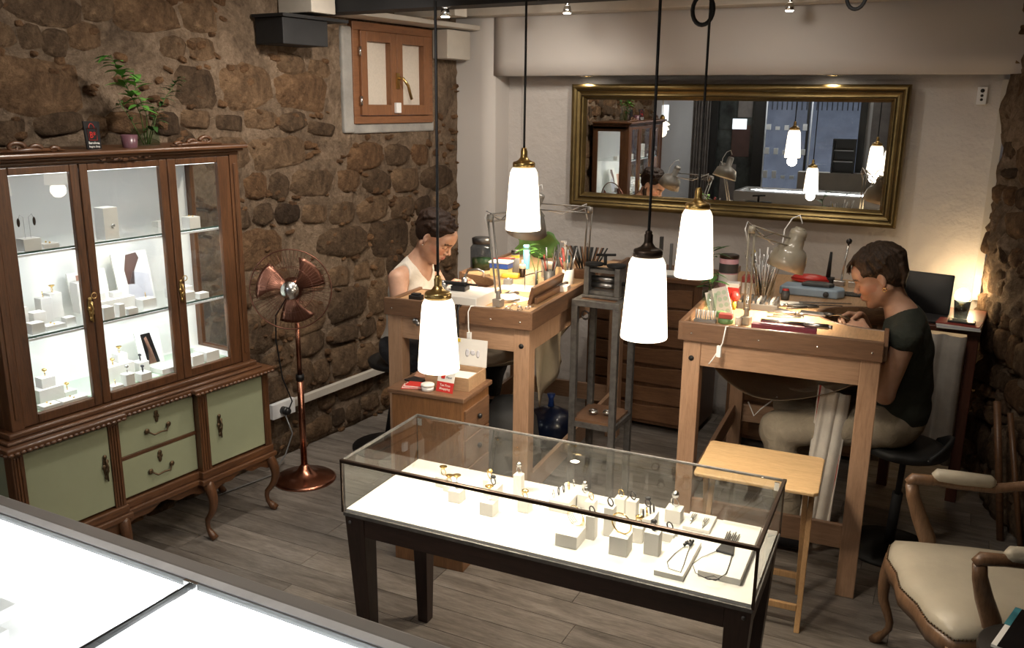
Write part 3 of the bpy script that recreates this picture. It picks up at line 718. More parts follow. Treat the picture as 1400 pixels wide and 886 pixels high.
# upper glazed body
UF, UB, V0, V1 = -3.10, -3.44, 1.600, 2.712
P('plinth_moulding', W_(o).bx(UB, UF+0.045, V0-0.045, V1+0.035, 0.722, 0.735).bx(UB, UF+0.025, V0-0.025, V1+0.02, 0.735, 0.757), 'dark_oak_h', cab, 0.006)
P('back_panel', W_(o).bx(UB, UB+0.012, V0+0.02, V1-0.02, 0.757, 1.70), 'cabinet_white', cab)
P('cabinet_floor', W_(o).bx(UB+0.012, UF-0.02, V0+0.02, V1-0.02, 0.757, 0.785), 'cabinet_white', cab)
P('floor_mat', W_(o).bx(UB+0.05, UF-0.05, V0+0.05, V1-0.09, 0.785, 0.790), 'sage_glass', cab)
P('header_rail', W_(o).bx(UF-0.020, UF-0.001, V0+0.045, V1-0.045, 1.6955, 1.700), 'dark_oak_h', cab)
P('cabinet_roof', W_(o).bx(UB, UF-0.024, V0, V1, 1.676, 1.699), 'dark_oak_h', cab)
for y in (V0, V1-0.045):
    P('corner_post', W_(o).bx(UF-0.05, UF+0.004, y, y+0.045, 0.757, 1.70).bx(UF+0.004, UF+0.008, y+0.015, y+0.03, 0.80, 1.66), 'dark_oak', cab, 0.004)
for y in (V0, V1-0.022):
    fs = W_(o).bx(UB, UF-0.05, y, y+0.022, 0.757, 0.80).bx(UB, UF-0.05, y, y+0.022, 1.655, 1.70).bx(UB, UB+0.045, y, y+0.022, 0.80, 1.655).bx(UF-0.08, UF-0.05, y, y+0.022, 0.80, 1.655)
    s_ = P('side_frame', fs, 'dark_oak', cab, 0.002)
    P('pane', W_(o).bx(UB+0.045, UF-0.08, y+0.009, y+0.013, 0.80, 1.655), 'glass', s_)
for (a, b, oa, ob, hy) in ((1.645, 1.963, 1.703, 1.929, 1.950), (1.967, 2.348, 2.001, 2.312, None), (2.352, 2.667, 2.391, 2.603, 2.366)):
    m = W_(o).bx(UF-0.022, UF, a, oa, 0.76, 1.695).bx(UF-0.022, UF, ob, b, 0.76, 1.695).bx(UF-0.022, UF, oa, ob, 0.76, 0.797).bx(UF-0.022, UF, oa, ob, 1.667, 1.695)
    d = P('glazed_door', m, 'dark_oak', cab, 0.004)
    P('pane', W_(o).bx(UF-0.013, UF-0.009, oa, ob, 0.797, 1.667), 'glass', d)
    if hy:
        h = W_(o); drop_handle(h, UF, hy, 1.15, 0.9); h.ring((UF+0.018, hy+0.012, 1.20), 0.011, 0.002, (1, 0, 0), 12); P('handle', h, 'brass', d)
cm = W_(o)
for (e, a, b) in ((0.006, 1.697, 1.712), (0.022, 1.712, 1.724), (0.036, 1.724, 1.740)): cm.bx(UB, UF+e, V0-e, V1+e, a, b)
P('cornice', cm, 'dark_oak_h', cab, 0.005)
def scroll(mb, c, s, d):
    pts = []; 
    for k in range(26):
        t_ = k/25; a = t_*2.2*PI; r = s*(1-0.85*t_)
        pts.append((c[0], c[1]+d*(r*math.cos(a)), c[2]+r*math.sin(a)*0.55))
    mb.tube(pts, [0.004+0.006*(1-k/25) for k in range(26)], 6)
cv = W_(o)
for d in (-1, 1):
    for (dy, s_) in ((0.045, 0.035), (0.095, 0.026), (0.02, 0.02)): scroll(cv, (UF+0.010, 2.155+d*dy, 1.708), s_*0.55, d)
cv.ell((UF+0.010, 2.155, 1.706), (0.006, 0.02, 0.012), 8, 6)
P('carved_ornament', cv, 'dark_oak_h', cab)
for d, yc in ((1, 1.80), (-1, 2.52)):
    cr = W_(o)
    for k, s_ in enumerate((0.05, 0.035, 0.025)): scroll(cr, (UF-0.02, yc+d*(-0.05+0.07*k)*1, 1.748+0.006*(2-k)), s_*0.7, d)
    cr.tube([(UF-0.02, yc-0.13, 1.745), (UF-0.02, yc, 1.75), (UF-0.02, yc+0.13, 1.745)], [0.004, 0.011, 0.004], 6)
    P('carved_crest', cr, 'dark_oak', cab)

for z in (1.385, 1.075):
    P('glass_shelf', W_(o).bx(UB+0.014, UF-0.03, V0+0.025, V1-0.025, z, z+0.008), 'glass', cab)
    P('led_profile', W_(o).bx(UF-0.031, UF-0.028, V0+0.03, V1-0.03, z-0.009, z-0.001), 'aluminium', cab); P('shelf_edge', W_(o).bx(UF-0.0298, UF-0.028, V0+0.026, V1-0.026, z, z+0.008), 'teal_glass', cab)
    P('led_strip', W_(o).bx(UF-0.039, UF-0.031, V0+0.03, V1-0.03, z-0.009, z-0.001), 'led', cab)
    light('AREA', 'shelf_light', (UF-0.05, (V0+V1)/2, z-0.012), 2.3, COOL, 0.02, (UF-0.14, (V0+V1)/2, z-0.30), size_y=1.0).rotation_euler = Vector((-0.35, 0, -1)).to_track_quat('-Z', 'Y').to_euler()
P('led_strip', W_(o).bx(UF-0.037, UF-0.029, V0+0.03, V1-0.03, 1.664, 1.674), 'led', cab)
lt = light('AREA', 'shelf_light', (UF-0.06, (V0+V1)/2, 1.655), 0.8, COOL, 1.0, None, size_y=0.03)
lt.rotation_euler = Euler((0, 0, PI/2)); 
for l_ in [q for q in COL.objects if q.name.startswith('shelf_light')]:
    l_.data.size = 0.03; l_.data.size_y = 1.02
    dirv = Vector((-0.30, 0, -1)).normalized(); yv = Vector((0, 1, 0)); xv = yv.cross(-dirv).normalized()
    l_.rotation_euler = Matrix((xv, yv, -dirv)).transposed().to_euler()

# jewellery stands: small white blocks with a jewel on each
def jewel(kind, mb_list, top, s=1.0):
    """returns list of (part name, MB, material) for a jewel standing on z=top at the local origin"""
    out = []
    if kind == 'ring_cup':
        out.append(('ring', MB().ring((0, 0, top+0.011*s), 0.010*s, 0.0013, (0.3, 1, 0), 16), 'gold'))
        out.append(('cup', MB().lathe([(0.002, top+0.020*s), (0.011*s, top+0.027*s), (0.012*s, top+0.029*s), (0.004*s, top+0.0235*s)], seg=14, close=False), 'gold'))
    elif kind == 'ring_stem':
        out.append(('ring', MB().ring((0, 0, top+0.011*s), 0.010*s, 0.0013, (0.3, 1, 0), 16).cyl((0, 0, top+0.02*s), (0, 0, top+0.036*s), 0.0012), 'silver'))
        out.append(('cup', MB().lathe([(0.001, top+0.034*s), (0.012*s, top+0.042*s), (0.0125*s, top+0.0435*s), (0.003*s, top+0.037*s)], seg=14, close=False), 'gold'))
    elif kind == 'ring_dark':
        out.append(('ring', MB().ring((0, 0, top+0.012*s), 0.0105*s, 0.002, (0.5, 1, 0), 16), 'oxid'))
        out.append(('stone', MB().ell((0, 0, top+0.026*s), (0.009*s, 0.007*s, 0.006*s), 8, 6), 'oxid'))
    elif kind == 'ring_gold':
        out.append(('ring', MB().ring((0, 0, top+0.012*s), 0.0105*s, 0.0016, (0.5, 1, 0.1), 16), 'gold'))
        out.append(('flower', MB().ell((0, 0, top+0.026*s), (0.011*s, 0.009*s, 0.006*s), 8, 6), 'gold'))
    elif kind == 'ring_silver':
        out.append(('ring', MB().ring((0, 0, top+0.012*s), 0.0105*s, 0.0016, (0.5, 1, 0.1), 16), 'silver'))
        out.append(('ball', MB().ell((0, 0, top+0.030*s), 0.0085*s, 10, 8), 'silver'))
    elif kind == 'ring_plain':
        out.append(('ring', MB().ring((0, 0, top+0.0125*s), 0.011*s, 0.0022, (0.6, 1, 0.1), 18), 'oxid'))
    elif kind == 'ring_fine':
        out.append(('ring', MB().ring((0, 0, top+0.0125*s), 0.011*s, 0.0014, (0.6, 1, 0.1), 18), 'gold'))
    elif kind == 'bangle':
        out.append(('bangle', MB().ring((0, 0, top+0.033), 0.033, 0.0022, (0.25, 1, 0.08), 28), 'gold'))
    elif kind == 'wires':
        m_ = MB()
        for k in range(4): m_.ring((0.002*k, 0.002*k, top+0.030), 0.031+0.001*k, 0.0009, (0.4+0.1*k, 1, 0.12*k), 28)
        out.append(('wire_bangle', m_, 'gold'))
    elif kind == 'studs':
        out.append(('stud', MB().ell((-0.012, 0, top+0.003), 0.0035, 8, 6), 'gold')); out.append(('stud', MB().ell((0.012, 0, top+0.003), 0.0035, 8, 6), 'gold'))
    elif kind == 'drops':
        for s_ in (-1, 1):
            out.append(('ear_wire', MB().tube([(0, 0.010*s_, top), (0, 0.010*s_, top+0.075), (0.0, 0.022*s_, top+0.085), (0, 0.028*s_, top+0.07)], 0.0008, 5), 'silver'))
            out.append(('drop', MB().ell((0, 0.029*s_, top+0.058), (0.003, 0.006, 0.016), 8, 8), 'dark_bronze'))
    elif kind == 'button':
        out.append(('stud', MB().ell((0.0, 0, top), 0.006, 10, 8), 'silver'))
    return out
def stand(x, y, z, sx, sy, h, label, jk=None, rz=0.0, grp=None, name='display_block', jlabel=None, mat='white_display', s=1.0):
    b = S(name, MB().bx(-sx/2, sx/2, -sy/2, sy/2, 0, h), mat, label, 'display stand', (x, y, z), rz, grp, 0.0015)
    if jk:
        parts = jewel(jk, None, 0.0, s)
        if len(parts) == 1:
            q = S(parts[0][0], parts[0][1], parts[0][2], jlabel, 'jewellery', (x, y, z+h), rz)
        else:
            nm = {'studs': 'pair_of_studs', 'drops': 'drop_earrings', 'button': 'stud'}.get(jk, 'jewelled_ring')
            q = T(nm, jlabel, 'jewellery', (x, y, z+h), rz)
            for n_, m_, mt_ in parts: P(n_, m_, mt_, q)
    return b
G1 = 'white jewellery stands in the oak glass cabinet'
s1, s2, s0 = 1.3932, 1.0832, 0.7905
def cs(x, y, z, sx, sy, h, label, jk=None, jl=None, s=1.0): stand(x, y, z, sx, sy, h, label, jk, 0, G1, jlabel=jl, s=s)
cs(-3.150, 1.775, s1, 0.05, 0.065, 0.045, 'grey shaded block at the left of the top cabinet shelf, drop earrings above it', 'drops', 'pair of dark drop earrings on the leftmost block of the top cabinet shelf')
cs(-3.150, 1.845, s1, 0.045, 0.060, 0.018, 'low white tray beside the leftmost block on the top cabinet shelf', 'studs', 'pair of studs on the low tray of the top cabinet shelf')
cs(-3.165, 2.100, s1, 0.060, 0.062, 0.125, 'tall white block alone in the middle of the top cabinet shelf')
t = S('pearl_stud', MB().ell((0, 0, 0), (0.004, 0.007, 0.007), 10, 8), 'silver', 'round silver stud on the face of the tall white block in the cabinet', 'jewellery', (-3.131, 2.105, s1+0.055))
cs(-3.150, 2.485, s1, 0.05, 0.055, 0.050, 'white cube behind the right cabinet door on the top shelf', 'studs', 'pair of fine earrings on the cube of the top shelf right')
cs(-3.30, 2.44, s1, 0.04, 0.05, 0.025, 'small low block at the back of the top cabinet shelf, right')
for a in ((-3.160, 1.765, .045, .05, .042, 'front left cube of the left group on the middle cabinet shelf', None, None),
          (-3.165, 1.835, .05, .075, .020, 'low tray with two black studs in the left group of the middle shelf', 'studs', 'two black studs on the low tray of the middle cabinet shelf'),
          (-3.165, 1.900, .035, .040, .035, 'small cube ending the left group on the middle cabinet shelf', None, None),
          (-3.265, 1.770, .045, .045, .085, 'block with a ring behind the front left cube, middle shelf', 'ring_gold', 'gold ring on the rear left block of the middle cabinet shelf'),
          (-3.265, 1.835, .045, .05, .055, 'plain block in the middle of the left group, middle shelf', None, None),
          (-3.305, 1.890, .045, .045, .095, 'tall block with a ring at the back of the left group, middle shelf', 'ring_fine', 'fine gold ring on the tall rear block of the middle shelf'),
          (-3.340, 1.950, .045, .05, .100, 'rearmost tall block of the left group on the middle shelf', 'ring_cup', 'cup ring on the rearmost tall block of the middle shelf'),
          (-3.150, 2.045, .05, .045, .050, 'cube at the left of the central group on the middle shelf', None, None),
          (-3.145, 2.105, .035, .025, .050, 'narrow upright block in the central group of the middle shelf', None, None),
          (-3.140, 2.150, .035, .045, .026, 'low cube in front of the central group, middle shelf', None, None),
          (-3.230, 2.120, .08, .18, .060, 'long low step block of the central group on the middle shelf', None, None),
          (-3.170, 2.245, .05, .065, .045, 'block at the right of the central group with a small gold ring', 'ring_fine', 'fine gold ring on the right block of the central group'),
          (-3.330, 2.070, .05, .07, .125, 'tall plain block behind the long step block', 'ring_gold', 'golden flower ring on the tall block of the central group'),
          (-3.160, 2.440, .05, .05, .040, 'white block behind the right door on the middle shelf', None, None),
          (-3.145, 2.505, .04, .05, .026, 'low block beside it behind the right door, middle shelf', None, None),
          (-3.250, 2.470, .06, .10, .045, 'wide block at the back of the right door, middle shelf', 'studs', 'pair of studs on the wide rear block, middle shelf right')):
    cs(a[0], a[1], s2, a[2], a[3], a[4], a[5], a[6], a[7])
cs(-3.23, 2.07, s2+0.0605, .035, .05, .030, 'small block stacked at the left on the long step block', 'studs', 'pair of studs on the stacked block at the step left')
cs(-3.23, 2.15, s2+0.0605, .035, .04, .022, 'small block stacked at the right on the long step block')
for a in ((-3.225, 1.815, .07, .10, .060, 'wide cube of the lower left group on the cabinet floor', None, None),
          (-3.150, 1.775, .05, .07, .016, 'low tray at the front left of the cabinet floor', 'studs', 'two gold studs on the front left tray of the cabinet floor'),
          (-3.145, 1.865, .05, .10, .016, 'low tray with two dark studs on the cabinet floor', 'studs', 'two dark studs on the second low tray of the cabinet floor'),
          (-3.230, 1.900, .05, .05, .022, 'low block with gold jewels behind the second tray', 'ring_gold', 'gold jewel on the low block of the cabinet floor'),
          (-3.135, 2.045, .04, .05, .020, 'front left low block under the middle cabinet door', 'ring_fine', 'fine ring on the front left block under the middle door'),
          (-3.145, 2.110, .04, .040, .050, 'upright block in front under the middle cabinet door', 'ring_silver', 'silver ring on the upright block under the middle door'),
          (-3.235, 2.110, .07, .15, .075, 'long raised block under the middle cabinet door', None, None),
          (-3.150, 2.185, .05, .05, .035, 'low block at the right of the raised block, cabinet floor', 'ring_dark', 'dark ring on the low block at the right of the raised block'),
          (-3.225, 2.230, .05, .05, .060, 'block with a ring beside the raised block, cabinet floor', 'ring_dark', 'dark ring beside the raised block on the cabinet floor'),
          (-3.190, 2.340, .09, .13, .022, 'flat white slab in front of the small leaning photograph', None, None),
          (-3.160, 2.455, .05, .06, .045, 'left block behind the right door on the cabinet floor', None, None),
          (-3.180, 2.535, .09, .07, .045, 'right block behind the right door on the cabinet floor', None, None)):
    cs(a[0], a[1], s0, a[2], a[3], a[4], a[5], a[6], a[7])
cs(-3.225, 1.815, s0+0.0605, .045, .055, .040, 'small cube stacked on the wide cube, lower left', 'ring_gold', 'gold ring on top of the stacked cubes, lower left')
cs(-3.245, 2.150, s0+0.0755, .045, .045, .035, 'small cube stacked on the long raised block', 'ring_cup', 'cup ring on the cube stacked on the raised block')
for k, (dy, jk, jl) in enumerate(((-0.05, 'ring_dark', 'dark ring at the left end of the raised block'), (-0.015, 'ring_gold', 'gold ring in the middle of the raised block'))):
    q = T('jewelled_ring', jl, 'jewellery', (-3.215, 2.110+dy, s0+0.0755))
    for n_, m_, mt_ in jewel(jk, None, 0.0): P(n_, m_, mt_, q)
def photo(x, y, z, w, h, label, tiltx=0.22, marks=()):
    t = T('leaning_photograph', label, 'photograph', (x, y, z), 0.0)
    F = Matrix.Rotation(-tiltx, 4, 'Y')
    P('board', MB(F).bx(-0.006, 0, -w/2, w/2, 0, h), 'white_paper', t)
    for (nm, mt_, poly) in marks:
        mk = MB(F @ Matrix(((0, 0, 1, 0.0002), (1, 0, 0, 0), (0, 1, 0, 0), (0, 0, 0, 1)))).prism([((u-0.5)*w, v*h) for u, v in poly], 0, 0.0008)
        P(nm, mk, mt_, t)
photo(-3.36, 2.130, s2, 0.17, 0.155, 'leaning photograph of skin and white cloth behind the central group, middle shelf', 0.18, (('print', 'skin_print', [(0.18, 0.1), (0.72, 0.1), (0.66, 0.92), (0.22, 0.92)]),))
photo(-3.34, 2.330, s2, 0.17, 0.21, 'large leaning photograph of a long haired person from behind, middle shelf', 0.20, (('print', 'print_grey', [(0.25, 0.02), (0.95, 0.02), (0.95, 0.5), (0.5, 0.6), (0.3, 0.3)]), ('print_hair', 'skin_print_dark', [(0.30, 0.35), (0.50, 0.33), (0.55, 0.6), (0.75, 0.85), (0.7, 0.97), (0.4, 0.95), (0.28, 0.65)])))
photo(-3.30, 2.345, s0, 0.12, 0.155, 'small leaning photograph of a necklace wearer on a black ground, cabinet floor', 0.20, (('print', 'screen_black', [(0.3, 0.05), (0.8, 0.05), (0.62, 0.93), (0.22, 0.93)]), ('print_skin', 'skin_print', [(0.36, 0.05), (0.66, 0.05), (0.55, 0.5), (0.44, 0.85), (0.34, 0.8), (0.42, 0.45)])))

# on top of the cabinet
CT = 1.7405
def leaf(mb, base, d, L, w, curl=0.25, upv=None):
    d = Vector(d).normalized(); a = Vector((0, 0, 1)) if upv is None else Vector(upv)
    sd = d.cross(a); sd = sd.normalized() if sd.length > 1e-4 else Vector((1, 0, 0)); n_ = sd.cross(d)
    n = 6; vs = []; fs = []
    for i in range(n+1):
        t_ = i/n; ww = w*math.sin(PI*min(1, t_*0.96+0.03))**0.8*(1-0.25*t_)
        c = Vector(base)+d*L*t_ - Vector((0, 0, 1))*curl*L*t_*t_
        vs += [c-sd*ww/2+n_*ww*0.12, c, c+sd*ww/2+n_*ww*0.12]
    for i in range(n):
        for k in (0, 1): fs.append((3*i+k, 3*i+k+1, 3*i+4+k, 3*i+3+k))
    mb.add(vs, fs, True)
def branch(parent, pts, n, L, w, rn, mat='leaf', stem_r=0.0025, one=True, stem_mat='stem', start=0.35):
    pts = [Vector(p) for p in pts]
    P('stem', MB().tube(pts, [stem_r*(1-0.5*i/(len(pts)-1)) for i in range(len(pts))], 6), stem_mat, parent)
    for i in range(n):
        t_ = start+(1-start)*(i+0.5)/n; f = t_*(len(pts)-1); k = min(int(f), len(pts)-2)
        b = pts[k].lerp(pts[k+1], f-k)
        a = rn.uniform(0, 2*PI); dz = rn.uniform(0.0, 0.7)
        mb = MB(); leaf(mb, b, (math.cos(a), math.sin(a), dz), L*rn.uniform(0.7, 1.15), w*rn.uniform(0.8, 1.2), rn.uniform(0.1, 0.6))
        P('leaf', mb, mat, parent)
rn = random.Random(3)
t = T('glass_vase', 'clear square glass vase holding green cuttings on the cabinet top', 'vase', (-3.25, 2.37, CT))
v = MB()
for a in ((-0.042, 0.042, -0.042, -0.039), (-0.042, 0.042, 0.039, 0.042), (-0.042, -0.039, -0.039, 0.039), (0.039, 0.042, -0.039, 0.039)): v.bx(*a, 0, 0.125)
P('wall', v, 'glass', t); P('water', MB().bx(-0.038, 0.038, -0.038, 0.038, 0.004, 0.07), 'glass_green', t)
t = T('green_cuttings', 'leafy green cuttings spreading up from the glass vase on the cabinet', 'plant', (-3.25, 2.37, CT+0.006))
branch(t, [(0.0, 0.0, 0), (0.01, -0.02, 0.12), (0.0, -0.07, 0.24), (-0.02, -0.11, 0.35)], 26, 0.078, 0.042, rn, 'leaf')
branch(t, [(0.01, 0.0, 0), (0.02, 0.0, 0.12), (0.02, -0.04, 0.22), (0.03, -0.05, 0.30)], 15, 0.078, 0.042, rn, 'leaf')
branch(t, [(0.0, 0.01, 0), (-0.01, 0.06, 0.12), (-0.02, 0.14, 0.20), (-0.03, 0.21, 0.27)], 22, 0.060, 0.024, rn, 'leaf_dark')
branch(t, [(0.01, 0.01, 0), (0.02, 0.03, 0.07), (0.03, 0.04, 0.12)], 10, 0.055, 0.024, rn, 'leaf_dark')
branch(t, [(0.0, -0.01, 0), (0.0, -0.06, 0.10), (0.0, -0.11, 0.18)], 7, 0.045, 0.022, rn, 'leaf_dark')
t = T('tealight_holder', 'small dusky pink glass tealight holder burning beside the vase', 'candle', (-3.18, 2.245, CT))
P('glass', MB().lathe([(0.028, 0), (0.032, 0.05), (0.030, 0.05), (0.026, 0.004)], seg=18, close=False), 'candle_glass', t)
P('candle', MB().lathe([(0.024, 0.004), (0.024, 0.016)], seg=14), 'white_paper', t)
P('flame', MB().lathe([(0.001, 0.015), (0.005, 0.021), (0.001, 0.033)], seg=8), 'flame', t)
t = T('shop_sign_card', 'small black card with a red shopping basket emblem on the cabinet top', 'sign', (-3.17, 2.085, CT))
F = Matrix.Rotation(-0.12, 4, 'Y') @ Matrix.Rotation(0.28, 4, 'Z')
P('board', MB(F).bx(-0.005, 0, -0.038, 0.038, 0.0, 0.105), 'black_plastic', t)
FB = F @ Matrix(((0, 0, 1, 0.0012), (1, 0, 0, 0), (0, 1, 0, 0), (0, 0, 0, 1)))
bk = MB(FB)
bk.tube([(-0.026, 0.078, 0), (0.026, 0.078, 0), (0.020, 0.034, 0), (-0.020, 0.034, 0)], 0.0013, 5, True)
bk.tube([(0.014*math.cos(a), 0.079+0.017*math.sin(a), 0) for a in [PI*k/10 for k in range(11)]], 0.0013, 5)
P('basket', bk, 'red', t)
def text(s_, size, M_, mat, parent=None, name='lettering', align='CENTER', depth=0.0004):
    c = bpy.data.curves.new(name, 'FONT'); c.body = s_; c.size = size; c.extrude = depth; c.align_x = align; c.resolution_u = 2
    o_ = bpy.data.objects.new(name, c); COL.objects.link(o_)
    dg = bpy.context.evaluated_depsgraph_get(); me = bpy.data.meshes.new_from_object(o_.evaluated_get(dg))
    bpy.data.objects.remove(o_); me.transform(M_); me.materials.clear(); me.materials.append(mm(mat))
    q = bpy.data.objects.new(name, me); COL.objects.link(q)
    if parent is not None: q.parent = parent
    return q
text('B*', 0.034, FB @ Matrix.Translation((0, 0.042, 0.0006)), 'red', t)
text('Barcelona', 0.0145, FB @ Matrix.Translation((0, 0.019, 0.0006)), 'white_paper', t)
text('Inspira Shop', 0.0115, FB @ Matrix.Translation((0, 0.006, 0.0006)), 'white_paper', t)
S('dark_card', MB().bx(-0.003, 0.003, -0.025, 0.025, 0, 0.10), 'black_plastic', 'thin black card leaning behind the basket emblem sign', 'card', (-3.26, 2.150, CT), 0.2)

# ------------------------------------------------------------------ copper pedestal fan
t = T('pedestal_fan', 'copper coloured pedestal fan standing before the stone wall', 'fan', (-3.17, 3.09, 0))
P('base', MB().lathe([(0.16, 0.0), (0.162, 0.008), (0.15, 0.016), (0.09, 0.028), (0.045, 0.045), (0.028, 0.07), (0.018, 0.085)], seg=40), 'copper', t)
P('pole', MB().cyl((0, 0, 0.07), (-0.0, 0, 0.56), 0.017).cyl((0, 0, 0.56), (-0.0, 0, 0.90), 0.0125), 'copper', t)
P('collar', MB().cyl((0, 0, 0.545), (0, 0, 0.575), 0.021), 'black_plastic', t)
hd = Vector((0.62, -0.78, 0.10)).normalized(); hc = Vector((0.045, -0.075, 1.035))
Q = Matrix.Translation(hc) @ hd.to_track_quat('Z', 'Y').to_matrix().to_4x4()
P('motor', MB(Q).lathe([(0.03, -0.16), (0.05, -0.14), (0.055, -0.06), (0.03, -0.04)], seg=20), 'copper_dark', t)
P('neck', MB().cyl((0, 0, 0.89), (0.0, 0.0, 0.985), 0.016).cyl((0, 0, 0.97), tuple(hc-hd*0.10), 0.022), 'copper_dark', t)
R_ = 0.195
for nm, sg in (('front_guard', 1), ('rear_guard', -1)):
    g = MB(Q)
    g.tube([(R_*math.cos(a), R_*math.sin(a), -0.002*sg) for a in [2*PI*k/48 for k in range(48)]], 0.0032, 6, True)
    g.tube([(0.11*math.cos(a), 0.11*math.sin(a), 0.038*sg) for a in [2*PI*k/36 for k in range(36)]], 0.0013, 5, True)
    for k in range(60):
        a = 2*PI*k/60; c_, s_ = math.cos(a), math.sin(a)
        g.tube([(0.04*c_, 0.04*s_, 0.046*sg), (0.11*c_, 0.11*s_, 0.039*sg), (0.17*c_, 0.17*s_, 0.020*sg), (R_*c_, R_*s_, 0.0)], 0.0008, 4)
    P(nm, g, 'copper_dark', t)
P('badge', MB(Q).lathe([(0.045, 0.045), (0.043, 0.052), (0.001, 0.054)], seg=24), 'silver', t)
bl = MB(Q)
for k in range(3):
    a0 = 2*PI*k/3
    bl.sheet(lambda u, v, a0=a0: (lambda r, a: (r*math.cos(a), r*math.sin(a), -0.018+0.036*v))(0.03+0.135*u, a0+0.15*u+(0.9+0.25*u)*v), 8, 6, 0.0015)
    P('blade', bl, 'copper_dark', t); bl = MB(Q)
P('hub', MB(Q).lathe([(0.032, -0.04), (0.034, 0.01), (0.02, 0.025)], seg=20), 'copper_dark', t)

# ------------------------------------------------------------------ showcase table
SO, SZ = Vector((-1.858, 1.972, 0)), 0.121
SL, SW, ZB, ZT = 1.321, 0.478, 0.632, 0.807
t = T('showcase_table', 'low glass topped showcase table on dark tapered legs in the middle of the floor', 'display case', SO, SZ)
def tleg(x, y, ix, iy):
    w, b = 0.072, 0.042
    X0, X1 = (x, x+ix*w); B0, B1 = (x+ix*(w-b), x+ix*w)
    Yt0, Yt1 = (y, y+iy*w); Yb0, Yb1 = (y+iy*(w-b), y+iy*w)
    xs = sorted((B0, B1)); xt = sorted((X0, X1)); ys = sorted((Yb0, Yb1)); yt = sorted((Yt0, Yt1))
    return MB().add([(xs[0], ys[0], 0), (xs[1], ys[0], 0), (xs[1], ys[1], 0), (xs[0], ys[1], 0), (xt[0], yt[0], 0.612), (xt[1], yt[0], 0.612), (xt[1], yt[1], 0.612), (xt[0], yt[1], 0.612)],
                    [(0,3,2,1),(4,5,6,7),(0,1,5,4),(1,2,6,5),(2,3,7,6),(3,0,4,7)])
for (x, y, ix, iy) in ((0.004, 0.004, 1, 1), (SL-0.004, 0.004, -1, 1), (0.004, SW-0.004, 1, -1), (SL-0.004, SW-0.004, -1, -1)):
    l_ = P('leg', tleg(x, y, ix, iy), 'wenge', t, 0.002)
    if y < 0.1: P('screw_cap', MB().cyl((x+ix*0.02, y, 0.592), (x+ix*0.02, y-0.003, 0.592), 0.006), 'iron', l_)
P('apron', MB().bx(0.076, SL-0.076, 0.008, 0.026, 0.545, 0.612), 'wenge_h', t, 0.002); P('apron', MB().bx(0.076, SL-0.076, SW-0.026, SW-0.008, 0.545, 0.612), 'wenge_h', t)
P('apron', MB().bx(0.008, 0.026, 0.076, SW-0.076, 0.545, 0.612), 'wenge', t); P('apron', MB().bx(SL-0.026, SL-0.008, 0.076, SW-0.076, 0.545, 0.612), 'wenge', t)
P('base_frame', MB().bx(0, SL, 0, SW, 0.612, 0.626), 'iron', t, 0.002)
P('display_bed', MB().bx(0.008, SL-0.008, 0.008, SW-0.008, 0.626, 0.635), 'white_display', t)
g = 0.004
P('front_pane', MB().bx(0.005, SL-0.005, 0.002, 0.002+g, 0.635, ZT-0.006), 'glass', t)
P('back_pane', MB().bx(0.005, SL-0.005, SW-0.002-g, SW-0.002, 0.635, ZT-0.006), 'glass_case', t)
P('side_pane', MB().bx(0.002, 0.002+g, 0.008, SW-0.008, 0.635, ZT-0.006), 'glass_case', t); P('side_pane', MB().bx(SL-0.002-g, SL-0.002, 0.008, SW-0.008, 0.635, ZT-0.006), 'glass', t)
P('top_pane', MB().bx(0.003, SL-0.003, 0.003, SW-0.003, ZT-0.005, ZT), 'glass_top', t)
P('front_rail', MB().bx(-0.004, SL+0.004, -0.004, 0.008, ZT-0.009, ZT+0.003), 'dark_bronze', t, 0.002)
P('side_rail', MB().bx(SL-0.008, SL+0.004, 0.008, SW+0.004, ZT-0.008, ZT+0.003), 'dark_bronze', t, 0.002)
P('back_rail', MB().bx(-0.003, SL-0.008, SW-0.004, SW+0.003, ZT-0.006, ZT+0.002), 'iron', t, 0.001); P('side_rail', MB().bx(-0.003, 0.004, 0.008, SW-0.004, ZT-0.006, ZT+0.002), 'iron', t, 0.001)
for (x, y, w) in ((-0.003, -0.003, 0.006), (SL-0.005, -0.003, 0.008), (-0.002, SW-0.002, 0.003), (SL-0.003, SW-0.003, 0.004)): P('corner_post', MB().bx(x, x+w, y, y+w, 0.626, ZT-0.004), 'dark_bronze', t)
for (x, y) in ((0.010, SW-0.014), (SL-0.03, SW-0.014)): P('clip', MB().bx(x, x+0.015, y, y+0.006, ZT-0.035, ZT-0.008), 'silver', t)

G2 = 'white blocks in the showcase table'
ZS = 0.6352
def sb(x, y, sx, sy, h, label, jk=None, jl=None, rz=SZ, s=1.15, z=ZS): stand(x, y, z, sx, sy, h, label, jk, rz, G2, jlabel=jl, s=s)
sb(-1.690, 2.300, .042, .042, .038, 'leftmost rear cube of the showcase, a cup ring on it', 'ring_cup', 'cup ring on the leftmost rear cube of the showcase')
sb(-1.650, 2.225+0.055, .034, .034, .022, 'low cube half hidden behind the second cube from the left', 'ring_cup', 'yellow cup ring on the half hidden low cube')
sb(-1.582, 2.228, .044, .044, .042, 'second cube from the left in the showcase, with a long stemmed ring', 'ring_stem', 'long stemmed cup ring on the second cube from the left')
sb(-1.440, 2.208, .048, .048, .046, 'front cube with a stemmed ring left of the showcase middle', 'ring_stem', 'stemmed ring on the front cube left of the middle')
sb(-1.500, 2.325, .050, .050, .040, 'rear cube carrying the black stone ring', 'ring_dark', 'black stone ring on the rear cube left of the middle')
sb(-1.545, 2.372, .036, .036, .034, 'cube behind the black stone ring, golden flower ring on it', 'ring_gold', 'golden flower ring behind the black stone ring')
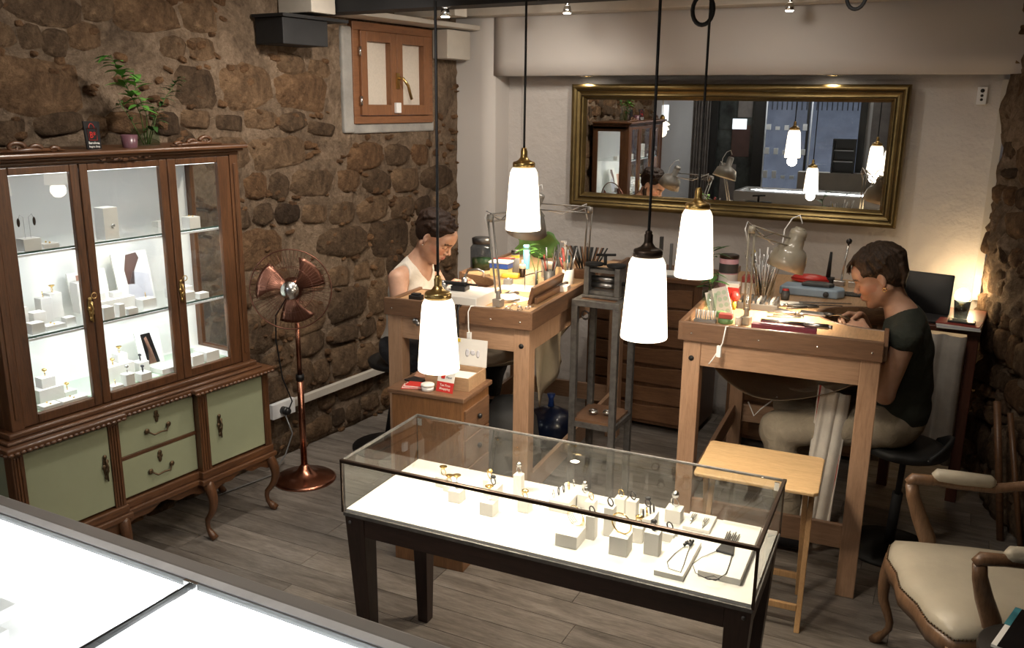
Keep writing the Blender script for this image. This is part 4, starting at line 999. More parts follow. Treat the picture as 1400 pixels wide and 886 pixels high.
sb(-1.437, 2.388, .030, .030, .072, 'slim upright block with a silver ball ring', 'ring_silver', 'silver ball ring on the slim upright block at the rear')
sb(-1.352, 2.288, .040, .038, .040, 'cube with a broad gold ring left of the long block', 'ring_gold', 'broad gold ring on the cube left of the long block')
sb(-1.130, 2.215, .070, .150, .042, 'long low block under the gold wire bangles', 'wires', 'nest of thin gold wire bangles on the long low block')
sb(-1.262, 2.410, .070, .150, .040, 'long block carrying a row of five rings', None, None)
for k in range(5):
    q = S('ring', MB().ring((0, 0, 0.0125), 0.0125, 0.0018, (1, 0.35, 0.15), 18), ('silver', 'oxid', 'oxid', 'gold', 'silver')[k], ('frontmost', 'second', 'middle', 'fourth', 'rearmost')[k]+' ring of the row of five on the rear long block', 'jewellery', (-1.270+0.004*k-0.012, 2.352+k*0.028, ZS+0.040), 0, 'row of five rings on the rear long block')
sb(-1.205, 2.425, .038, .038, .045, 'block beside the ring row with a round silver disc ring', 'ring_silver', 'silver disc ring right of the row of five rings')
sb(-1.168, 2.400, .034, .034, .040, 'block behind the wire bangles with a fine ring', 'ring_fine', 'fine gold ring behind the wire bangles')
sb(-1.085, 2.240, .030, .032, .078, 'thin upright block with a black ring right of the long block', 'ring_plain', 'black ring on the thin upright block')
sb(-1.048, 2.290, .030, .034, .095, 'tallest block of the showcase, black ring on top', 'ring_plain', 'black ring on the tallest block of the showcase')
sb(-0.972, 2.208, .056, .056, .060, 'front cube bearing the upright gold bangle', 'bangle', 'gold bangle standing upright on the front cube')
sb(-0.890, 2.256, .046, .040, .072, 'upright block with a black domed ring, right of the bangle', 'ring_dark', 'black domed ring right of the bangle')
sb(-1.030, 2.420, .034, .034, .070, 'rear upright block with a thick black ring', 'ring_plain', 'thick black ring on the rear upright block')
sb(-1.080, 2.440, .034, .034, .058, 'rear block with a pale ring left of the thick black ring', 'ring_fine', 'pale ring on the rear block left of the thick black ring')
sb(-1.000, 2.475, .040, .038, .030, 'low rear cube with a dark cage ring', 'ring_dark', 'dark cage ring on the low rear cube')
sb(-0.915, 2.492, .050, .050, .044, 'rear cube with the chunky silver ring', 'ring_silver', 'chunky silver ring on the rear cube', s=1.5)
sb(-0.955, 2.300, .032, .032, .050, 'block between the bangle and the domed ring, gold ring on it', 'ring_gold', 'gold ring between the bangle and the domed ring')
sb(-0.965, 2.400, .045, .075, .045, 'block with a slanting row of four dark rings', None, None)
for k in range(4):
    S('ring', MB().ring((0, 0, 0.0125), 0.0120, 0.0020, (1, 0.35, 0.15), 18), ('oxid', 'gold', 'oxid', 'oxid')[k], ('frontmost', 'second', 'third', 'rearmost')[k]+' ring of the slanting row of four on the middle block', 'jewellery', (-0.972+0.004*k, 2.372+k*0.018, ZS+0.045), 0, 'slanting row of four rings')
sb(-0.880, 2.365, .040, .050, .028, 'low block with two interlocked rings', 'ring_plain', 'dark ring on the low block right of the slanting row')
sb(-0.835, 2.508, .085, .110, .012, 'thin slab with a pair of caged earrings', None, None)
for k, x in enumerate((-0.858, -0.815)):
    t = T('caged_earring', ('left', 'right')[k]+' caged silver earring on the thin slab', 'jewellery', (x, 2.505-0.01*k, ZS+0.0125), SZ)
    m_ = MB()
    for j in range(3): m_.tube([(-0.006+0.006*j, 0.035, 0.004), (-0.005+0.005*j, 0.0, 0.006), (0, -0.035, 0.003)], 0.0012, 5)
    P('wires', m_, 'silver', t); P('stone', MB().ell((0, -0.01, 0.006), (0.005, 0.010, 0.005), 8, 6), 'silver', t)
sb(-0.808, 2.255, .084, .225, .016, 'narrow slab under the small black bead pendant', None, None)
sb(-0.690, 2.378, .120, .345, .020, 'broad slab under the black fork shaped pendant', None, None)
t = T('bead_pendant', 'small black bead pendant on a looped cord lying on the narrow slab', 'jewellery', (-0.806, 2.330, ZS+0.0165), SZ)
m_ = MB(); rn = random.Random(4)
for k in range(16): m_.ell((rn.uniform(-.013, .013), rn.uniform(-.018, .018), 0.004+rn.uniform(0, .008)), 0.0045, 6, 4)
P('beads', m_, 'oxid', t)
P('cord', MB().tube([(-0.004, -0.015, .005), (-0.022, -0.07, .002), (-0.030, -0.13, .002), (-0.015, -0.165, .002), (0.02, -0.17, .002), (0.018, -0.13, .002), (0.012, -0.07, .002), (0.008, -0.015, .005)], 0.0010, 5), 'oxid', t)
t = T('fork_pendant', 'large black fork shaped woven pendant on a cord lying on the broad slab', 'jewellery', (-0.700, 2.375, ZS+0.0205), SZ)
m_ = MB()
for k in range(7): m_.tube([(-0.014+0.0047*k, 0.0, .006), (-0.016+0.0055*k, 0.04, .006), (-0.018+0.006*k, 0.085+0.012*math.sin(k*2.1), .005)], 0.0017, 5)
P('prongs', m_, 'oxid', t)
P('woven_head', MB().prism([(-0.016, 0.02), (0.016, 0.02), (0.026, -0.05), (-0.026, -0.045)], 0.0, 0.008), 'oxid', t, 0.002)
P('cord', MB().tube([(-0.022, -0.045, .004), (-0.055, -0.10, .002), (-0.070, -0.15, .002), (-0.050, -0.195, .002), (-0.01, -0.215, .002), (0.018, -0.20, .002), (0.0, -0.19, .003), (-0.02, -0.21, .004), (0.01, -0.215, .004), (0.028, -0.16, .002), (0.026, -0.10, .002), (0.022, -0.048, .004)], 0.0012, 5), 'oxid', t)

# ------------------------------------------------------------------ white counter at the lower left
CO, CZ = Vector((-2.45, 0.992, 0)), 0.068
t = T('display_counter', 'brightly lit white glass topped counter with a taupe rim in the foreground', 'counter', CO, CZ)
CLn, CD = 2.3, 0.52
P('body', MB().bx(0, CLn, -CD, 0, 0, 0.90), 'taupe', t)
P('outer_rim', MB().bx(-0.01, CLn+0.01, -0.024, 0.012, 0.90, 1.0), 'taupe', t, 0.005)
P('inner_rim', MB().bx(-0.01, CLn+0.01, -CD-0.01, -CD+0.03, 0.90, 1.0).bx(-0.01, 0.03, -CD+0.03, -0.024, 0.90, 1.0).bx(CLn-0.03, CLn+0.01, -CD+0.03, -0.024, 0.90, 1.0), 'taupe', t)
P('aluminium_profile', MB().bx(0, CLn, -0.048, -0.025, 0.985, 1.001), 'aluminium', t, 0.001)
P('gasket', MB().bx(0, CLn, -0.053, -0.0485, 0.985, 0.9995), 'grey_plastic', t)
P('display_bed', MB().bx(0.03, CLn-0.03, -CD+0.03, -0.024, 0.90, 0.915), 'white_gloss', t)
for a, b in ((0.035, 1.075), (1.083, CLn-0.035)): P('glass_top', MB().bx(a, b, -CD+0.032, -0.054, 0.990, 0.996), 'glass', t)
P('divider', MB().bx(1.0755, 1.0825, -CD+0.032, -0.042, 0.984, 0.997), 'black_plastic', t)
P('clip', MB().bx(1.060, 1.098, -0.056, -0.042, 0.984, 1.000), 'silver', t, 0.001)
P('led_strip', MB().bx(0.05, CLn-0.05, -0.041, -0.036, 0.962, 0.970), 'led', t)
P('led_strip', MB().bx(0.05, CLn-0.05, -CD+0.034, -CD+0.040, 0.968, 0.976), 'led', t)
for yy, tl in ((-0.058, -0.5), (-CD+0.05, 0.5)):
    l_ = light('AREA', 'counter_light', (0, 0, 0), 8, COOL, 1.0, None, size_y=0.03); l_.data.size = CLn-0.2
    l_.matrix_world = Matrix.Translation(CO) @ Matrix.Rotation(CZ, 4, 'Z') @ Matrix.Translation((CLn/2, yy, 0.972)) @ Matrix.Rotation(tl, 4, 'X')
for (x, y, h, lb) in ((0.735, -0.235, 0.028, 'small white block inside the lit counter at the lower left corner'), (0.79, -0.29, 0.018, 'low white block beside it inside the lit counter')):
    p = Matrix.Translation(CO) @ Matrix.Rotation(CZ, 4, 'Z') @ Vector((x, y, 0.915))
    S('display_block', MB().bx(-.025, .025, -.02, .02, 0, h), 'white_display', lb, 'display stand', p, CZ, None, 0.001)

# ------------------------------------------------------------------ pendant lamps
def pendant(x, y, z, label, cap_mat, tip=0.0):
    t = T('pendant_lamp', label, 'pendant lamp', (x, y, z), 0, 'four opal glass pendants')
    P('glass_shade', MB().lathe([(0.0635, 0.0), (0.0645, 0.004), (0.0605, 0.06), (0.0565, 0.12), (0.0520, 0.18), (0.0495, 0.206), (0.0440, 0.219), (0.0365, 0.229), (0.036, 0.233), (0.034, 0.229), (0.041, 0.217), (0.047, 0.204), (0.0540, 0.12), (0.0615, 0.0)], seg=36, close=False), 'opal_shade', t)
    P('cap', MB().lathe([(0.0405, 0.226), (0.0405, 0.241), (0.037, 0.245), (0.030, 0.247), (0.020, 0.252), (0.013, 0.262), (0.012, 0.266), (0.012, 0.284), (0.009, 0.288), (0.010, 0.292), (0.006, 0.296)], seg=28), cap_mat, t)
    P('cord', MB().tube([(0, 0, 0.295), (0.001, 0, 0.6), (0, 0, 2.575-z)], 0.0042, 8), 'pendant_black', t)
    b = P('bulb', MB().ell((0, 0, 0.09), 0.028, 14, 10), 'warm_glow', t)
    l_ = light('AREA', 'pendant_light', (x, y, z+0.03), 6.5, WARM, 0.10); 
    light('POINT', 'pendant_glow', (x, y, z-0.03), 1.6, WARM, 0.04)
pendant(-1.561, 2.105, 1.130, 'nearest left opal glass pendant with a brass cap, hanging lowest', 'brass')
pendant(-1.659, 2.762, 1.480, 'rear left opal glass pendant with a brass cap, hanging highest', 'brass')
pendant(-0.924, 2.192, 1.309, 'opal glass pendant with a dark bronze cap near the picture centre', 'dark_bronze')
pendant(-1.011, 2.797, 1.373, 'rear right opal glass pendant with a brass cap, cord through the iron ring', 'brass')
CWORD = dict(steel='steel', silver='bright silver', cane='brown cane', white_gloss='white', yellow='yellow', dark_grey='dark grey', iron='dull iron', black_plastic='black', red_dull='red handled', walnut='dark wooden')
# ------------------------------------------------------------------ jewellers' benches
def bench(name, label, loc, rz, Wd, Ln, cut_side, cut_y, bolt_x):
    t = T(name, label, 'workbench', loc, rz, 'beech workbenches')
    zt = 1.05
    n = 14; cx = Wd if cut_side > 0 else 0.0
    arc = [(cx - cut_side*0.27*math.sin(PI*k/n), cut_y - 0.215*math.cos(PI*k/n)) for k in range(n+1)]
    if cut_side > 0: poly = [(0, 0), (Wd, 0)] + arc + [(Wd, Ln), (0, Ln)]
    else: poly = [(0, 0), (Wd, 0), (Wd, Ln), (0, Ln)] + arc[::-1]
    P('bench_top', MB().prism(poly, zt-0.035, zt), 'bench_top', t)
    # inner rim of the cutout
    rim = MB()
    vs = []
    for (x, y) in arc: vs += [(x, y, zt-0.075), (x, y, zt+0.002)]
    off = [(x+cut_side*0.014*0, y) for x, y in arc]
    fs = [(2*i, 2*i+2, 2*i+3, 2*i+1) for i in range(n)]
    for (x, y) in arc:
        dx, dy = x-cx, y-cut_y; q = 1.06; vs += [(cx+dx*q, cut_y+dy*q, zt-0.075), (cx+dx*q, cut_y+dy*q, zt+0.002)]
    m = 2*(n+1)
    fs += [(m+2*i, m+2*i+1, m+2*i+3, m+2*i+2) for i in range(n)] + [(2*i+1, 2*i+3, m+2*i+3, m+2*i+1) for i in range(n)] + [(2*i, m+2*i, m+2*i+2, 2*i+2) for i in range(n)]
    rim.add(vs, fs, True); P('cutout_rim', rim, 'bench_edge', t)
    P('front_edge_board', MB().bx(-0.004, Wd+0.004, -0.020, 0.0, 1.002, 1.080), 'bench_edge', t, 0.003)
    scr = MB()
    for x in (0.035, 0.30, 0.52, Wd-0.035): P('screw', MB().cyl((x, -0.0205, 1.035), (x, -0.022, 1.035), 0.004, seg=8), 'silver', t)
    ys = [(0.0, cut_y-0.215), (cut_y+0.215, Ln)]
    opp = 0 if cut_side > 0 else Wd
    P('side_edge_board', MB().bx(min(opp-0.0, opp+(-0.02 if cut_side > 0 else 0.02)), max(opp, opp+(-0.02 if cut_side > 0 else 0.02)), -0.02, Ln, 1.002, 1.080), 'bench_edge_y', t, 0.003)
    for a, b in ys:
        P('side_edge_board', MB().bx(min(cx, cx+cut_side*0.018), max(cx, cx+cut_side*0.018), a, b, 1.002, 1.062), 'bench_edge_y', t, 0.003)
    w = 0.072
    for (x, y) in ((0.0, 0.0), (Wd-w, 0.0), (0.0, Ln-w), (Wd-w, Ln-w)):
        l_ = P('leg', MB().bx(x, x+w, y+0.002, y+w, 0, 1.0145), 'beech', t, 0.003)
        if y == 0 and (x > 0.1) == bolt_x: P('bolt', MB().cyl((x+w/2, 0.002, 0.925), (x+w/2, -0.001, 0.925), 0.011, seg=14).cyl((x+w/2, 0.0, 0.925), (x+w/2, -0.004, 0.925), 0.006, seg=8), 'black_steel', l_)
    P('apron', MB().bx(w, Wd-w, 0.006, 0.030, 0.895, 1.0), 'beech_h', t, 0.002); P('apron', MB().bx(w, Wd-w, Ln-0.03, Ln-0.006, 0.895, 1.0), 'beech_h', t, 0.002)
    for x in (0.006, Wd-0.030):
        P('apron', MB().bx(x, x+0.024, w, Ln-w, 0.895, 1.0) if x == (0.006 if cut_side > 0 else Wd-0.030) else MB().bx(x, x+0.024, w, cut_y-0.25, 0.93, 1.0).bx(x, x+0.024, cut_y+0.25, Ln-w, 0.93, 1.0), 'beech', t, 0.002)
    P('stretcher', MB().bx(w, Wd-w, 0.012, 0.034, 0.205, 0.305), 'beech_h', t, 0.002); P('stretcher', MB().bx(w, Wd-w, Ln-0.04, Ln-0.016, 0.205, 0.305), 'beech_h', t, 0.002)
    for x in (0.012, Wd-0.036): P('stretcher', MB().bx(x, x+0.022, w, Ln-w, 0.205, 0.305), 'beech_h', t, 0.002)
    def sag(u, v):
        x = 0.05+(Wd-0.10)*u; y = cut_y-0.30+0.60*v
        return (x, y, 0.90-0.24*math.sin(PI*u)**0.7*(0.75+0.25*math.sin(PI*v))-0.015*math.sin(7*u+3*v))
    P('leather_catch_skin', MB().sheet(sag, 18, 10, 0.003), 'tan_leather', t)
    return t
BB, BBR = Vector((-1.231, 3.335, 0)), 0.146
BA, BAR = Vector((-2.510, 3.000, 0)), 0.155
benchB = bench('jewellers_bench', 'right beech workbench where the woman in the dark top works', BB, BBR, 0.750, 1.38, 1, 0.52, False)
benchA = bench('jewellers_bench', 'left beech workbench beside the stone wall, cluttered with tools', BA, BAR, 0.690, 1.50, -1, 0.55, True)
def bl(o, rz, x, y, z=0): return Vector(o) + Matrix.Rotation(rz, 3, 'Z') @ Vector((x, y, z))
# leather apron hanging on the right side of the left bench
m = MB(); m.sheet(lambda u, v: (0.012*math.sin(9*u+2*v)+0.02*v, 0.35*u-0.02*math.sin(3*v), -(0.30-0.12*u)*v), 12, 8, 0.003)
S('leather_apron', m, 'tan_leather', 'tan leather apron hanging under the right side of the left bench', 'apron', bl(BA, BAR, 0.635, 0.20, 0.89), BAR)

ZT_ = 1.0505
# ------------------------------------------------------------------ articulated lamps
def bars(mb, a, b, off, r=0.0045):
    a = Vector(a); b = Vector(b); o_ = Vector(off)
    mb.tube([a+o_, b+o_], r, 6); mb.tube([a-o_, b-o_], r, 6)
def desk_lamp(label, base, elbow, head, mat, shade_r=0.08, shade_h=0.13, tilt=(0, 0, -1), pw=8, lit=True, cord=None, style='bell'):
    t = T('articulated_lamp', label, 'desk lamp', base, 0, 'articulated bench lamps')
    b0 = Vector(base); e = Vector(elbow)-b0; h = Vector(head)-b0
    P('clamp', MB().bx(-0.02, 0.02, -0.02, 0.02, 0, 0.035).cyl((0, 0, 0.03), (0, 0, 0.07), 0.011), mat, t, 0.003)
    m_ = MB(); bars(m_, (0, 0, 0.06), tuple(e), (0.010, 0.004, 0)); P('lower_arm', m_, mat, t)
    P('spring', MB().tube([Vector((0, 0, 0.08)).lerp(e, 0.02+0.3*k/60)+Vector((0.004*math.cos(k*1.6), 0.004*math.sin(k*1.6), 0)) for k in range(61)], 0.001, 4), 'silver', t)
    P('elbow_joint', MB().cyl(tuple(e+Vector((-0.012, -0.004, 0))), tuple(e+Vector((0.012, 0.004, 0))), 0.016), mat, t)
    m_ = MB(); d = (h-e).normalized(); up_ = Vector((0, 0, 1))-d*d.z; up_ = up_.normalized()*0.016
    bars(m_, tuple(e), tuple(h), tuple(up_), 0.004)
    m_.tube([e+up_, e.lerp(h, 0.25)-up_, e.lerp(h, 0.5)+up_], 0.003, 5)
    P('upper_arm', m_, mat, t)
    ax = Vector(tilt).normalized(); Q_ = Matrix.Translation(h+ax*0.01) @ ax.to_track_quat('Z', 'Y').to_matrix().to_4x4()
    r, H_ = shade_r, shade_h
    if style == 'bell': prof = [(0.022, -0.075), (0.034, -0.068), (0.037, -0.050), (0.034, -0.046), (0.037, -0.040), (0.034, -0.034), (0.038, -0.02), (0.040, 0.0), (r*0.74, H_*0.10), (r*0.90, H_*0.30), (r*0.98, H_*0.60), (r, H_), (r*0.965, H_), (r*0.93, H_*0.6), (r*0.84, H_*0.30), (0.034, 0.012)]
    else: prof = [(0.020, -0.07), (0.024, -0.065), (0.024, -0.01), (r*0.8, 0.015), (r, H_), (r*0.97, H_), (r*0.76, 0.02), (0.02, 0.0)]
    P('lamp_shade', MB(Q_).lathe(prof, seg=32, close=False), mat, t)
    P('socket', MB(Q_).lathe([(0.020, -0.082), (0.024, -0.072), (0.018, 0.0)], seg=16), mat, t)
    P('bulb', MB(Q_).ell((0, 0, H_*0.45), 0.024, 12, 8), 'warm_glow' if lit else 'white_gloss', t)
    if lit:
        p = b0+h+ax*(H_*0.75+0.01)
        l_ = light('SPOT', 'bench_lamp_light', p, pw, (1.0, 0.80, 0.56), 0.03, p+ax, spot=140, blend=0.6)
    P('lamp_cable', MB().tube([h-ax*0.09, h-ax*0.115+Vector((-0.02, 0, 0.01)), h-ax*0.10+Vector((-0.045, 0.0, 0.01)), h-ax*0.06+Vector((-0.062, 0.0, 0.0)), h+Vector((-0.05, 0.0, -0.0)), e.lerp(h, 0.5)-Vector((0, 0, 0.03)), e+Vector((-0.02, 0, 0.03)), e+Vector((-0.028, 0, 0.0)), e+Vector((-0.012, 0, -0.05))], 0.0028, 6), 'white_gloss', t)
    return t
desk_lamp('cream articulated lamp clamped to the front of the right bench', (-1.038, 3.530, ZT_), (-1.038, 3.516, 1.446), (-0.922, 3.745, 1.368), 'lamp_cream', 0.078, 0.100, (-0.26, -0.14, -1), 30)
desk_lamp('grey articulated lamp clamped at the front corner of the left bench', (-2.060, 3.225, ZT_), (-2.125, 3.257, 1.435), (-2.045, 3.455, 1.445), 'lamp_grey', 0.095, 0.085, (-0.25, 0.2, -1), 19, style='cone')
desk_lamp('tall grey articulated lamp at the back right of the left bench', (-2.100, 4.150, ZT_), (-2.040, 4.060, 1.400), (-2.330, 4.000, 1.405), 'lamp_grey', 0.085, 0.085, (-0.5, -0.1, -1), 16, style='cone')
S('lamp_cord', MB().tube([(-1.055, 3.475, 1.052), (-1.052, 3.315, 1.083), (-1.050, 3.298, 1.06), (-1.055, 3.297, 1.02), (-1.070, 3.297, 0.985), (-1.092, 3.296, 0.945), (-1.105, 3.296, 0.925)], 0.0028, 6).add(*(lambda c: (MB().box(c, (0.017, 0.014, 0.045)).v, MB().box(c, (0.017, 0.014, 0.045)).f))((-1.066, 3.294, 0.985))), 'white_gloss', 'white lamp cord with an inline switch hanging over the front of the right bench', 'cord')
S('lamp_cord', MB().tube([(-2.06, 3.20, 1.052), (-2.085, 3.045, 1.083), (-2.088, 3.03, 1.06), (-2.085, 3.028, 0.99), (-2.075, 3.028, 0.93), (-2.08, 3.028, 0.87), (-2.12, 3.028, 0.83)], 0.0028, 6).add(*(lambda c: (MB().box(c, (0.016, 0.014, 0.045)).v, MB().box(c, (0.016, 0.014, 0.045)).f))((-2.078, 3.024, 0.95))), 'white_gloss', 'white lamp cord with an inline switch on the front of the left bench', 'cord')
S('power_cable', MB().tube([(-2.13, 3.12, 1.052), (-2.135, 3.030, 1.083), (-2.135, 3.018, 1.06), (-2.133, 3.018, 0.95), (-2.13, 3.02, 0.84)], 0.005, 6), 'black_plastic', 'thick black cord dropping straight down the front of the left bench', 'cord')
S('power_cable', MB().tube([(-2.14, 3.10, 1.052), (-2.145, 3.024, 1.085), (-2.15, 3.012, 1.05), (-2.18, 3.014, 0.97), (-2.25, 3.0, 0.90), (-2.29, 3.0, 0.86)], 0.003, 6), 'black_plastic', 'thin black cord slanting to the left on the front of the left bench', 'cord')
S('keys_cluster', MB().ell((0, 0, 0), (0.018, 0.006, 0.014), 8, 6).ell((0.012, 0, -0.01), (0.012, 0.006, 0.012), 8, 6), 'steel', 'small bundle of metal bits hung on the front of the left bench', 'tool', (-2.36, 3.012, 0.985))

# ------------------------------------------------------------------ things on the right bench
def cyl_thing(name, label, cat, loc, r, h, mat, lid=None, lidh=0.0, group=None, bands=()):
    t = T(name, label, cat, loc, 0, group)
    P('body', MB().lathe([(r*0.96, 0), (r, 0.003), (r, h), (r*0.93, h+0.001)], seg=22), mat, t)
    for (z0, z1, mt_) in bands: P('band', MB().lathe([(r*1.008, z0), (r*1.008, z1)], seg=22, close=False), mt_, t)
    if lid: P('lid', MB().lathe([(r*1.03, h), (r*1.03, h+lidh), (r*0.9, h+lidh+0.003)], seg=22), lid, t)
    return t
cyl_thing('tea_canister', 'tall pink and black canister at the back left of the right bench', 'canister', (-1.318, 4.13, ZT_), 0.045, 0.165, 'pink', 'dark_bronze', 0.014, bands=((0.095, 0.140, 'dark_grey'), (0.045, 0.090, 'white_paper')))
t = T('red_tin', 'red and white tin box beside the pink canister', 'box', (-1.195, 4.16, ZT_), BBR)
P('body', MB().bx(-0.055, 0.055, -0.035, 0.035, 0, 0.055), 'white_paper', t, 0.003); P('lid', MB().bx(-0.057, 0.057, -0.037, 0.037, 0.055, 0.085), 'red_dull', t, 0.003)
t = T('red_tin', 'low red box in front of the red and white tin', 'box', (-1.255, 4.02, ZT_), BBR)
P('body', MB().bx(-0.03, 0.03, -0.03, 0.03, 0, 0.05), 'red', t, 0.003); P('lid', MB().bx(-0.031, 0.031, -0.031, 0.031, 0.05, 0.07), 'white_paper', t, 0.003)
rn = random.Random(9)
t = T('potted_sprig', 'dark leafy sprig in a small pot at the left edge of the right bench', 'plant', (-1.285, 3.76, ZT_))
P('pot', MB().lathe([(0.022, 0), (0.028, 0.07), (0.024, 0.07), (0.018, 0.01)], seg=16, close=False), 'glass_green', t)
branch(t, [(0, 0, 0.01), (0.005, 0, 0.1), (-0.005, 0, 0.19), (0.012, 0, 0.27)], 11, 0.085, 0.030, rn, 'leaf_dark', 0.004)
branch(t, [(0, 0, 0.01), (0.02, -0.01, 0.09), (0.03, -0.01, 0.15)], 6, 0.075, 0.032, rn, 'leaf_dark')
t = T('leaflet_card', 'tall pale green printed leaflet leaning among the cards on the right bench', 'leaflet', (-1.155, 3.63, ZT_), 0.1)
F = Matrix.Rotation(-0.30, 4, 'Y') @ Matrix.Rotation(-0.12, 4, 'X')
P('card', MB(F).bx(-0.030, 0.030, -0.001, 0.001, 0, 0.125), 'white_paper', t)
for i in range(2):
    for j in range(4): P('printed_spot', MB(F).add([(-0.012+0.024*i+0.010*math.cos(a), -0.0015, 0.02+0.027*j+0.010*math.sin(a)) for a in [2*PI*k/10 for k in range(10)]], [tuple(range(9, -1, -1))]), 'sage_glass', t)
for k, (dx, lb, mt_) in enumerate(((-0.025, 'white card just left of the pale green leaflet', 'white_paper'), (-0.045, 'grey card second from the pale green leaflet', 'paper_grey'), (-0.065, 'outermost white card left of the pale green leaflet', 'white_paper'))):
    q = S('card', MB(F).bx(-0.024, 0.024, -0.001, 0.001, 0, 0.115-0.012*k), mt_, lb, 'card', (-1.155+dx, 3.655+0.006*k, ZT_), 0.1)
S('bristle_block', MB().bx(-0.045, 0.045, -0.02, 0.02, 0, 0.012), 'grey_plastic', 'grey base tray of the white sticks at the front left bench corner', 'tray', (-1.190, 3.470, ZT_+0.0005), BBR)
for k in range(9): S('white_stick', MB().cyl((0, 0, 0), (0, 0, 0.038), 0.0035, seg=8), 'white_gloss' if k % 2 else 'paper_grey', ('first', 'second', 'third', 'fourth', 'fifth', 'sixth', 'seventh', 'eighth', 'last')[k]+' from the left of the short upright sticks at the bench corner', 'tool', bl((-1.190, 3.470, ZT_+0.013), BBR, -0.040+0.0098*k, 0), 0, 'row of short upright sticks')
cyl_thing('olive_tin', 'small olive tin right of the row of white sticks', 'tin', (-1.150, 3.545, ZT_), 0.022, 0.035, 'green_pot')
for k, (x, h) in enumerate(((-1.225, 0.11), (-1.205, 0.095), (-1.24, 0.085))):
    S('glass_vial', MB().lathe([(0.007, 0), (0.007, h), (0.006, h)], seg=12, close=False), 'glass_green' if k else 'glass', ('tallest', 'middle', 'shortest')[k]+' of the three glass vials left of the leafy sprig', 'vial', (x, 3.60+0.02*k, ZT_))
t = T('stacked_tins', 'small red tin box standing on a green one at the front of the right bench', 'box', (-1.115, 3.505, ZT_), BBR)
P('green_tin', MB().lathe([(0.030, 0), (0.032, 0.003), (0.032, 0.018), (0.030, 0.020)], seg=20), 'green_pot', t); P('red_tin', MB().bx(-0.028, 0.028, -0.018, 0.018, 0.020, 0.040), 'red_dull', t, 0.003)
cyl_thing('glass_cup', 'small pale glass cup right of the red and green tins', 'cup', (-1.060, 3.498, ZT_), 0.013, 0.030, 'frosted')
t = T('red_figurine', 'small red and yellow ornament behind the leaflet on the right bench', 'ornament', (-1.165, 3.765, ZT_))
P('body', MB().lathe([(0.006, 0), (0.010, 0.02), (0.008, 0.04)], seg=12), 'yellow', t); P('head', MB().ell((0, 0, 0.06), (0.022, 0.018, 0.022), 12, 8), 'red', t)
S('notebook', MB().bx(-0.05, 0.05, -0.02, 0.02, 0, 0.014), 'cork', 'small tan block lying beside the olive tin', 'block', (-1.165, 3.50, ZT_), 0.5)
# dark rack of files
t = T('file_rack', 'dark slotted rack of files and burs behind the cream lamp', 'tool rack', (-1.085, 3.865, ZT_), 0.15)
P('rack_box', MB().bx(-0.085, 0.085, -0.06, 0.06, 0, 0.028), 'dark_grey', t, 0.002)
for k in range(9): P('file', MB().bx(-0.078+0.019*k, -0.068+0.019*k, -0.055, 0.055, 0.0285, 0.040+0.004*(k % 3)), ('steel', 'grey_plastic', 'black_steel')[k % 3], t)
# jar with many rods
t = T('tool_jar', 'clear jar holding a bristling bunch of tweezers, rods and brushes', 'jar', (-1.135, 4.10, ZT_))
P('jar', MB().lathe([(0.045, 0), (0.052, 0.004), (0.052, 0.085), (0.049, 0.085), (0.049, 0.008)], seg=24, close=False), 'glass', t)
rn = random.Random(12)
for k in range(44):
    a = rn.uniform(0, 2*PI); r0 = rn.uniform(0, 0.035); ln = rn.uniform(0.15, 0.25); sp = rn.uniform(0.4, 1.0)
    S('jar_tool', MB().cyl((r0*math.cos(a), r0*math.sin(a), 0.006), (r0*math.cos(a)+0.07*sp*math.cos(a), r0*math.sin(a)+0.05*sp*math.sin(a), ln), 0.0022, rn.choice((0.0015, 0.003, 0.004)), 6), jm := rn.choice(('steel', 'silver', 'silver', 'white_gloss', 'white_gloss', 'yellow' if k < 6 else 'silver', 'cane' if k < 12 else 'steel', 'dark_grey')), CWORD[jm]+' rod standing in the clear jar behind the cream lamp', 'tool', (-1.135, 4.10, ZT_+0.002), 0, 'tools in the clear jar')
t = T('oval_case', 'shiny red oval case lying on the back of the right bench', 'case', (-1.03, 4.585, ZT_), 0.1)
P('lower_shell', MB().lathe([(0.06, 0), (0.095, 0.010), (0.100, 0.020)], seg=28, M=Matrix.Diagonal((1, 0.55, 1, 1))), 'red', t); P('upper_shell', MB().lathe([(0.100, 0.021), (0.085, 0.034), (0.045, 0.042), (0.001, 0.043)], seg=28, M=Matrix.Diagonal((1, 0.55, 1, 1))), 'red', t)
t = T('blue_sander', 'pale blue curved machine case with a dark belt on the right bench', 'machine', (-0.955, 4.30, ZT_), 0.12)
P('housing', MB().prism([(-0.145, -0.07), (0.12, -0.075), (0.15, -0.03), (0.14, 0.03), (0.08, 0.06), (-0.13, 0.06)], 0, 0.042), 'blue_case', t, 0.008)
P('dark_belt', MB().prism([(-0.05, -0.03), (0.08, -0.035), (0.10, 0.0), (0.06, 0.035), (-0.03, 0.03)], 0.0425, 0.060), 'dark_grey', t, 0.005); P('knob', MB().cyl((0.07, -0.075, 0.02), (0.07, -0.088, 0.02), 0.013), 'dark_grey', t)
t = T('dapping_stand', 'black tapered ring mandrel standing upright at the back of the right bench', 'tool', (-0.950, 4.60, ZT_))
P('foot', MB().bx(-0.028, 0.028, -0.028, 0.028, 0, 0.035), 'black_steel', t, 0.003); P('mandrel', MB().cyl((0, 0, 0.035), (0.004, 0, 0.165), 0.012, 0.006), 'black_steel', t)
t = T('lever_stand', 'chrome lever with a black ball knob standing beside the black mandrel', 'tool', (-0.885, 4.60, ZT_))
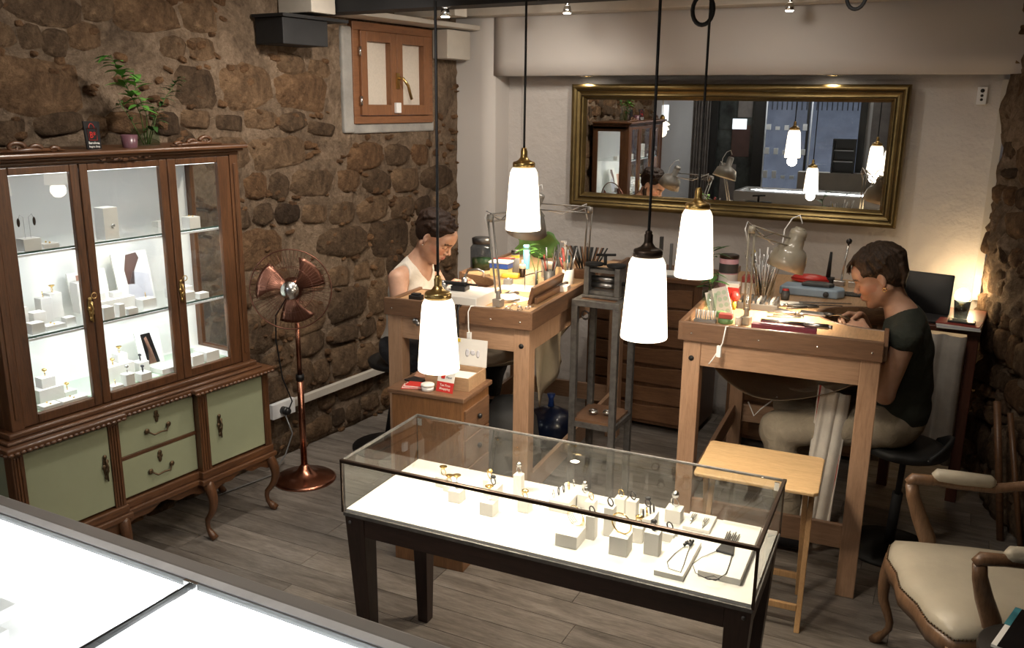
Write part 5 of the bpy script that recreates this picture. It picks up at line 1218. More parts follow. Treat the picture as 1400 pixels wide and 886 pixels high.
P('foot', MB().bx(-0.035, 0.02, -0.02, 0.02, 0, 0.025), 'steel', t, 0.003); P('lever', MB().cyl((0, 0, 0.02), (0.018, 0, 0.215), 0.005), 'silver', t); P('ball', MB().ell((0.019, 0, 0.226), 0.015, 14, 10), 'black_plastic', t)
t = T('chrome_vice', 'small chrome vice right of the lever with the black ball', 'tool', (-0.825, 4.58, ZT_))
P('body', MB().bx(-0.02, 0.02, -0.015, 0.015, 0, 0.03), 'silver', t, 0.003); P('screw', MB().cyl((0.02, 0, 0.02), (0.045, 0, 0.02), 0.005).cyl((0.04, 0, 0.005), (0.04, 0, 0.04), 0.003), 'silver', t)
S('dark_tablet', MB().bx(-0.07, 0.07, -0.04, 0.04, 0, 0.008), 'screen_black', 'flat dark tablet lying before the woman on the right bench', 'tablet', (-0.78, 4.39, ZT_), 0.1, None, 0.002)
t = T('black_easel', 'small black wedge stand behind the dark tablet', 'stand', (-0.76, 4.56, ZT_), -0.2)
P('wedge', MB().add([(-0.03, -0.03, 0), (0.05, -0.03, 0), (0.05, 0.03, 0), (-0.03, 0.03, 0), (0.05, -0.03, 0.06), (0.05, 0.03, 0.06)], [(0, 3, 2, 1), (0, 1, 4), (3, 5, 2), (1, 2, 5, 4), (0, 4, 5, 3)]), 'black_plastic', t)
def pliers(label, loc, rz, col='dark_grey', L=0.14, grp='pliers and hand tools on the right bench'):
    t = T('pliers', label, 'tool', loc, rz, grp)
    for s_ in (-1, 1): P('handle', MB().tube([(0, 0, 0.008), (0.03, 0.010*s_, 0.008), (L*0.65, 0.020*s_, 0.007), (L, 0.014*s_, 0.006)], [0.004, 0.005, 0.006, 0.004], 6), col, t)
    P('jaw', MB().cyl((-0.035, 0, 0.008), (0, 0, 0.008), 0.003, 0.008, 8).ell((0, 0, 0.008), 0.009, 8, 6), 'steel', t)
pliers('pair of pliers pointing left under the cream lamp shade', (-0.985, 3.955, ZT_), 0.5)
pliers('second pair of pliers lying nearer the front than the first', (-0.900, 3.815, ZT_), 2.9, 'steel', 0.13)
for k, (p, q, r, lb) in enumerate((((-0.955, 4.06), (-0.745, 4.16), 0.004, 'long thin file lying behind the pliers'), ((-0.93, 4.02), (-0.77, 4.09), 0.0035, 'shorter thin file beside the long one'), ((-1.02, 3.78), (-0.86, 3.83), 0.0035, 'slim steel scriber in front of the pliers'), ((-0.89, 3.99), (-0.97, 3.90), 0.006, 'dark handled graver crossing the pliers'))):
    S('hand_file', MB().cyl((p[0], p[1], ZT_+0.006), (q[0], q[1], ZT_+0.006), r, r*0.5, 8), 'iron' if k != 3 else 'black_plastic', lb, 'tool', group='pliers and hand tools on the right bench')
S('saw_frame', MB().tube([(-1.00, 3.70, ZT_+0.005), (-0.88, 3.76, ZT_+0.005), (-0.865, 3.79, ZT_+0.005), (-0.985, 3.745, ZT_+0.005)], 0.003, 6), 'steel', 'slim steel saw frame lying near the purple case', 'tool')
S('steel_block', MB().bx(-0.055, 0.055, -0.028, 0.028, 0, 0.010), 'steel', 'flat grey steel plate beside the bench cutout', 'plate', (-0.845, 3.865, ZT_), 0.1, None, 0.002)
t = T('bench_pin', 'dark curved polishing tool reaching from the steel plate into the cutout', 'tool', (-0.765, 3.845, ZT_), -0.35)
P('blade', MB().sheet(lambda u, v: (0.09*u, -0.018+0.036*v*(1-0.4*u), 0.012+0.012*math.sin(PI*u)), 8, 4, 0.004), 'old_bronze', t); P('grip', MB().cyl((-0.03, 0, 0.012), (0.01, 0, 0.014), 0.009), 'black_plastic', t)
t = T('purple_case', 'long dark red box along the front edge of the right bench', 'box', (-0.862, 3.495, ZT_), 0.15)
P('box', MB().bx(-0.135, 0.115, -0.022, 0.022, 0, 0.026), 'maroon', t, 0.002)
S('flex_shaft', MB().cyl((-0.12, 0.0, 0), (0.05, 0, 0), 0.006, 0.008).cyl((0.05, 0, 0), (0.14, 0, 0), 0.010, 0.011).cyl((0.14, 0, 0), (0.155, 0, 0), 0.008), 'steel', 'steel handpiece lying on the long dark red box', 'tool', (-0.845, 3.500, ZT_+0.038), 0.12)
S('loose_screw_cap', MB().bx(-0.03, 0.03, -0.02, 0.02, 0, 0.010), 'navy', 'small blue pad at the foot of the cream lamp', 'pad', (-0.965, 3.60, ZT_), 0.2, None, 0.002)
S('paper_scrap', MB().bx(-0.07, 0.07, -0.055, 0.055, 0, 0.001), 'white_paper', 'sheet of white paper under the cream lamp', 'paper', (-1.00, 4.02, ZT_), 0.25)
t = T('blue_pincushion', 'little dark round pot right of the clear tool jar', 'pot', (-1.030, 4.10, ZT_)); P('body', MB().lathe([(0.018, 0), (0.021, 0.03), (0.016, 0.045)], seg=14), 'dark_grey', t); P('lid', MB().lathe([(0.016, 0.045), (0.014, 0.052)], seg=14), 'red', t)

# ------------------------------------------------------------------ things on the left bench
t = T('white_case', 'white box with a small black scale on it at the front of the left bench', 'box', (-2.215, 3.165, ZT_), 0.16)
P('box', MB().bx(-0.125, 0.110, -0.085, 0.15, 0, 0.055), 'white_display', t, 0.004)
t = T('pocket_scale', 'small black press lying on the white box', 'tool', (-2.265, 3.20, ZT_+0.0555), 0.2)
P('foot', MB().bx(-0.02, 0.05, -0.03, 0.03, 0, 0.022), 'black_plastic', t, 0.003); P('arm', MB().bx(-0.075, 0.045, -0.012, 0.012, 0.022, 0.036).cyl((0.04, 0, 0.03), (0.10, 0, 0.028), 0.005), 'black_steel', t, 0.002)
P('dial', MB().ell((-0.07, 0, 0.02), (0.025, 0.02, 0.02), 10, 8), 'steel', t)
S('black_anvil', MB().bx(-0.03, 0.03, -0.02, 0.02, 0, 0.022).bx(-0.02, 0.02, -0.015, 0.015, 0.022, 0.03), 'black_steel', 'small black block at the left edge of the left bench', 'block', (-2.445, 3.13, ZT_), 0.2, None, 0.003)
t = T('dark_jar', 'dark lidded glass jar behind the woman in white', 'jar', (-2.62, 3.93, ZT_))
P('jar', MB().lathe([(0.055, 0), (0.060, 0.01), (0.060, 0.12), (0.045, 0.14)], seg=22), 'glass_dark', t); P('lid', MB().lathe([(0.05, 0.14), (0.052, 0.17), (0.04, 0.175)], seg=22), 'black_plastic', t); P('contents', MB().lathe([(0.05, 0.004), (0.053, 0.06)], seg=18), 'leaf_dark', t)
t = T('stacked_tubs', 'yellow tub with a blue tub stacked on it on the left bench', 'tub', (-2.43, 3.83, ZT_), 0.16)
P('yellow_tub', MB().bx(-0.05, 0.05, -0.035, 0.035, 0, 0.042), 'pale_yellow', t, 0.004); P('blue_tub', MB().bx(-0.052, 0.052, -0.036, 0.036, 0.043, 0.070), 'blue', t, 0.003); P('white_lid', MB().bx(-0.056, 0.056, -0.04, 0.04, 0.070, 0.080), 'white_gloss', t, 0.003)
S('red_pen', MB().cyl((-0.05, 0, 0), (0.07, 0.02, 0.012), 0.004), 'red_dull', 'red pen lying on the stacked yellow and blue tubs', 'pen', (-2.43, 3.83, ZT_+0.086))
cyl_thing('grey_canister', 'slim grey canister with a yellow cap behind the yellow sponge', 'canister', (-2.405, 3.93, ZT_), 0.022, 0.105, 'grey_plastic', 'black_plastic', 0.018, bands=((0.085, 0.1, 'yellow'),))
S('yellow_sponge', MB().bx(-0.045, 0.045, -0.025, 0.025, 0, 0.022), 'yellow', 'yellow sponge lying before the grey canister', 'sponge', (-2.365, 3.82, ZT_), 0.3, None, 0.006)
t = cyl_thing('dropper_bottle', 'small dark dropper bottle with a white top right of the sponge', 'bottle', (-2.325, 3.87, ZT_), 0.017, 0.045, 'dark_bronze', 'white_gloss', 0.018); P('teat', MB().cyl((0, 0, 0.063), (0, 0, 0.088), 0.008, 0.005), 'white_gloss', t)
t = cyl_thing('blue_bottle', 'tall light blue bottle behind the dropper bottle', 'bottle', (-2.42, 4.07, ZT_), 0.018, 0.11, 'lightblue', 'lightblue', 0.02)
S('green_cloth', MB().sheet(lambda u, v: (0.26*u-0.02*math.sin(8*v), 0.05*math.sin(5*u), 0.15*v+0.02*math.sin(9*u)), 14, 6, 0.004), 'green_cloth', 'broad green leaf like cloth standing at the back of the left bench', 'cloth', (-2.66, 4.36, ZT_), 0.2)
t = T('orchid_sprig', 'pale green sprig with slim leaves rising from the tools of the left bench', 'plant', (-2.135, 3.70, ZT_))
P('pot', MB().lathe([(0.02, 0), (0.024, 0.05), (0.02, 0.05)], seg=14, close=False), 'glass', t)
rn = random.Random(31)
branch(t, [(0, 0, 0.005), (-0.02, 0, 0.09), (-0.05, 0.0, 0.17), (-0.05, 0, 0.20)], 5, 0.085, 0.024, rn, 'leaf', 0.003, start=0.6)
branch(t, [(0, 0, 0.005), (0.0, 0, 0.10), (0.005, 0.01, 0.19)], 4, 0.08, 0.026, rn, 'leaf', 0.003, start=0.7)
t = T('soap_bottle', 'clear pump bottle with a green label at the back of the left bench', 'bottle', (-2.275, 4.24, ZT_))
P('body', MB().lathe([(0.028, 0), (0.030, 0.01), (0.030, 0.085), (0.018, 0.11), (0.012, 0.115)], seg=20), 'frosted', t); P('label_band', MB().lathe([(0.0305, 0.03), (0.0305, 0.07)], seg=20, close=False), 'teal', t); P('pump', MB().cyl((0, 0, 0.115), (0, 0, 0.14), 0.007).bx(-0.025, 0.006, -0.006, 0.006, 0.137, 0.145), 'white_gloss', t)
rn = random.Random(8)
for ci, (cx_, cy_, mt_, lb) in enumerate(((-2.105, 3.765, 'dark_grey', 'dark cup bristling with tools on the left bench'), (-2.045, 3.845, 'white_paper', 'white printed cup of tools right of the dark cup'), (-2.12, 3.90, 'cork', 'cork coloured cup of tools behind the dark cup'))):
    t = T('tool_cup', lb, 'cup', (cx_, cy_, ZT_)); P('cup', MB().lathe([(0.026, 0), (0.030, 0.075), (0.027, 0.075), (0.023, 0.006)], seg=18, close=False), mt_, t)
    for k in range(9):
        a = rn.uniform(0, 2*PI); ln = rn.uniform(0.11, 0.19)
        S('cup_tool', MB().cyl((0.008*math.cos(a), 0.008*math.sin(a), 0.01), (0.042*math.cos(a), 0.042*math.sin(a), ln), 0.0022, rn.choice((0.002, 0.005, 0.006)), 6), jm := rn.choice(('dark_grey', 'iron', 'cane', 'black_plastic', 'red_dull', 'steel', 'walnut')), CWORD[jm]+' tool standing in the '+lb.replace(' on the left bench', '').replace('bristling with tools', 'of the left bench'), 'tool', (cx_, cy_, ZT_+0.001), 0, 'tools in the '+('dark', 'white', 'cork')[ci]+' cup')
t = T('plier_rack', 'rack with a fan of dark pliers at the back right of the left bench', 'tool rack', (-2.03, 4.02, ZT_), 0.15)
P('rack', MB().bx(-0.06, 0.06, -0.02, 0.02, 0, 0.05), 'walnut', t, 0.003)
for k in range(8):
    a = -0.5+k*0.14
    q = T('rack_pliers', ('first', 'second', 'third', 'fourth', 'fifth', 'sixth', 'seventh', 'last')[k]+' pliers from the left in the plier rack of the left bench', 'tool', bl((-2.03, 4.02, ZT_+0.051), 0.15, -0.05+0.014*k, 0), 0.15, 'pliers in the rack')
    for s_ in (-1, 1): P('handle', MB().tube([(0, 0, 0), (0.04*math.sin(a)+0.007*s_, 0, 0.05), (0.11*math.sin(a)+0.010*s_, 0, 0.115)], [0.003, 0.005, 0.004], 6), 'black_plastic' if k % 3 else 'walnut', q)
t = T('leaning_board', 'brown wooden board leaning at the right edge of the left bench', 'board', (-1.965, 3.33, ZT_), 0.155)
P('board', MB(Matrix.Rotation(0.22, 4, 'Y')).bx(-0.008, 0.010, 0.0, 0.40, 0, 0.082), 'bench_edge_y', t, 0.003)
P('foot', MB().bx(0.018, 0.034, 0.02, 0.44, 0, 0.03), 'bench_edge_y', t, 0.003)
S('third_hand', MB().cyl((0, 0, 0), (0, 0, 0.13), 0.005).cyl((0.03, 0, 0.13), (-0.06, 0.0, 0.10), 0.003).cyl((-0.06, 0, 0.10), (-0.062, 0, 0.03), 0.002).lathe([(0.022, 0), (0.022, 0.006)], seg=16), 'dark_grey', 'small black stand with a crossbar beside the leaning board', 'tool', (-2.01, 3.47, ZT_))
for k, (x, y, w, d, rz_, lb) in enumerate(((-2.19, 3.62, 0.20, 0.14, 0.2, 'large white sheet in the lamp light of the left bench'), (-2.08, 3.40, 0.13, 0.10, -0.2, 'smaller crumpled white paper beside the leaning board'))):
    S('paper_sheet', MB().bx(-w/2, w/2, -d/2, d/2, 0, 0.0012), 'white_paper', lb, 'paper', (x, y, ZT_+0.0005*k), rz_)
t = T('white_tray', 'white oval dish of bits beside the grey lamp on the left bench', 'dish', (-2.10, 3.36, ZT_+0.002), 0.2); P('dish', MB().lathe([(0.04, 0), (0.065, 0.012), (0.062, 0.012), (0.038, 0.003)], seg=22, close=False), 'white_gloss', t)
t = T('grey_cube', 'small grey cube with a pale button on the left bench', 'block', (-2.28, 3.66, ZT_), 0.2); P('cube', MB().bx(-0.020, 0.020, -0.018, 0.018, 0, 0.028), 'grey_plastic', t, 0.002); P('button', MB().lathe([(0.006, 0.028), (0.005, 0.033)], seg=10), 'white_gloss', t)
t = T('glass_chest', 'small clear drawer box beside the white printed cup', 'box', (-2.20, 3.96, ZT_), 0.2); P('body', MB().bx(-0.05, 0.05, -0.03, 0.03, 0, 0.075), 'white_paper', t, 0.002); P('drawer_front', MB().bx(-0.045, 0.045, -0.033, -0.030, 0.008, 0.035), 'frosted', t); P('drawer_front', MB().bx(-0.045, 0.045, -0.033, -0.030, 0.040, 0.068), 'frosted', t)
rn = random.Random(77)
for k in range(12):
    x, y = rn.uniform(-2.02, -1.92), rn.uniform(3.17, 3.30); a = rn.uniform(0, PI)
    S('silver_scrap', MB().ring((0, 0, 0.003), rn.uniform(0.006, 0.014), 0.0016, (rn.uniform(-.2, .2), rn.uniform(-.2, .2), 1), 12), 'silver', 'silver ring blank scattered at the front right of the left bench', 'jewellery', (x, y, ZT_), a, 'scattered silver ring blanks')
S('wire_coil', MB().ring((0, 0, 0.006), 0.03, 0.004, (0, 0, 1), 20).ring((0.01, 0, 0.012), 0.026, 0.003, (0.1, 0, 1), 20), 'steel', 'coil of steel wire under the grey lamp', 'coil', (-2.13, 3.25+0.20, ZT_+0.003))
S('clamp_arm', MB().tube([(0, 0, 0.05), (0.02, 0, 0.085), (0.07, 0.0, 0.095), (0.10, 0, 0.085), (0.10, 0, 0.06)], 0.006, 8).lathe([(0.02, 0), (0.015, 0.05)], seg=10), 'steel', 'curved steel clamp arm at the cutout of the left bench', 'tool', (-2.42, 3.48, ZT_), 0.2)
S('white_pad', MB().bx(-0.035, 0.035, -0.03, 0.03, 0, 0.03), 'white_display', 'stack of white pads near the rolling mill on the left bench', 'pad', (-1.985, 3.68, ZT_), 0.2, None, 0.003)

# ------------------------------------------------------------------ rolling mill on its steel stand
MS, MSR = Vector((-1.862, 3.545, 0)), 0.09
t = T('mill_stand', 'narrow rusty steel stand between the two benches', 'stand', MS, MSR)
mw, md, mh = 0.232, 0.262, 1.05
for (x, y) in ((0, 0), (mw-0.03, 0), (0, md-0.03), (mw-0.03, md-0.03)): P('leg', MB().bx(x, x+0.03, y, y+0.03, 0, mh-0.03), 'iron', t, 0.002)
P('top_frame', MB().bx(0, mw, 0, 0.03, mh-0.03, mh).bx(0, mw, md-0.03, md, mh-0.03, mh).bx(0, 0.03, 0.03, md-0.03, mh-0.03, mh).bx(mw-0.03, mw, 0.03, md-0.03, mh-0.03, mh), 'iron', t, 0.002)
P('top_board', MB().bx(0.03, mw-0.03, 0.03, md-0.03, mh-0.028, mh-0.002), 'bench_edge', t)
P('shelf_frame', MB().bx(0.03, mw-0.03, 0, 0.012, 0.43, 0.455).bx(0.03, mw-0.03, md-0.012, md, 0.43, 0.455).bx(0, 0.012, 0.03, md-0.03, 0.43, 0.455).bx(mw-0.012, mw, 0.03, md-0.03, 0.43, 0.455), 'iron', t)
P('shelf', MB().bx(0.012, mw-0.012, 0.012, md-0.012, 0.455, 0.468), 'bench_edge', t)
for k, (x, y) in enumerate(((0.09, 0.10), (0.155, 0.12))):
    S('steel_weight', MB().ring((0, 0, 0.012), 0.016, 0.009, (0, 0, 1), 16), 'silver', ('left', 'right')[k]+' round steel weight on the lower shelf of the mill stand', 'weight', bl(MS, MSR, x, y, 0.4715))
t = T('rolling_mill', 'heavy grey rolling mill with twin rollers on the steel stand', 'machine', bl(MS, MSR, 0.115, 0.12, mh+0.0005), MSR)
P('base_plate', MB().bx(-0.09, 0.09, -0.055, 0.055, 0, 0.012), 'iron', t, 0.002)
for s_ in (-1, 1): P('side_frame', MB().bx(s_*0.075-0.013, s_*0.075+0.013, -0.045, 0.045, 0.012, 0.145), 'iron', t, 0.004)
for z in (0.055, 0.085): P('roller', MB().cyl((-0.062, -0.0, z), (0.062, -0.0, z), 0.0145, seg=20), 'steel', t)
for z in (0.022, 0.125): P('cross_bar', MB().bx(-0.062, 0.062, -0.03, 0.03, z-0.008, z+0.008), 'iron', t)
for x in (-0.055, 0.055): P('top_gear', MB().lathe([(0.042, 0.146), (0.045, 0.150), (0.045, 0.157), (0.020, 0.160)], c=(x, 0, 0), seg=24), 'black_steel', t)
P('top_handle', MB().cyl((0, 0, 0.15), (0, 0, 0.195), 0.008).cyl((-0.045, 0, 0.195), (0.05, 0, 0.203), 0.006), 'black_steel', t)
P('crank', MB().cyl((0.088, 0, 0.07), (0.125, 0, 0.07), 0.010).bx(0.118, 0.130, -0.012, 0.012, -0.18, 0.085).cyl((0.125, 0.0, -0.17), (0.215, 0.0, -0.17), 0.010), 'black_steel', t)
S('wood_block', MB().bx(-0.03, 0.03, -0.02, 0.02, 0, 0.05), 'cork', 'light wooden block behind the rolling mill', 'block', bl(MS, MSR, 0.17, 0.215, mh+0.0005), 0.3, None, 0.002)

# ------------------------------------------------------------------ drawer chests at the back
def chest(label, loc, rz, w, d, h, rows, cols):
    t = T('drawer_chest', label, 'chest of drawers', loc, rz, 'old drawer chests at the back wall')
    P('carcase', MB().bx(0, w, 0.012, d, 0.04, h-0.03), 'walnut_v', t)
    P('top', MB().bx(-0.012, w+0.012, -0.015, d, h-0.03, h), 'walnut', t, 0.004)
    for x in (0.0, w-0.05): P('corner_post', MB().bx(x, x+0.05, -0.006, 0.012, 0.0, h-0.03), 'walnut_v', t, 0.003)
    cw = (w-0.10)/cols; rh = (h-0.12)/rows
    for c in range(cols):
        for r in range(rows):
            x0 = 0.05+c*cw; z0 = 0.06+r*rh
            n = 8; top = [(x0+0.004+(cw-0.008)*k/n, z0+rh-0.006-0.020*math.sin(PI*k/n)**2) for k in range(n+1)]
            poly = [(x0+0.004, z0+0.004), (x0+cw-0.004, z0+0.004)] + top[::-1]
            P('drawer_front', MB().prism(poly, 0, 0.016, Matrix(((1, 0, 0, 0), (0, 0, 1, -0.004), (0, 1, 0, 0), (0, 0, 0, 1)))), 'walnut', t, 0.002)
    return t
chest('dark wooden drawer chest against the back wall between the benches', (-2.36, 4.72, 0), 0.06, 0.70, 0.40, 0.957, 7, 1)
chest('lower dark drawer chest behind the right bench', (-1.50, 4.83, 0), 0.06, 0.80, 0.30, 0.86, 7, 2)
for k in range(4): S('paper_pile', MB().bx(-0.10, 0.10, -0.075, 0.075, 0, 0.004), 'white_paper' if k % 2 else 'paper_grey', ('bottom', 'second', 'third', 'top')[k]+' sheaf of the white papers on the tall drawer chest', 'papers', (-1.82, 4.83, 0.9575+0.0042*k), 0.1+0.06*k)
t = T('dark_upright_bar', 'tall dark upright bar standing on the drawer chest by the back wall', 'bar', (-1.965, 4.86, 0.9575), 0.06); P('bar', MB().bx(-0.010, 0.010, -0.01, 0.01, 0, 0.215), 'dark_grey', t, 0.002)
t = T('dark_upright_bar', 'shorter grey bar right of the tall dark one on the drawer chest', 'bar', (-1.925, 4.92, 0.9575), 0.06); P('bar', MB().bx(-0.008, 0.008, -0.008, 0.008, 0, 0.17), 'grey_plastic', t, 0.002)

# ------------------------------------------------------------------ bedside cabinet with tray box
NO, NR = Vector((-2.257, 2.700, 0)), 0.162
nw, nd, nh = 0.338, 0.275, 0.78
t = T('small_drawer_cabinet', 'small orange brown wooden cabinet in front of the left bench', 'cabinet', NO, NR)
P('body', MB().bx(0.006, nw-0.006, 0.006, nd-0.006, 0.0, nh-0.02), 'orange_wood', t, 0.003)
P('top', MB().bx(-0.008, nw+0.008, -0.008, nd, nh-0.02, nh), 'bench_edge', t, 0.004)
for z in (0.60, 0.47, 0.34, 0.21, 0.08):
    d_ = P('drawer_front', MB().bx(nw-0.006, nw+0.002, 0.02, nd-0.02, z, z+0.118), 'bench_edge_y', t, 0.002)
    P('knob', MB().ell((nw+0.012, nd/2, z+0.062), (0.010, 0.012, 0.012), 10, 8), 'black_plastic', d_)
tb = bl(NO, NR, 0.225, 0.165, nh+0.0005)
t = T('tray_box', 'open wooden tray of leaflets standing on the small cabinet', 'box', tb, NR)
bw, bd, bh = 0.20, 0.17, 0.055
P('front_wall', MB().bx(-bw/2, bw/2, -bd/2, -bd/2+0.006, 0, bh), 'light_box_wood', t); P('back_wall', MB().bx(-bw/2, bw/2, bd/2-0.006, bd/2, 0, bh), 'light_box_wood', t)
P('side_wall', MB().bx(-bw/2, -bw/2+0.006, -bd/2+0.006, bd/2-0.006, 0, bh), 'light_box_wood', t); P('side_wall', MB().bx(bw/2-0.006, bw/2, -bd/2+0.006, bd/2-0.006, 0, bh), 'light_box_wood', t)
P('bottom', MB().bx(-bw/2+0.006, bw/2-0.006, -bd/2+0.006, bd/2-0.006, 0, 0.005), 'light_box_wood', t)
lid = P('lid', MB(Matrix.Translation((0, bd/2+0.002, bh)) @ Matrix.Rotation(-0.12, 4, 'X')).bx(-bw/2, bw/2, 0, 0.006, 0, 0.115), 'white_display', t)
Fl = Matrix.Translation((0, bd/2+0.002, bh)) @ Matrix.Rotation(-0.12, 4, 'X') @ Matrix(((1, 0, 0, 0), (0, 0, -1, -0.0006), (0, 1, 0, 0), (0, 0, 0, 1)))
pr_ = MB(Fl)
for (x, y, a, b) in ((0.01, 0.055, 0.010, 0.018), (0.035, 0.058, 0.012, 0.012), (0.06, 0.055, 0.008, 0.018)): pr_.ell((x, y, 0), (a, b, 0.0006), 8, 4)
o_ = P('printed_motif', pr_, 'print_grey', lid); 
P('yellow_sticker', MB(Fl).bx(-0.045, -0.025, 0.098, 0.113, 0, 0.001), 'yellow', lid)
S('leaflet_stack', MB().bx(-0.075, 0.085, -0.06, 0.065, 0, 0.03), 'white_paper', 'white leaflets filling the open tray on the small cabinet', 'leaflets', tb+Vector((0, 0, 0.006)), NR, None, 0.002)
cd = bl(NO, NR, 0.235, 0.035, nh+0.0005)
t = T('red_white_card', 'folded white and red card standing in front of the tray box', 'card', cd, NR-0.1)
Fc = Matrix.Rotation(-0.30, 4, 'X')
P('upper_half', MB(Fc).bx(-0.040, 0.040, 0, 0.0012, 0.042, 0.085), 'white_paper', t); P('lower_half', MB(Fc).bx(-0.040, 0.040, 0, 0.0012, 0, 0.042), 'red', t)
Fx = Fc @ Matrix(((1, 0, 0, 0), (0, 0, -1, -0.0005), (0, 1, 0, 0), (0, 0, 0, 1)))
text('Tax Free', 0.014, Fx @ Matrix.Translation((0, 0.024, 0)), 'white_paper', t); text('Shopping', 0.014, Fx @ Matrix.Translation((0, 0.010, 0)), 'white_paper', t)
P('emblem', MB(Fx).prism([(-0.022, 0.055), (-0.006, 0.055), (-0.004, 0.072), (-0.024, 0.072)], 0, 0.0008), 'red', t); text('Planet', 0.011, Fx @ Matrix.Translation((0.014, 0.059, 0)), 'navy', t)
t = T('white_tin', 'small round white tin between the cards on the small cabinet', 'tin', bl(NO, NR, 0.160, 0.035, nh+0.0005)); P('body', MB().lathe([(0.026, 0), (0.026, 0.018)], seg=20), 'white_gloss', t); P('lid', MB().lathe([(0.028, 0.018), (0.028, 0.026), (0.026, 0.028)], seg=20), 'white_paper', t)
for k in range(5): S('red_card', MB().bx(-0.045, 0.045, -0.028, 0.028, 0, 0.0022), 'red' if k % 2 == 0 else 'white_paper', ('bottom', 'second', 'middle', 'fourth', 'top')[k]+' card of the red and white pile on the small cabinet', 'card', bl(NO, NR, 0.085+0.004*k, 0.045+0.003*k, nh+0.0005+0.0024*k), NR+0.35-0.05*k)
S('black_booklet', MB().bx(-0.038, 0.038, -0.03, 0.03, 0, 0.006), 'black_plastic', 'small black booklet at the left of the small cabinet top', 'booklet', bl(NO, NR, 0.055, 0.125, nh+0.0005), NR-0.3, None, 0.001)
S('brown_flyers', MB().bx(-0.045, 0.045, -0.03, 0.03, 0, 0.005), 'skin_print', 'brown flyers at the back left of the small cabinet top', 'flyers', bl(NO, NR, 0.060, 0.205, nh+0.0005), NR+0.3)
# dark bag and blue flask on the floor under the left bench
t = T('dark_sack', 'dark grey sack standing under the left bench', 'sack', (-2.10, 3.40, 0), 0.2)
P('sack', MB().lathe([(0.15, 0), (0.165, 0.05), (0.155, 0.30), (0.13, 0.48), (0.08, 0.56), (0.001, 0.58)], seg=20, M=Matrix.Diagonal((1, 0.8, 1, 1))), 'dark_grey', t)
t = T('blue_glass_bag', 'shiny dark blue bundle on the floor behind the right leg of the left bench', 'bag', (-2.33, 4.22, 0), 0.1)
P('bundle', MB().lathe([(0.10, 0), (0.16, 0.03), (0.165, 0.12), (0.12, 0.20), (0.04, 0.235), (0.001, 0.24)], seg=24, M=Matrix.Diagonal((1, 0.8, 1, 1))), 'navy', t); P('tie', MB().lathe([(0.02, 0.235), (0.014, 0.28), (0.025, 0.31)], seg=12), 'blue', t)
# spiral hook between bench and stand
S('coiled_hose', MB().ring((0, 0, 0), 0.02, 0.005, (0, 1, 0), 18), 'steel', 'small steel ring hooked at the right side of the left bench', 'ring', (-1.915, 3.80, 0.915))

# ------------------------------------------------------------------ stools
def stool(label, loc, seat_z, r, mat_col='black_steel', base=(0, 0), thick=0.05, back=None):
    t = T('work_stool', label, 'stool', loc, 0, 'black work stools')
    P('seat', MB().lathe([(r*0.80, seat_z-thick), (r*0.96, seat_z-thick*0.8), (r, seat_z-thick*0.35), (r*0.95, seat_z-0.006), (r*0.7, seat_z), (0.001, seat_z-0.008)], seg=30), 'rubber', t)
    P('column', MB().cyl((0, 0, seat_z-thick), (base[0]*0.4, base[1]*0.4, seat_z-0.26), 0.013).cyl((base[0]*0.4, base[1]*0.4, seat_z-0.25), (base[0], base[1], 0.03), 0.022), mat_col, t)
    P('base', MB().lathe([(0.20, 0), (0.20, 0.012), (0.14, 0.022), (0.03, 0.04)], c=(base[0], base[1], 0), seg=32), 'rubber', t)
    return t
stool('black round stool under the woman in the white top', (-2.90, 3.56, 0), 0.60, 0.17, base=(-0.20, 0.12))
st = stool('black work stool under the woman in the dark top', (-0.415, 3.875, 0), 0.548, 0.165, base=(-0.03, 0.10))

# ------------------------------------------------------------------ folding bamboo table
t = T('folding_bamboo_table', 'small folding bamboo table before the right bench', 'table', (-0.615, 3.030, 0), 0.16)
# local x toward left (-), depth +y
P('table_top', MB().prism([(-0.405, 0.0), (0.015, -0.01), (0.03, 0.005), (0.03, 0.335), (0.015, 0.35), (-0.405, 0.36), (-0.415, 0.345), (-0.415, 0.015)], 0.585, 0.600), 'bamboo', t, 0.004)
for x in (0.0, -0.375):
    P('leg', MB(Matrix.Translation((x, 0.03, 0))).add([(-0.010, 0.02, 0), (0.010, 0.02, 0), (0.010, 0.045, 0), (-0.010, 0.045, 0), (-0.010, 0.21, 0.585), (0.010, 0.21, 0.585), (0.010, 0.235, 0.585), (-0.010, 0.235, 0.585)], [(0,3,2,1),(4,5,6,7),(0,1,5,4),(1,2,6,5),(2,3,7,6),(3,0,4,7)]), 'bamboo_v', t, 0.002)
    P('leg', MB(Matrix.Translation((x-0.021, 0.03, 0))).add([(-0.010, 0.30, 0), (0.010, 0.30, 0), (0.010, 0.325, 0), (-0.010, 0.325, 0), (-0.010, 0.12, 0.585), (0.010, 0.12, 0.585), (0.010, 0.145, 0.585), (-0.010, 0.145, 0.585)], [(0,3,2,1),(4,5,6,7),(0,1,5,4),(1,2,6,5),(2,3,7,6),(3,0,4,7)]), 'bamboo_v', t, 0.002)
P('stretcher', MB().bx(-0.365, -0.01, 0.075, 0.090, 0.075, 0.10), 'bamboo_v', t, 0.002); P('stretcher', MB().bx(-0.37, -0.03, 0.32, 0.335, 0.075, 0.10), 'bamboo_v', t, 0.002)

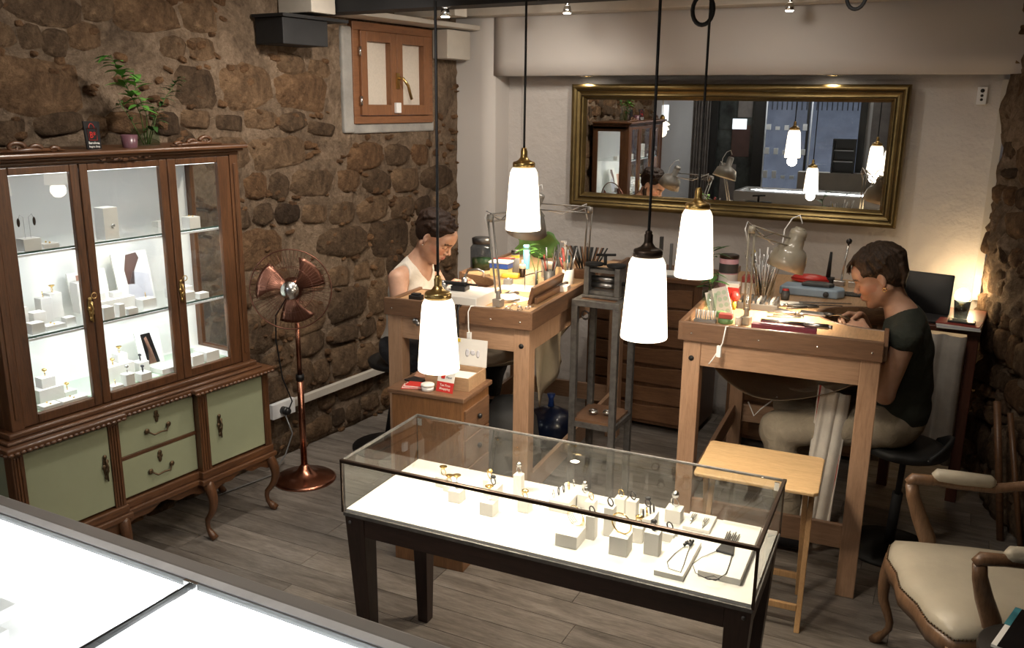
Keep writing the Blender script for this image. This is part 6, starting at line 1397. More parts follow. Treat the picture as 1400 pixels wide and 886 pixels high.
# ------------------------------------------------------------------ side table at right with laptop, glass, papers
t = T('side_table', 'dark red wooden side table at the right end of the back wall', 'table', (-0.62, 4.63, 0), 0.02)
P('table_top', MB().bx(-0.02, 0.385, 0, 0.485, 0.872, 0.90), 'red_mahogany', t, 0.004)
for x, y in ((0.330, 0.02), (0.310, 0.425), (0.0, 0.425), (0.0, 0.05)): P('leg', MB().bx(x, x+0.05, y, y+0.05, 0, 0.872), 'red_mahogany', t, 0.003)
m = MB(); m.sheet(lambda u, v: (-0.13+0.44*u, -0.012+0.014*math.sin(u*26)+0.006*math.sin(u*51), 0.865-(0.70-0.06*math.sin(2.5*u))*v), 44, 6, 0.003)
S('linen_curtain', m, 'linen', 'grey linen cloth hanging from the front of the side table', 'curtain', (-0.60, 4.615, 0), 0.02)
t = T('laptop', 'open black laptop standing behind the woman on the side table', 'laptop', (-0.540, 4.72, 0.9005), -0.10)
P('keyboard_half', MB().bx(-0.13, 0.13, -0.05, 0.12, 0, 0.014), 'black_plastic', t, 0.003); P('screen_half', MB(Matrix.Translation((0, 0.12, 0.012)) @ Matrix.Rotation(-0.12, 4, 'X')).bx(-0.13, 0.13, 0, 0.008, 0, 0.205), 'screen_black', t, 0.003)
P('screen_edge', MB(Matrix.Translation((0, 0.12, 0.012)) @ Matrix.Rotation(-0.12, 4, 'X')).bx(0.1305, 0.132, 0, 0.007, 0.005, 0.20), 'teal', t)
for k in range(4): S('magazine', MB().bx(-0.095, 0.095, -0.065, 0.065, 0, 0.005), ('white_paper', 'print_grey', 'white_paper', 'red_dull')[k], ('bottom', 'second', 'third', 'top')[k]+' magazine of the pile at the front of the side table', 'magazine', (-0.335, 4.66+0.006*k, 0.9005+0.0053*k), 0.1-0.05*k)
t = T('mobile_phone', 'black phone lying on the pile of magazines', 'phone', (-0.325, 4.67, 0.9222), 0.0); P('body', MB().bx(-0.06, 0.06, -0.03, 0.03, 0, 0.010), 'dark_grey', t, 0.003); P('screen', MB().bx(-0.057, 0.057, -0.027, 0.027, 0.0102, 0.0108), 'screen_black', t)
t = T('glass_tumbler', 'clear tumbler before the glowing wall light', 'glass', (-0.345, 4.84, 0.9005)); P('wall', MB().lathe([(0.030, 0), (0.031, 0.004), (0.040, 0.10), (0.038, 0.10), (0.029, 0.008), (0.001, 0.006)], seg=24, close=False), 'glass_dark', t)
t = T('glowing_lamp', 'small bright globe lamp in the corner behind the tumbler', 'lamp', (-0.365, 5.075, 0.9005)); P('foot', MB().lathe([(0.03, 0), (0.03, 0.01), (0.012, 0.02), (0.012, 0.04)], seg=18), 'brass', t); P('globe', MB().ell((0, 0, 0.075), (0.038, 0.034, 0.040), 20, 14), 'warm_glow', t)
light('POINT', 'globe_light', (-0.350, 5.17, 1.00), 3.4, (1.0, 0.72, 0.40), 0.045)
S('long_floor_pole', MB().cyl((0, 0, 0), (-0.10, 0.12, 0.62), 0.016), 'walnut', 'left dark pole leaning at the foot of the right stone wall', 'pole', (-0.02, 4.34, 0.0)); S('long_floor_pole', MB().cyl((0, 0, 0), (-0.13, 0.16, 0.60), 0.013), 'walnut_v', 'right dark pole leaning at the foot of the right stone wall', 'pole', (0.07, 4.22, 0.0))
S('white_cable', MB().tube([(-0.93, 3.72, 0.70), (-0.99, 3.70, 0.64), (-1.02, 3.70, 0.60), (-1.05, 3.70, 0.66)], 0.003, 6), 'white_gloss', 'white cable looping under the leather skin of the right bench', 'cable')

# ------------------------------------------------------------------ armchair
FD = Vector((-0.89, -0.45, 0)).normalized()         # the way the chair faces
AR = math.atan2(FD.y, FD.x)+PI/2                       # local -y is the front
AO = Vector((-0.235, 2.925, 0))                      # middle of the seat front
AO = Vector((-0.245, 2.915, 0)) - FD*0.02
t = T('armchair', 'carved wooden armchair with cream leather seat and studded edges', 'armchair', AO, AR)
# local x: along the front (left post at +?), local y: towards the back
def cab_leg(mb, x, y, sx, sy, h=0.36, big=1.0):
    pts = []; rs = []
    for k in range(15):
        u = k/14; z = h*(1-u)
        b = 0.022*math.sin(PI*min(1, u*1.4))*(u < 0.715) - 0.016*math.sin(PI*max(0, (u-0.5)/0.5)) + 0.038*max(0, (u-0.80)/0.2)
        pts.append((x+sx*b, y+sy*b, z)); rs.append((0.028-0.016*min(1, u*1.2)+(0.006 if u > 0.9 else 0))*big)
    mb.tube(pts, rs, 10)
for (x, y, sx, sy) in ((-0.275, 0.02, -0.7, -0.7), (0.275, 0.02, 0.7, -0.7), (-0.21, 0.47, -0.3, 0.8), (0.21, 0.47, 0.3, 0.8)):
    m = MB(); cab_leg(m, x, y, sx, sy); P('leg', m, 'chair_wood', t)
def seat_out(k=1.0):
    pts = []
    for i in range(13):
        u = -1+2*i/12; pts.append((0.290*u*k, (-0.045*(1-u*u)-0.018*math.cos(3*PI*u)*0.4)*k))
    for i in range(1, 7): u = i/6; pts.append(((0.290-0.075*u+0.012*math.sin(PI*u))*k, 0.50*u))
    for i in range(1, 9): u = 1-2*i/8; pts.append((0.215*u*k, 0.50+0.02*(1-u*u)))
    for i in range(1, 6): u = 1-i/6; pts.append(((-0.290+0.075*u-0.012*math.sin(PI*u))*k, 0.50*u))
    return pts
def loft(mb, rings, cap=True):
    n = len(rings[0]); vs = [p for r in rings for p in r]; fs = []
    for i in range(len(rings)-1):
        for k in range(n): fs.append((i*n+k, i*n+(k+1) % n, (i+1)*n+(k+1) % n, (i+1)*n+k))
    if cap:
        fs.append(tuple(reversed(range(n)))); fs.append(tuple(range((len(rings)-1)*n, len(rings)*n)))
    mb.add(vs, fs, True)
so = seat_out()
def sc2(pts, f, z, cy=0.24): return [(x*f, cy+(y-cy)*f, z) for x, y in pts]
m = MB(); loft(m, [sc2(so, 1.0, 0.33), sc2(so, 1.02, 0.36), sc2(so, 1.015, 0.385), sc2(so, 0.98, 0.392)]); P('seat_rail', m, 'chair_wood', t)
m = MB(); loft(m, [sc2(so, 0.985, 0.385), sc2(so, 0.99, 0.402), sc2(so, 0.95, 0.425), sc2(so, 0.80, 0.446), sc2(so, 0.5, 0.458), sc2(so, 0.2, 0.462)]); P('seat_cushion', m, 'cream_leather', t)
def studs(pts, parent, sp=0.012, r=0.0036, closed=True, name='stud_row'):
    m = MB(); pts = [Vector(p) for p in pts]; n = len(pts); 
    for i in range(n if closed else n-1):
        a, b = pts[i], pts[(i+1) % n]; k = max(1, int((b-a).length/sp))
        for j in range(k): m.ell(tuple(a.lerp(b, j/k)), r, 6, 4)
    q = P(name, m, 'old_bronze', parent); q['kind'] = 'stuff'
studs(sc2(so, 1.0, 0.396), t)
for s_ in (-1, 1):
    m = MB(); m.tube([(s_*0.262, 0.135, 0.385), (s_*0.262, 0.12, 0.45), (s_*0.268, 0.085, 0.53), (s_*0.278, 0.060, 0.60), (s_*0.282, 0.052, 0.645)], [0.028, 0.030, 0.027, 0.023, 0.022], 10, flat=0.75)
    P('arm_post', m, 'chair_wood', t)
    m = MB(); m.tube([(s_*0.282, 0.034, 0.648), (s_*0.282, 0.054, 0.662), (s_*0.280, 0.12, 0.660), (s_*0.275, 0.20, 0.650), (s_*0.267, 0.32, 0.645), (s_*0.252, 0.43, 0.668), (s_*0.235, 0.50, 0.690)], [0.012, 0.021, 0.019, 0.017, 0.017, 0.017, 0.019], 12)
    a_ = P('armrest', m, 'chair_wood', t)
    m = MB(); m.tube([(s_*0.281, 0.12, 0.675), (s_*0.280, 0.135, 0.680), (s_*0.276, 0.21, 0.674), (s_*0.269, 0.31, 0.668), (s_*0.267, 0.325, 0.664)], [0.012, 0.024, 0.026, 0.024, 0.012], 12)
    P('arm_pad', m, 'cream_leather', a_)
# back: frame loop and padded panel, leaning
BF = Matrix.Translation((0, 0.50, 0.40)) @ Matrix.Rotation(-0.24, 4, 'X')
lp = []
for k in range(40):
    a = 2*PI*k/40; c_, s_ = math.cos(a), math.sin(a)
    lp.append((0.235*math.copysign(abs(c_)**0.75, c_)*(1+0.08*s_), 0, 0.36+0.27*math.copysign(abs(s_)**0.8, s_)+0.02*(s_ > 0.9)))
P('back_frame', MB(BF).tube(lp, 0.022, 10, True), 'chair_wood', t)
for s_ in (-1, 1): P('back_post', MB(BF).tube([(s_*0.20, 0.0, -0.06), (s_*0.205, 0, 0.05), (s_*0.225, 0, 0.20)], [0.025, 0.021, 0.02], 10), 'chair_wood', t)
m = MB(BF); inner = [(x*0.90, z) for x, _, z in lp]; zc = 0.36
loft(m, [[(x*f, -0.005-d, zc+(z-zc)*f*0.93) for x, z in inner] for f, d in ((1.0, -0.012), (1.0, 0.008), (0.9, 0.028), (0.6, 0.042), (0.2, 0.048))]); P('back_cushion', m, 'cream_leather', t)
studs([BF @ Vector((x*0.985, -0.016, zc+(z-zc)*0.925)) for x, z in inner], t)
# low round table with a brochure at the lower right corner
t = T('round_side_table', 'small dark round table at the lower right corner, mostly out of view', 'table', (0.12, 2.55, 0))
P('table_top', MB().lathe([(0.14, 0.474), (0.15, 0.478), (0.15, 0.492), (0.145, 0.497)], seg=36), 'door_dark', t); P('column', MB().cyl((0, 0, 0.02), (0, 0, 0.474), 0.018), 'black_steel', t); P('base', MB().lathe([(0.12, 0), (0.12, 0.012), (0.02, 0.03)], seg=28), 'black_steel', t)
t = T('magazine', 'dark covered brochure with a teal and white spine on the low round table', 'magazine', (0.115, 2.625, 0.4975), -0.20)
P('pages', MB().bx(-0.085, 0.10, -0.13, 0.115, 0, 0.010), 'white_paper', t, 0.001); P('cover', MB().bx(-0.070, 0.102, -0.131, 0.116, 0.010, 0.012), 'screen_black', t); P('spine', MB().bx(-0.087, -0.0705, 0.0, 0.116, 0.010, 0.012), 'teal', t)
Fm = Matrix.Translation((0, 0, 0.0122))
P('cover_print', MB(Fm).bx(-0.03, 0.02, 0.02, 0.06, 0, 0.0005).bx(0.03, 0.07, 0.03, 0.08, 0, 0.0005), 'dark_grey', t)
P('low_backrest', MB().sheet(lambda u, v: (0.170*math.cos(-0.9+1.8*u)+0.012*v, 0.170*math.sin(-0.9+1.8*u), 0.520+0.085*v*math.sin(PI*(0.1+0.8*u))), 14, 3, 0.016), 'rubber', st)
# ------------------------------------------------------------------ figures: smooth distance fields turned into meshes
class Field:
    def __init__(s, lo, hi, h):
        s.lo = np.array(lo, np.float32); s.h = h
        s.n = np.ceil((np.array(hi)-np.array(lo))/h).astype(int)+1
        s.f = np.full(s.n, 0.2, np.float32)
        s.ax = [s.lo[i]+h*np.arange(s.n[i], dtype=np.float32) for i in range(3)]
    def region(s, lo, hi):
        a = np.clip(np.floor((np.array(lo)-s.lo)/s.h).astype(int), 0, s.n); b = np.clip(np.ceil((np.array(hi)-s.lo)/s.h).astype(int)+1, 0, s.n)
        if np.any(b-a < 1): return None, None
        sl = tuple(slice(a[i], b[i]) for i in range(3))
        return sl, np.meshgrid(*[s.ax[i][sl[i]] for i in range(3)], indexing='ij')
    def put(s, sl, d, k, mode='add'):
        f = s.f[sl]
        if mode == 'add':
            if k > 0:
                h = np.clip(0.5+0.5*(f-d)/k, 0, 1); s.f[sl] = f*(1-h)+d*h-k*h*(1-h)
            else: s.f[sl] = np.minimum(f, d)
        else:
            if k > 0:
                h = np.clip(0.5-0.5*(f+d)/k, 0, 1); s.f[sl] = f*(1-h)+(-d)*h+k*h*(1-h)
            else: s.f[sl] = np.maximum(f, -d)
    def caps(s, a, b, ra, rb=None, k=0.02, mode='add', flat=None, inf=0.0):
        rb = ra if rb is None else rb; a = np.array(a, np.float32); b = np.array(b, np.float32)
        m = max(ra, rb)*(1.0 if flat is None else max(1.0, flat[1]))+k+inf+0.012
        sl, g = s.region(np.minimum(a, b)-m, np.maximum(a, b)+m)
        if sl is None: return s
        ba = b-a; L2 = float(ba @ ba)+1e-12
        px, py, pz = g[0]-a[0], g[1]-a[1], g[2]-a[2]
        t = np.clip((px*ba[0]+py*ba[1]+pz*ba[2])/L2, 0, 1)
        qx, qy, qz = px-t*ba[0], py-t*ba[1], pz-t*ba[2]
        if flat is not None:
            n, fct = np.array(flat[0], np.float32), flat[1]
            c = (qx*n[0]+qy*n[1]+qz*n[2])*(1-1/fct)
            qx, qy, qz = qx-n[0]*c, qy-n[1]*c, qz-n[2]*c
        d = np.sqrt(qx*qx+qy*qy+qz*qz)-(ra+(rb-ra)*t)-inf
        s.put(sl, d, k, mode); return s
    def ell(s, c, r, k=0.02, mode='add', R=None, inf=0.0):
        c = np.array(c, np.float32); r = np.array(r, np.float32)+inf; m = float(max(r))+k+0.012
        sl, g = s.region(c-m, c+m)
        if sl is None: return s
        x, y, z = g[0]-c[0], g[1]-c[1], g[2]-c[2]
        if R is not None:
            R = np.array(R, np.float32)   # columns are the local axes
            x, y, z = (R[0,0]*x+R[1,0]*y+R[2,0]*z, R[0,1]*x+R[1,1]*y+R[2,1]*z, R[0,2]*x+R[1,2]*y+R[2,2]*z)
        k0 = np.sqrt((x/r[0])**2+(y/r[1])**2+(z/r[2])**2); k1 = np.sqrt((x/r[0]**2)**2+(y/r[1]**2)**2+(z/r[2]**2)**2)+1e-6
        s.put(sl, k0*(k0-1)/k1, k, mode); return s
    def half(s, p, n, k=0.004):
        # remove everything on the side the normal points to
        n = np.array(n, np.float32); n = n/np.linalg.norm(n)
        g = np.meshgrid(*s.ax, indexing='ij', sparse=True)
        d = -((g[0]-p[0])*n[0]+(g[1]-p[1])*n[1]+(g[2]-p[2])*n[2])
        s.f = np.maximum(s.f, -d); return s
    def ripple(s, amp, fr=(60, 45, 50), seed=0.0):
        g = np.meshgrid(*s.ax, indexing='ij', sparse=True)
        s.f = s.f + amp*(np.sin(g[0]*fr[0]+3*np.sin(g[2]*9+seed)+seed)*np.sin(g[2]*fr[2]+2.5*np.sin(g[1]*14)+seed)+0.5*np.sin(g[1]*fr[1]+g[2]*30+seed)).astype(np.float32); return s
    def mesh(s, name):
        f = s.f; f[0], f[-1], f[:, 0], f[:, -1], f[:, :, 0], f[:, :, -1] = 1, 1, 1, 1, 1, 1
        ins = f < 0
        c = np.zeros(tuple(s.n-1), np.int8)
        for i in (0, 1):
            for j in (0, 1):
                for k in (0, 1): c += ins[i:s.n[0]-1+i, j:s.n[1]-1+j, k:s.n[2]-1+k]
        act = (c > 0) & (c < 8); idx = np.full(act.shape, -1, np.int64); cells = np.argwhere(act); idx[act] = np.arange(len(cells))
        acc = np.zeros((len(cells), 3)); cnt = np.zeros(len(cells))
        for ax in range(3):
            for u in (0, 1):
                for v in (0, 1):
                    o = [0, 0, 0]; others = [q for q in range(3) if q != ax]; o[others[0]] = u; o[others[1]] = v
                    p0 = cells+np.array(o); p1 = p0.copy(); p1[:, ax] += 1
                    a = f[p0[:, 0], p0[:, 1], p0[:, 2]]; b = f[p1[:, 0], p1[:, 1], p1[:, 2]]
                    m = (a < 0) != (b < 0); t = np.where(m, a/(a-b+1e-12), 0)
                    pt = p0.astype(float); pt[:, ax] += t; acc[m] += pt[m]; cnt[m] += 1
        V = acc/np.maximum(cnt, 1)[:, None]*s.h+s.lo
        F = []
        for ax in range(3):
            o1, o2 = [q for q in range(3) if q != ax]
            a = ins[tuple(slice(0, -1) if q == ax else slice(1, -1) for q in range(3))]; b = ins[tuple(slice(1, None) if q == ax else slice(1, -1) for q in range(3))]
            e = np.argwhere(a != b); si = a[a != b]
            g = e.copy(); g[:, o1] += 1; g[:, o2] += 1       # grid point index of the edge start
            def cell(d1, d2):
                q = g.copy(); q[:, o1] -= d1; q[:, o2] -= d2; return idx[q[:, 0], q[:, 1], q[:, 2]]
            q = np.stack([cell(1, 1), cell(0, 1), cell(0, 0), cell(1, 0)], 1)
            fl = si if ax != 1 else ~si
            q[~fl] = q[~fl][:, ::-1]; F.append(q)
        F = np.concatenate(F); F = F[(F >= 0).all(1)]
        me = bpy.data.meshes.new(name); me.vertices.add(len(V)); me.vertices.foreach_set('co', V.astype(np.float32).ravel())
        me.loops.add(len(F)*4); me.loops.foreach_set('vertex_index', F.ravel().astype(np.int32))
        me.polygons.add(len(F)); me.polygons.foreach_set('loop_start', np.arange(0, len(F)*4, 4, dtype=np.int32))
        try: me.polygons.foreach_set('loop_total', np.full(len(F), 4, np.int32))
        except Exception: pass
        me.polygons.foreach_set('use_smooth', np.ones(len(F), bool))
        me.update(calc_edges=True); me.validate()
        return me, V

def skin_mat():
    m, nt, N, L, b = newmat('skin')
    a = N.new('ShaderNodeAttribute'); a.attribute_name = 'tone'
    f = noise(nt, coords(nt), 40, 4)
    L.new(mixc(nt, 1.0, a.outputs['Color'], ramp(nt, f, [(0.3, (0.90, 0.88, 0.86)), (0.7, (1.05, 1.04, 1.03))]), 'MULTIPLY'), b.inputs['Base Color'])
    b.inputs['Roughness'].default_value = 0.5; b.inputs['Subsurface Weight'].default_value = 0.12
    b.inputs['Subsurface Radius'].default_value = (0.010, 0.004, 0.002); b.inputs['Subsurface Scale'].default_value = 0.6
skin_mat()
def hair_mat(name, c1, c2):
    m, nt, N, L, b = newmat(name)
    v = coords(nt, (1, 1, 0.35)); f = noise(nt, v, 160, 4, 0.6, 0.4)
    L.new(ramp(nt, f, [(0.35, c1), (0.7, c2)]), b.inputs['Base Color']); b.inputs['Roughness'].default_value = 0.62; b.inputs['Specular IOR Level'].default_value = 0.25
    bump(nt, b, f, 0.8, 0.004)
hair_mat('hair_brown', (0.012, 0.007, 0.004), (0.050, 0.028, 0.016)); hair_mat('hair_dark', (0.010, 0.005, 0.003), (0.035, 0.016, 0.009))
def cloth(name, c, bs=0.35, sc=35):
    m, nt, N, L, b = newmat(name)
    v = coords(nt); f = noise(nt, v, sc*0.35, 4, 0.6, 1.5); g = noise(nt, v, 500, 2)
    L.new(ramp(nt, f, [(0.3, tuple(x*0.85 for x in c)), (0.7, tuple(x*1.1 for x in c))]), b.inputs['Base Color']); b.inputs['Roughness'].default_value = 0.9
    bump(nt, b, f, bs, 0.02)
cloth('green_jersey', (0.022, 0.026, 0.018)); cloth('beige_cotton', (0.30, 0.255, 0.19), 0.5); cloth('white_jersey', (0.62, 0.58, 0.52)); cloth('dark_denim', (0.02, 0.02, 0.025))

class Head:
    def __init__(s, c, R): s.c = np.array(c, float); s.R = np.array(R, float)       # R columns: forward, left, up
    def w(s, p): return s.c + s.R @ np.array(p, float)
    def build(s, F, k=0.012):
        R = s.R; w = s.w
        F.ell(w((-0.012, 0, 0.038)), (0.098, 0.075, 0.084), 0.01, R=R)
        F.ell(w((0.030, 0, -0.028)), (0.060, 0.060, 0.085), 0.03, R=R)
        for q in (-1, 1):
            F.caps(w((-0.020, q*0.050, -0.045)), w((0.055, q*0.016, -0.092)), 0.018, 0.014, 0.03)
            F.ell(w((0.056, q*0.036, -0.022)), (0.026, 0.022, 0.024), 0.025, R=R)
            F.caps(w((0.082, q*0.012, 0.022)), w((0.066, q*0.048, 0.020)), 0.010, 0.008, 0.014)
        F.ell(w((0.070, 0, -0.098)), (0.020, 0.020, 0.016), 0.022, R=R)
        F.ell(w((0.068, 0, 0.045)), (0.026, 0.050, 0.034), 0.03, R=R)
        F.caps(w((0.084, 0, 0.014)), w((0.108, 0, -0.024)), 0.0065, 0.0095, 0.011)
        for q in (-1, 1):
            F.ell(w((0.092, q*0.030, 0.002)), (0.016, 0.017, 0.012), 0.012, 'sub', R=R)
            F.ell(w((0.071, q*0.031, 0.001)), (0.0175, 0.017, 0.0135), 0.004, R=R)
            F.ell(w((0.098, q*0.012, -0.031)), (0.009, 0.007, 0.007), 0.006, R=R)
        F.ell(w((0.080, 0, -0.060)), (0.018, 0.030, 0.016), 0.015, R=R)
        F.ell(w((0.0955, 0, -0.0555)), (0.0065, 0.020, 0.0050), 0.005, R=R); F.ell(w((0.0935, 0, -0.066)), (0.0070, 0.018, 0.0055), 0.005, R=R)
        F.ell(w((0.103, 0, -0.0608)), (0.010, 0.021, 0.0012), 0.003, 'sub', R=R)
        for q in (-1, 1):
            F.ell(w((-0.014, q*0.075, -0.004)), (0.0145, 0.008, 0.029), 0.007, R=R)
            F.ell(w((-0.008, q*0.083, 0.000)), (0.008, 0.006, 0.016), 0.005, 'sub', R=R)
            F.ell(w((-0.010, q*0.074, -0.030)), (0.009, 0.006, 0.009), 0.005, R=R)
    def tones(s, V, skin, lips, hairc):
        L = (V-s.c) @ s.R; col = np.tile(np.array([*skin, 1.0]), (len(V), 1))
        x, y, z = L[:, 0], L[:, 1], L[:, 2]; ay = np.abs(y)
        near = (np.abs(L) < 0.13).all(1)
        lip = near & (x > 0.078) & (((z+0.0555)/0.0060)**2+(ay/0.022)**2 < 1.3) | near & (x > 0.078) & (((z+0.0665)/0.0070)**2+(ay/0.020)**2 < 1.3)
        col[lip, :3] = lips
        brow = near & (x > 0.05) & (ay > 0.012) & (ay < 0.056) & (np.abs(z-0.0255+(ay-0.030)**2*4) < 0.0050); col[brow, :3] = hairc
        lash = near & (x > 0.06) & (((ay-0.031)/0.0185)**2 < 1) & (np.abs(z+0.0075-((ay-0.031)/0.0175)**2*0.004) < 0.0030); col[lash, :3] = np.array(hairc)*0.6
        cheek = near & (x > 0.02) & (((ay-0.045)/0.025)**2+((z+0.025)/0.022)**2 < 1); col[cheek, :3] = np.array(skin)*np.array([1.06, 0.90, 0.86])
        return col
def rotz(a): return np.array([[math.cos(a), -math.sin(a), 0], [math.sin(a), math.cos(a), 0], [0, 0, 1]])
def roty(a): return np.array([[math.cos(a), 0, math.sin(a)], [0, 1, 0], [-math.sin(a), 0, math.cos(a)]])
def rotx(a): return np.array([[1, 0, 0], [0, math.cos(a), -math.sin(a)], [0, math.sin(a), math.cos(a)]])
def hand(F, wrist, d, n, side, curl=(0.5, 0.7, 0.5), spread=0.06, thumb=(0.7, 0.7), sc=1.0):
    d = np.array(d, float); d /= np.linalg.norm(d); n = np.array(n, float); n -= d*(n @ d); n /= np.linalg.norm(n)
    s = np.cross(n, d)*side        # towards the thumb
    w = np.array(wrist, float)
    for i, (o, ln) in enumerate(((0.027, 0.94), (0.009, 1.0), (-0.009, 0.95), (-0.026, 0.78))):
        kn = w+d*(0.082-0.004*abs(i-1))*sc+s*o*sc
        F.caps(w+s*o*0.55*sc+d*0.01, kn, 0.0125*sc, 0.0100*sc, 0.010)
        dd = d*math.cos(0.1)+s*(o*spread*8); dd /= np.linalg.norm(dd); p = kn; a = 0
        for j, (l, r0, r1) in enumerate(((0.040, 0.0093, 0.0085), (0.025, 0.0085, 0.0078), (0.019, 0.0078, 0.0062))):
            a += curl[j]*(1+0.12*i)
            q = p+(dd*math.cos(a)+n*math.sin(a))*l*ln*sc
            F.caps(p, q, r0*sc, r1*sc, 0.0025); p = q
    t0 = w+d*0.018*sc+s*0.022*sc; t1 = t0+(d*0.62+s*0.62+n*0.35*thumb[0])*0.040*sc; t2 = t1+(d*0.80+s*0.10+n*0.6*thumb[1])*0.030*sc; t3 = t2+(d*0.85-s*0.15+n*0.6*thumb[1])*0.024*sc
    F.caps(t0, t1, 0.0145*sc, 0.0115*sc, 0.012); F.caps(t1, t2, 0.0108*sc, 0.0095*sc, 0.004); F.caps(t2, t3, 0.0095*sc, 0.0072*sc, 0.003)

def person(label, O, yaw_, J, head_pitch, head_turn, head_roll, skin, lips, hairc, h=0.0048):
    O = np.array(O, float); RB = rotz(yaw_)
    W2 = lambda p: O + RB @ np.array(p, float)
    fwd, left, upv_ = RB[:, 0], RB[:, 1], RB[:, 2]
    t = T('person', label, 'person', tuple(O), 0)
    base = Vector(tuple(O))
    def put(me, name, mat, parent=t, lab=None):
        me.transform(Matrix.Translation(-base)); o = bpy.data.objects.new(name, me); COL.objects.link(o); me.materials.append(mm(mat)); o.parent = parent
        if lab: o['label'] = lab
        return o
    P_ = {k: W2(v) for k, v in J.items()}
    allp = np.array(list(P_.values())); lo = allp.min(0)-0.17; hi = allp.max(0)+0.17; lo[2] = min(lo[2], 0)-0.02
    RH = RB @ rotz(head_turn) @ roty(head_pitch) @ rotx(head_roll)
    H = Head(P_['head'], RH)
    F = Field(lo, hi, h)
    def torso(F, inf=0.0, k=0.05):
        fl = (fwd, 0.72)
        F.ell(P_['pelvis'], (0.115, 0.160, 0.105), k, R=RB, inf=inf)
        F.caps(P_['pelvis'], P_['waist'], 0.125, 0.112, k, flat=fl, inf=inf); F.caps(P_['waist'], P_['chest'], 0.112, 0.125, k, flat=fl, inf=inf)
        F.caps(P_['chest'], P_['upper'], 0.125, 0.098, k, flat=fl, inf=inf)
        F.caps(P_['shL']*0.85+P_['shR']*0.15, P_['shR']*0.85+P_['shL']*0.15, 0.050, None, 0.05, inf=inf)
        for q in (-1, 1): F.ell(P_['chest']+fwd*0.065+left*q*0.062-upv_*0.0, (0.050, 0.055, 0.055), 0.04, R=RB, inf=inf)
    torso(F)
    F.caps(P_['upper'], P_['neck'], 0.062, 0.050, 0.05); F.caps(P_['neck'], H.w((-0.022, 0, -0.035)), 0.050, 0.048, 0.03)
    for sfx in 'LR':
        q = 1 if sfx == 'L' else -1
        sh, el, wr = P_['sh'+sfx], P_['el'+sfx], P_['wr'+sfx]
        F.caps(sh, el, 0.047, 0.036, 0.03); mid = el+(wr-el)*0.3; F.caps(el, mid, 0.036, 0.037, 0.015); F.caps(mid, wr, 0.036, 0.0235, 0.015)
        hp, kn, an = P_['hip'+sfx], P_['kn'+sfx], P_['an'+sfx]
        F.caps(hp, kn, 0.085, 0.056, 0.04); F.caps(kn, kn+(an-kn)*0.35, 0.055, 0.052, 0.02); F.caps(kn+(an-kn)*0.35, an, 0.050, 0.034, 0.02)
        F.caps(an-fwd*0.03-upv_*0.035, an+fwd*0.14-upv_*0.05, 0.036, 0.028, 0.03)
    H.build(F)
    for args in J_hands(P_, fwd, left, upv_, label): hand(F, *args)
    me, V = F.mesh('body')
    ca = me.color_attributes.new('tone', 'FLOAT_COLOR', 'POINT'); col = H.tones(V, skin, lips, hairc)
    ca.data.foreach_set('color', col.astype(np.float32).ravel())
    body = put(me, 'body', 'skin')
    return t, body, P_, H, torso, put, (fwd, left, upv_, RB), (lo, hi)
def J_hands(P_, fwd, left, up_, label):
    inw = -up_*0.5
    dL = (fwd*0.85-left*0.55-up_*0.05); dR = (fwd*0.80+left*0.55+up_*0.10)
    return [(P_['wrL'], dL, (-left*0.75-up_*0.55+fwd*0.0), 1 if True else -1, (0.55, 0.75, 0.45), 0.03, (1.0, 0.9)),
            (P_['wrR'], dR, (left*0.75-up_*0.55), -1, (0.50, 0.80, 0.5), 0.03, (1.0, 0.9))]

# --- the woman on the right, in profile, working at the right bench
JB = dict(pelvis=(0, 0, 0.650), waist=(-0.012, 0, 0.80), chest=(-0.015, 0, 0.935), upper=(-0.005, 0, 1.035), neck=(0.025, 0, 1.105), head=(0.118, 0.0, 1.243),
          shL=(-0.005, 0.165, 1.030), shR=(-0.005, -0.165, 1.035), elL=(0.045, 0.215, 0.800), elR=(0.10, -0.20, 0.83), wrL=(0.150, 0.110, 1.035), wrR=(0.170, -0.050, 1.050),
          hipL=(0.03, 0.095, 0.645), hipR=(0.03, -0.095, 0.645), knL=(0.455, 0.13, 0.560), knR=(0.43, -0.11, 0.60), anL=(0.36, 0.13, 0.12), anR=(0.29, -0.10, 0.12))
yB = math.radians(188)
tB, bodyB, PB, HB, torsoB, putB, (fB, lB, uB, RB_), (loB, hiB) = person('woman in a dark green top and beige trousers working at the right bench', (-0.480, 3.90, 0), yB, JB, 0.47, -0.03, 0.0, (0.45, 0.265, 0.18), (0.36, 0.13, 0.10), (0.035, 0.018, 0.010), 0.0042)
F = Field(loB, hiB, 0.006)                                   # top
torsoB(F, 0.014, 0.06)
for s_ in 'LR':
    F.caps(PB['sh'+s_], PB['sh'+s_]+(PB['el'+s_]-PB['sh'+s_])*0.07, 0.056, 0.055, 0.03)
F.ell(PB['waist']+uB*0.0, (0.125, 0.15, 0.12), 0.05, R=RB_); F.ell(PB['pelvis']+uB*0.05, (0.135, 0.165, 0.08), 0.04, R=RB_)
F.ripple(0.0022)
F.half(PB['pelvis']+uB*0.005-fB*0.05, (0.12*fB[0], 0.12*fB[1], -1))
F.ell(PB['neck']+uB*0.055+fB*0.015, (0.085, 0.078, 0.085), 0.006, 'sub', R=RB_)
me, _ = F.mesh('top'); putB(me, 'top', 'green_jersey')
F = Field((loB[0], loB[1], loB[2]), hiB, 0.006)              # trousers
F.ell(PB['pelvis']-uB*0.01, (0.130, 0.172, 0.105), 0.04, R=RB_)
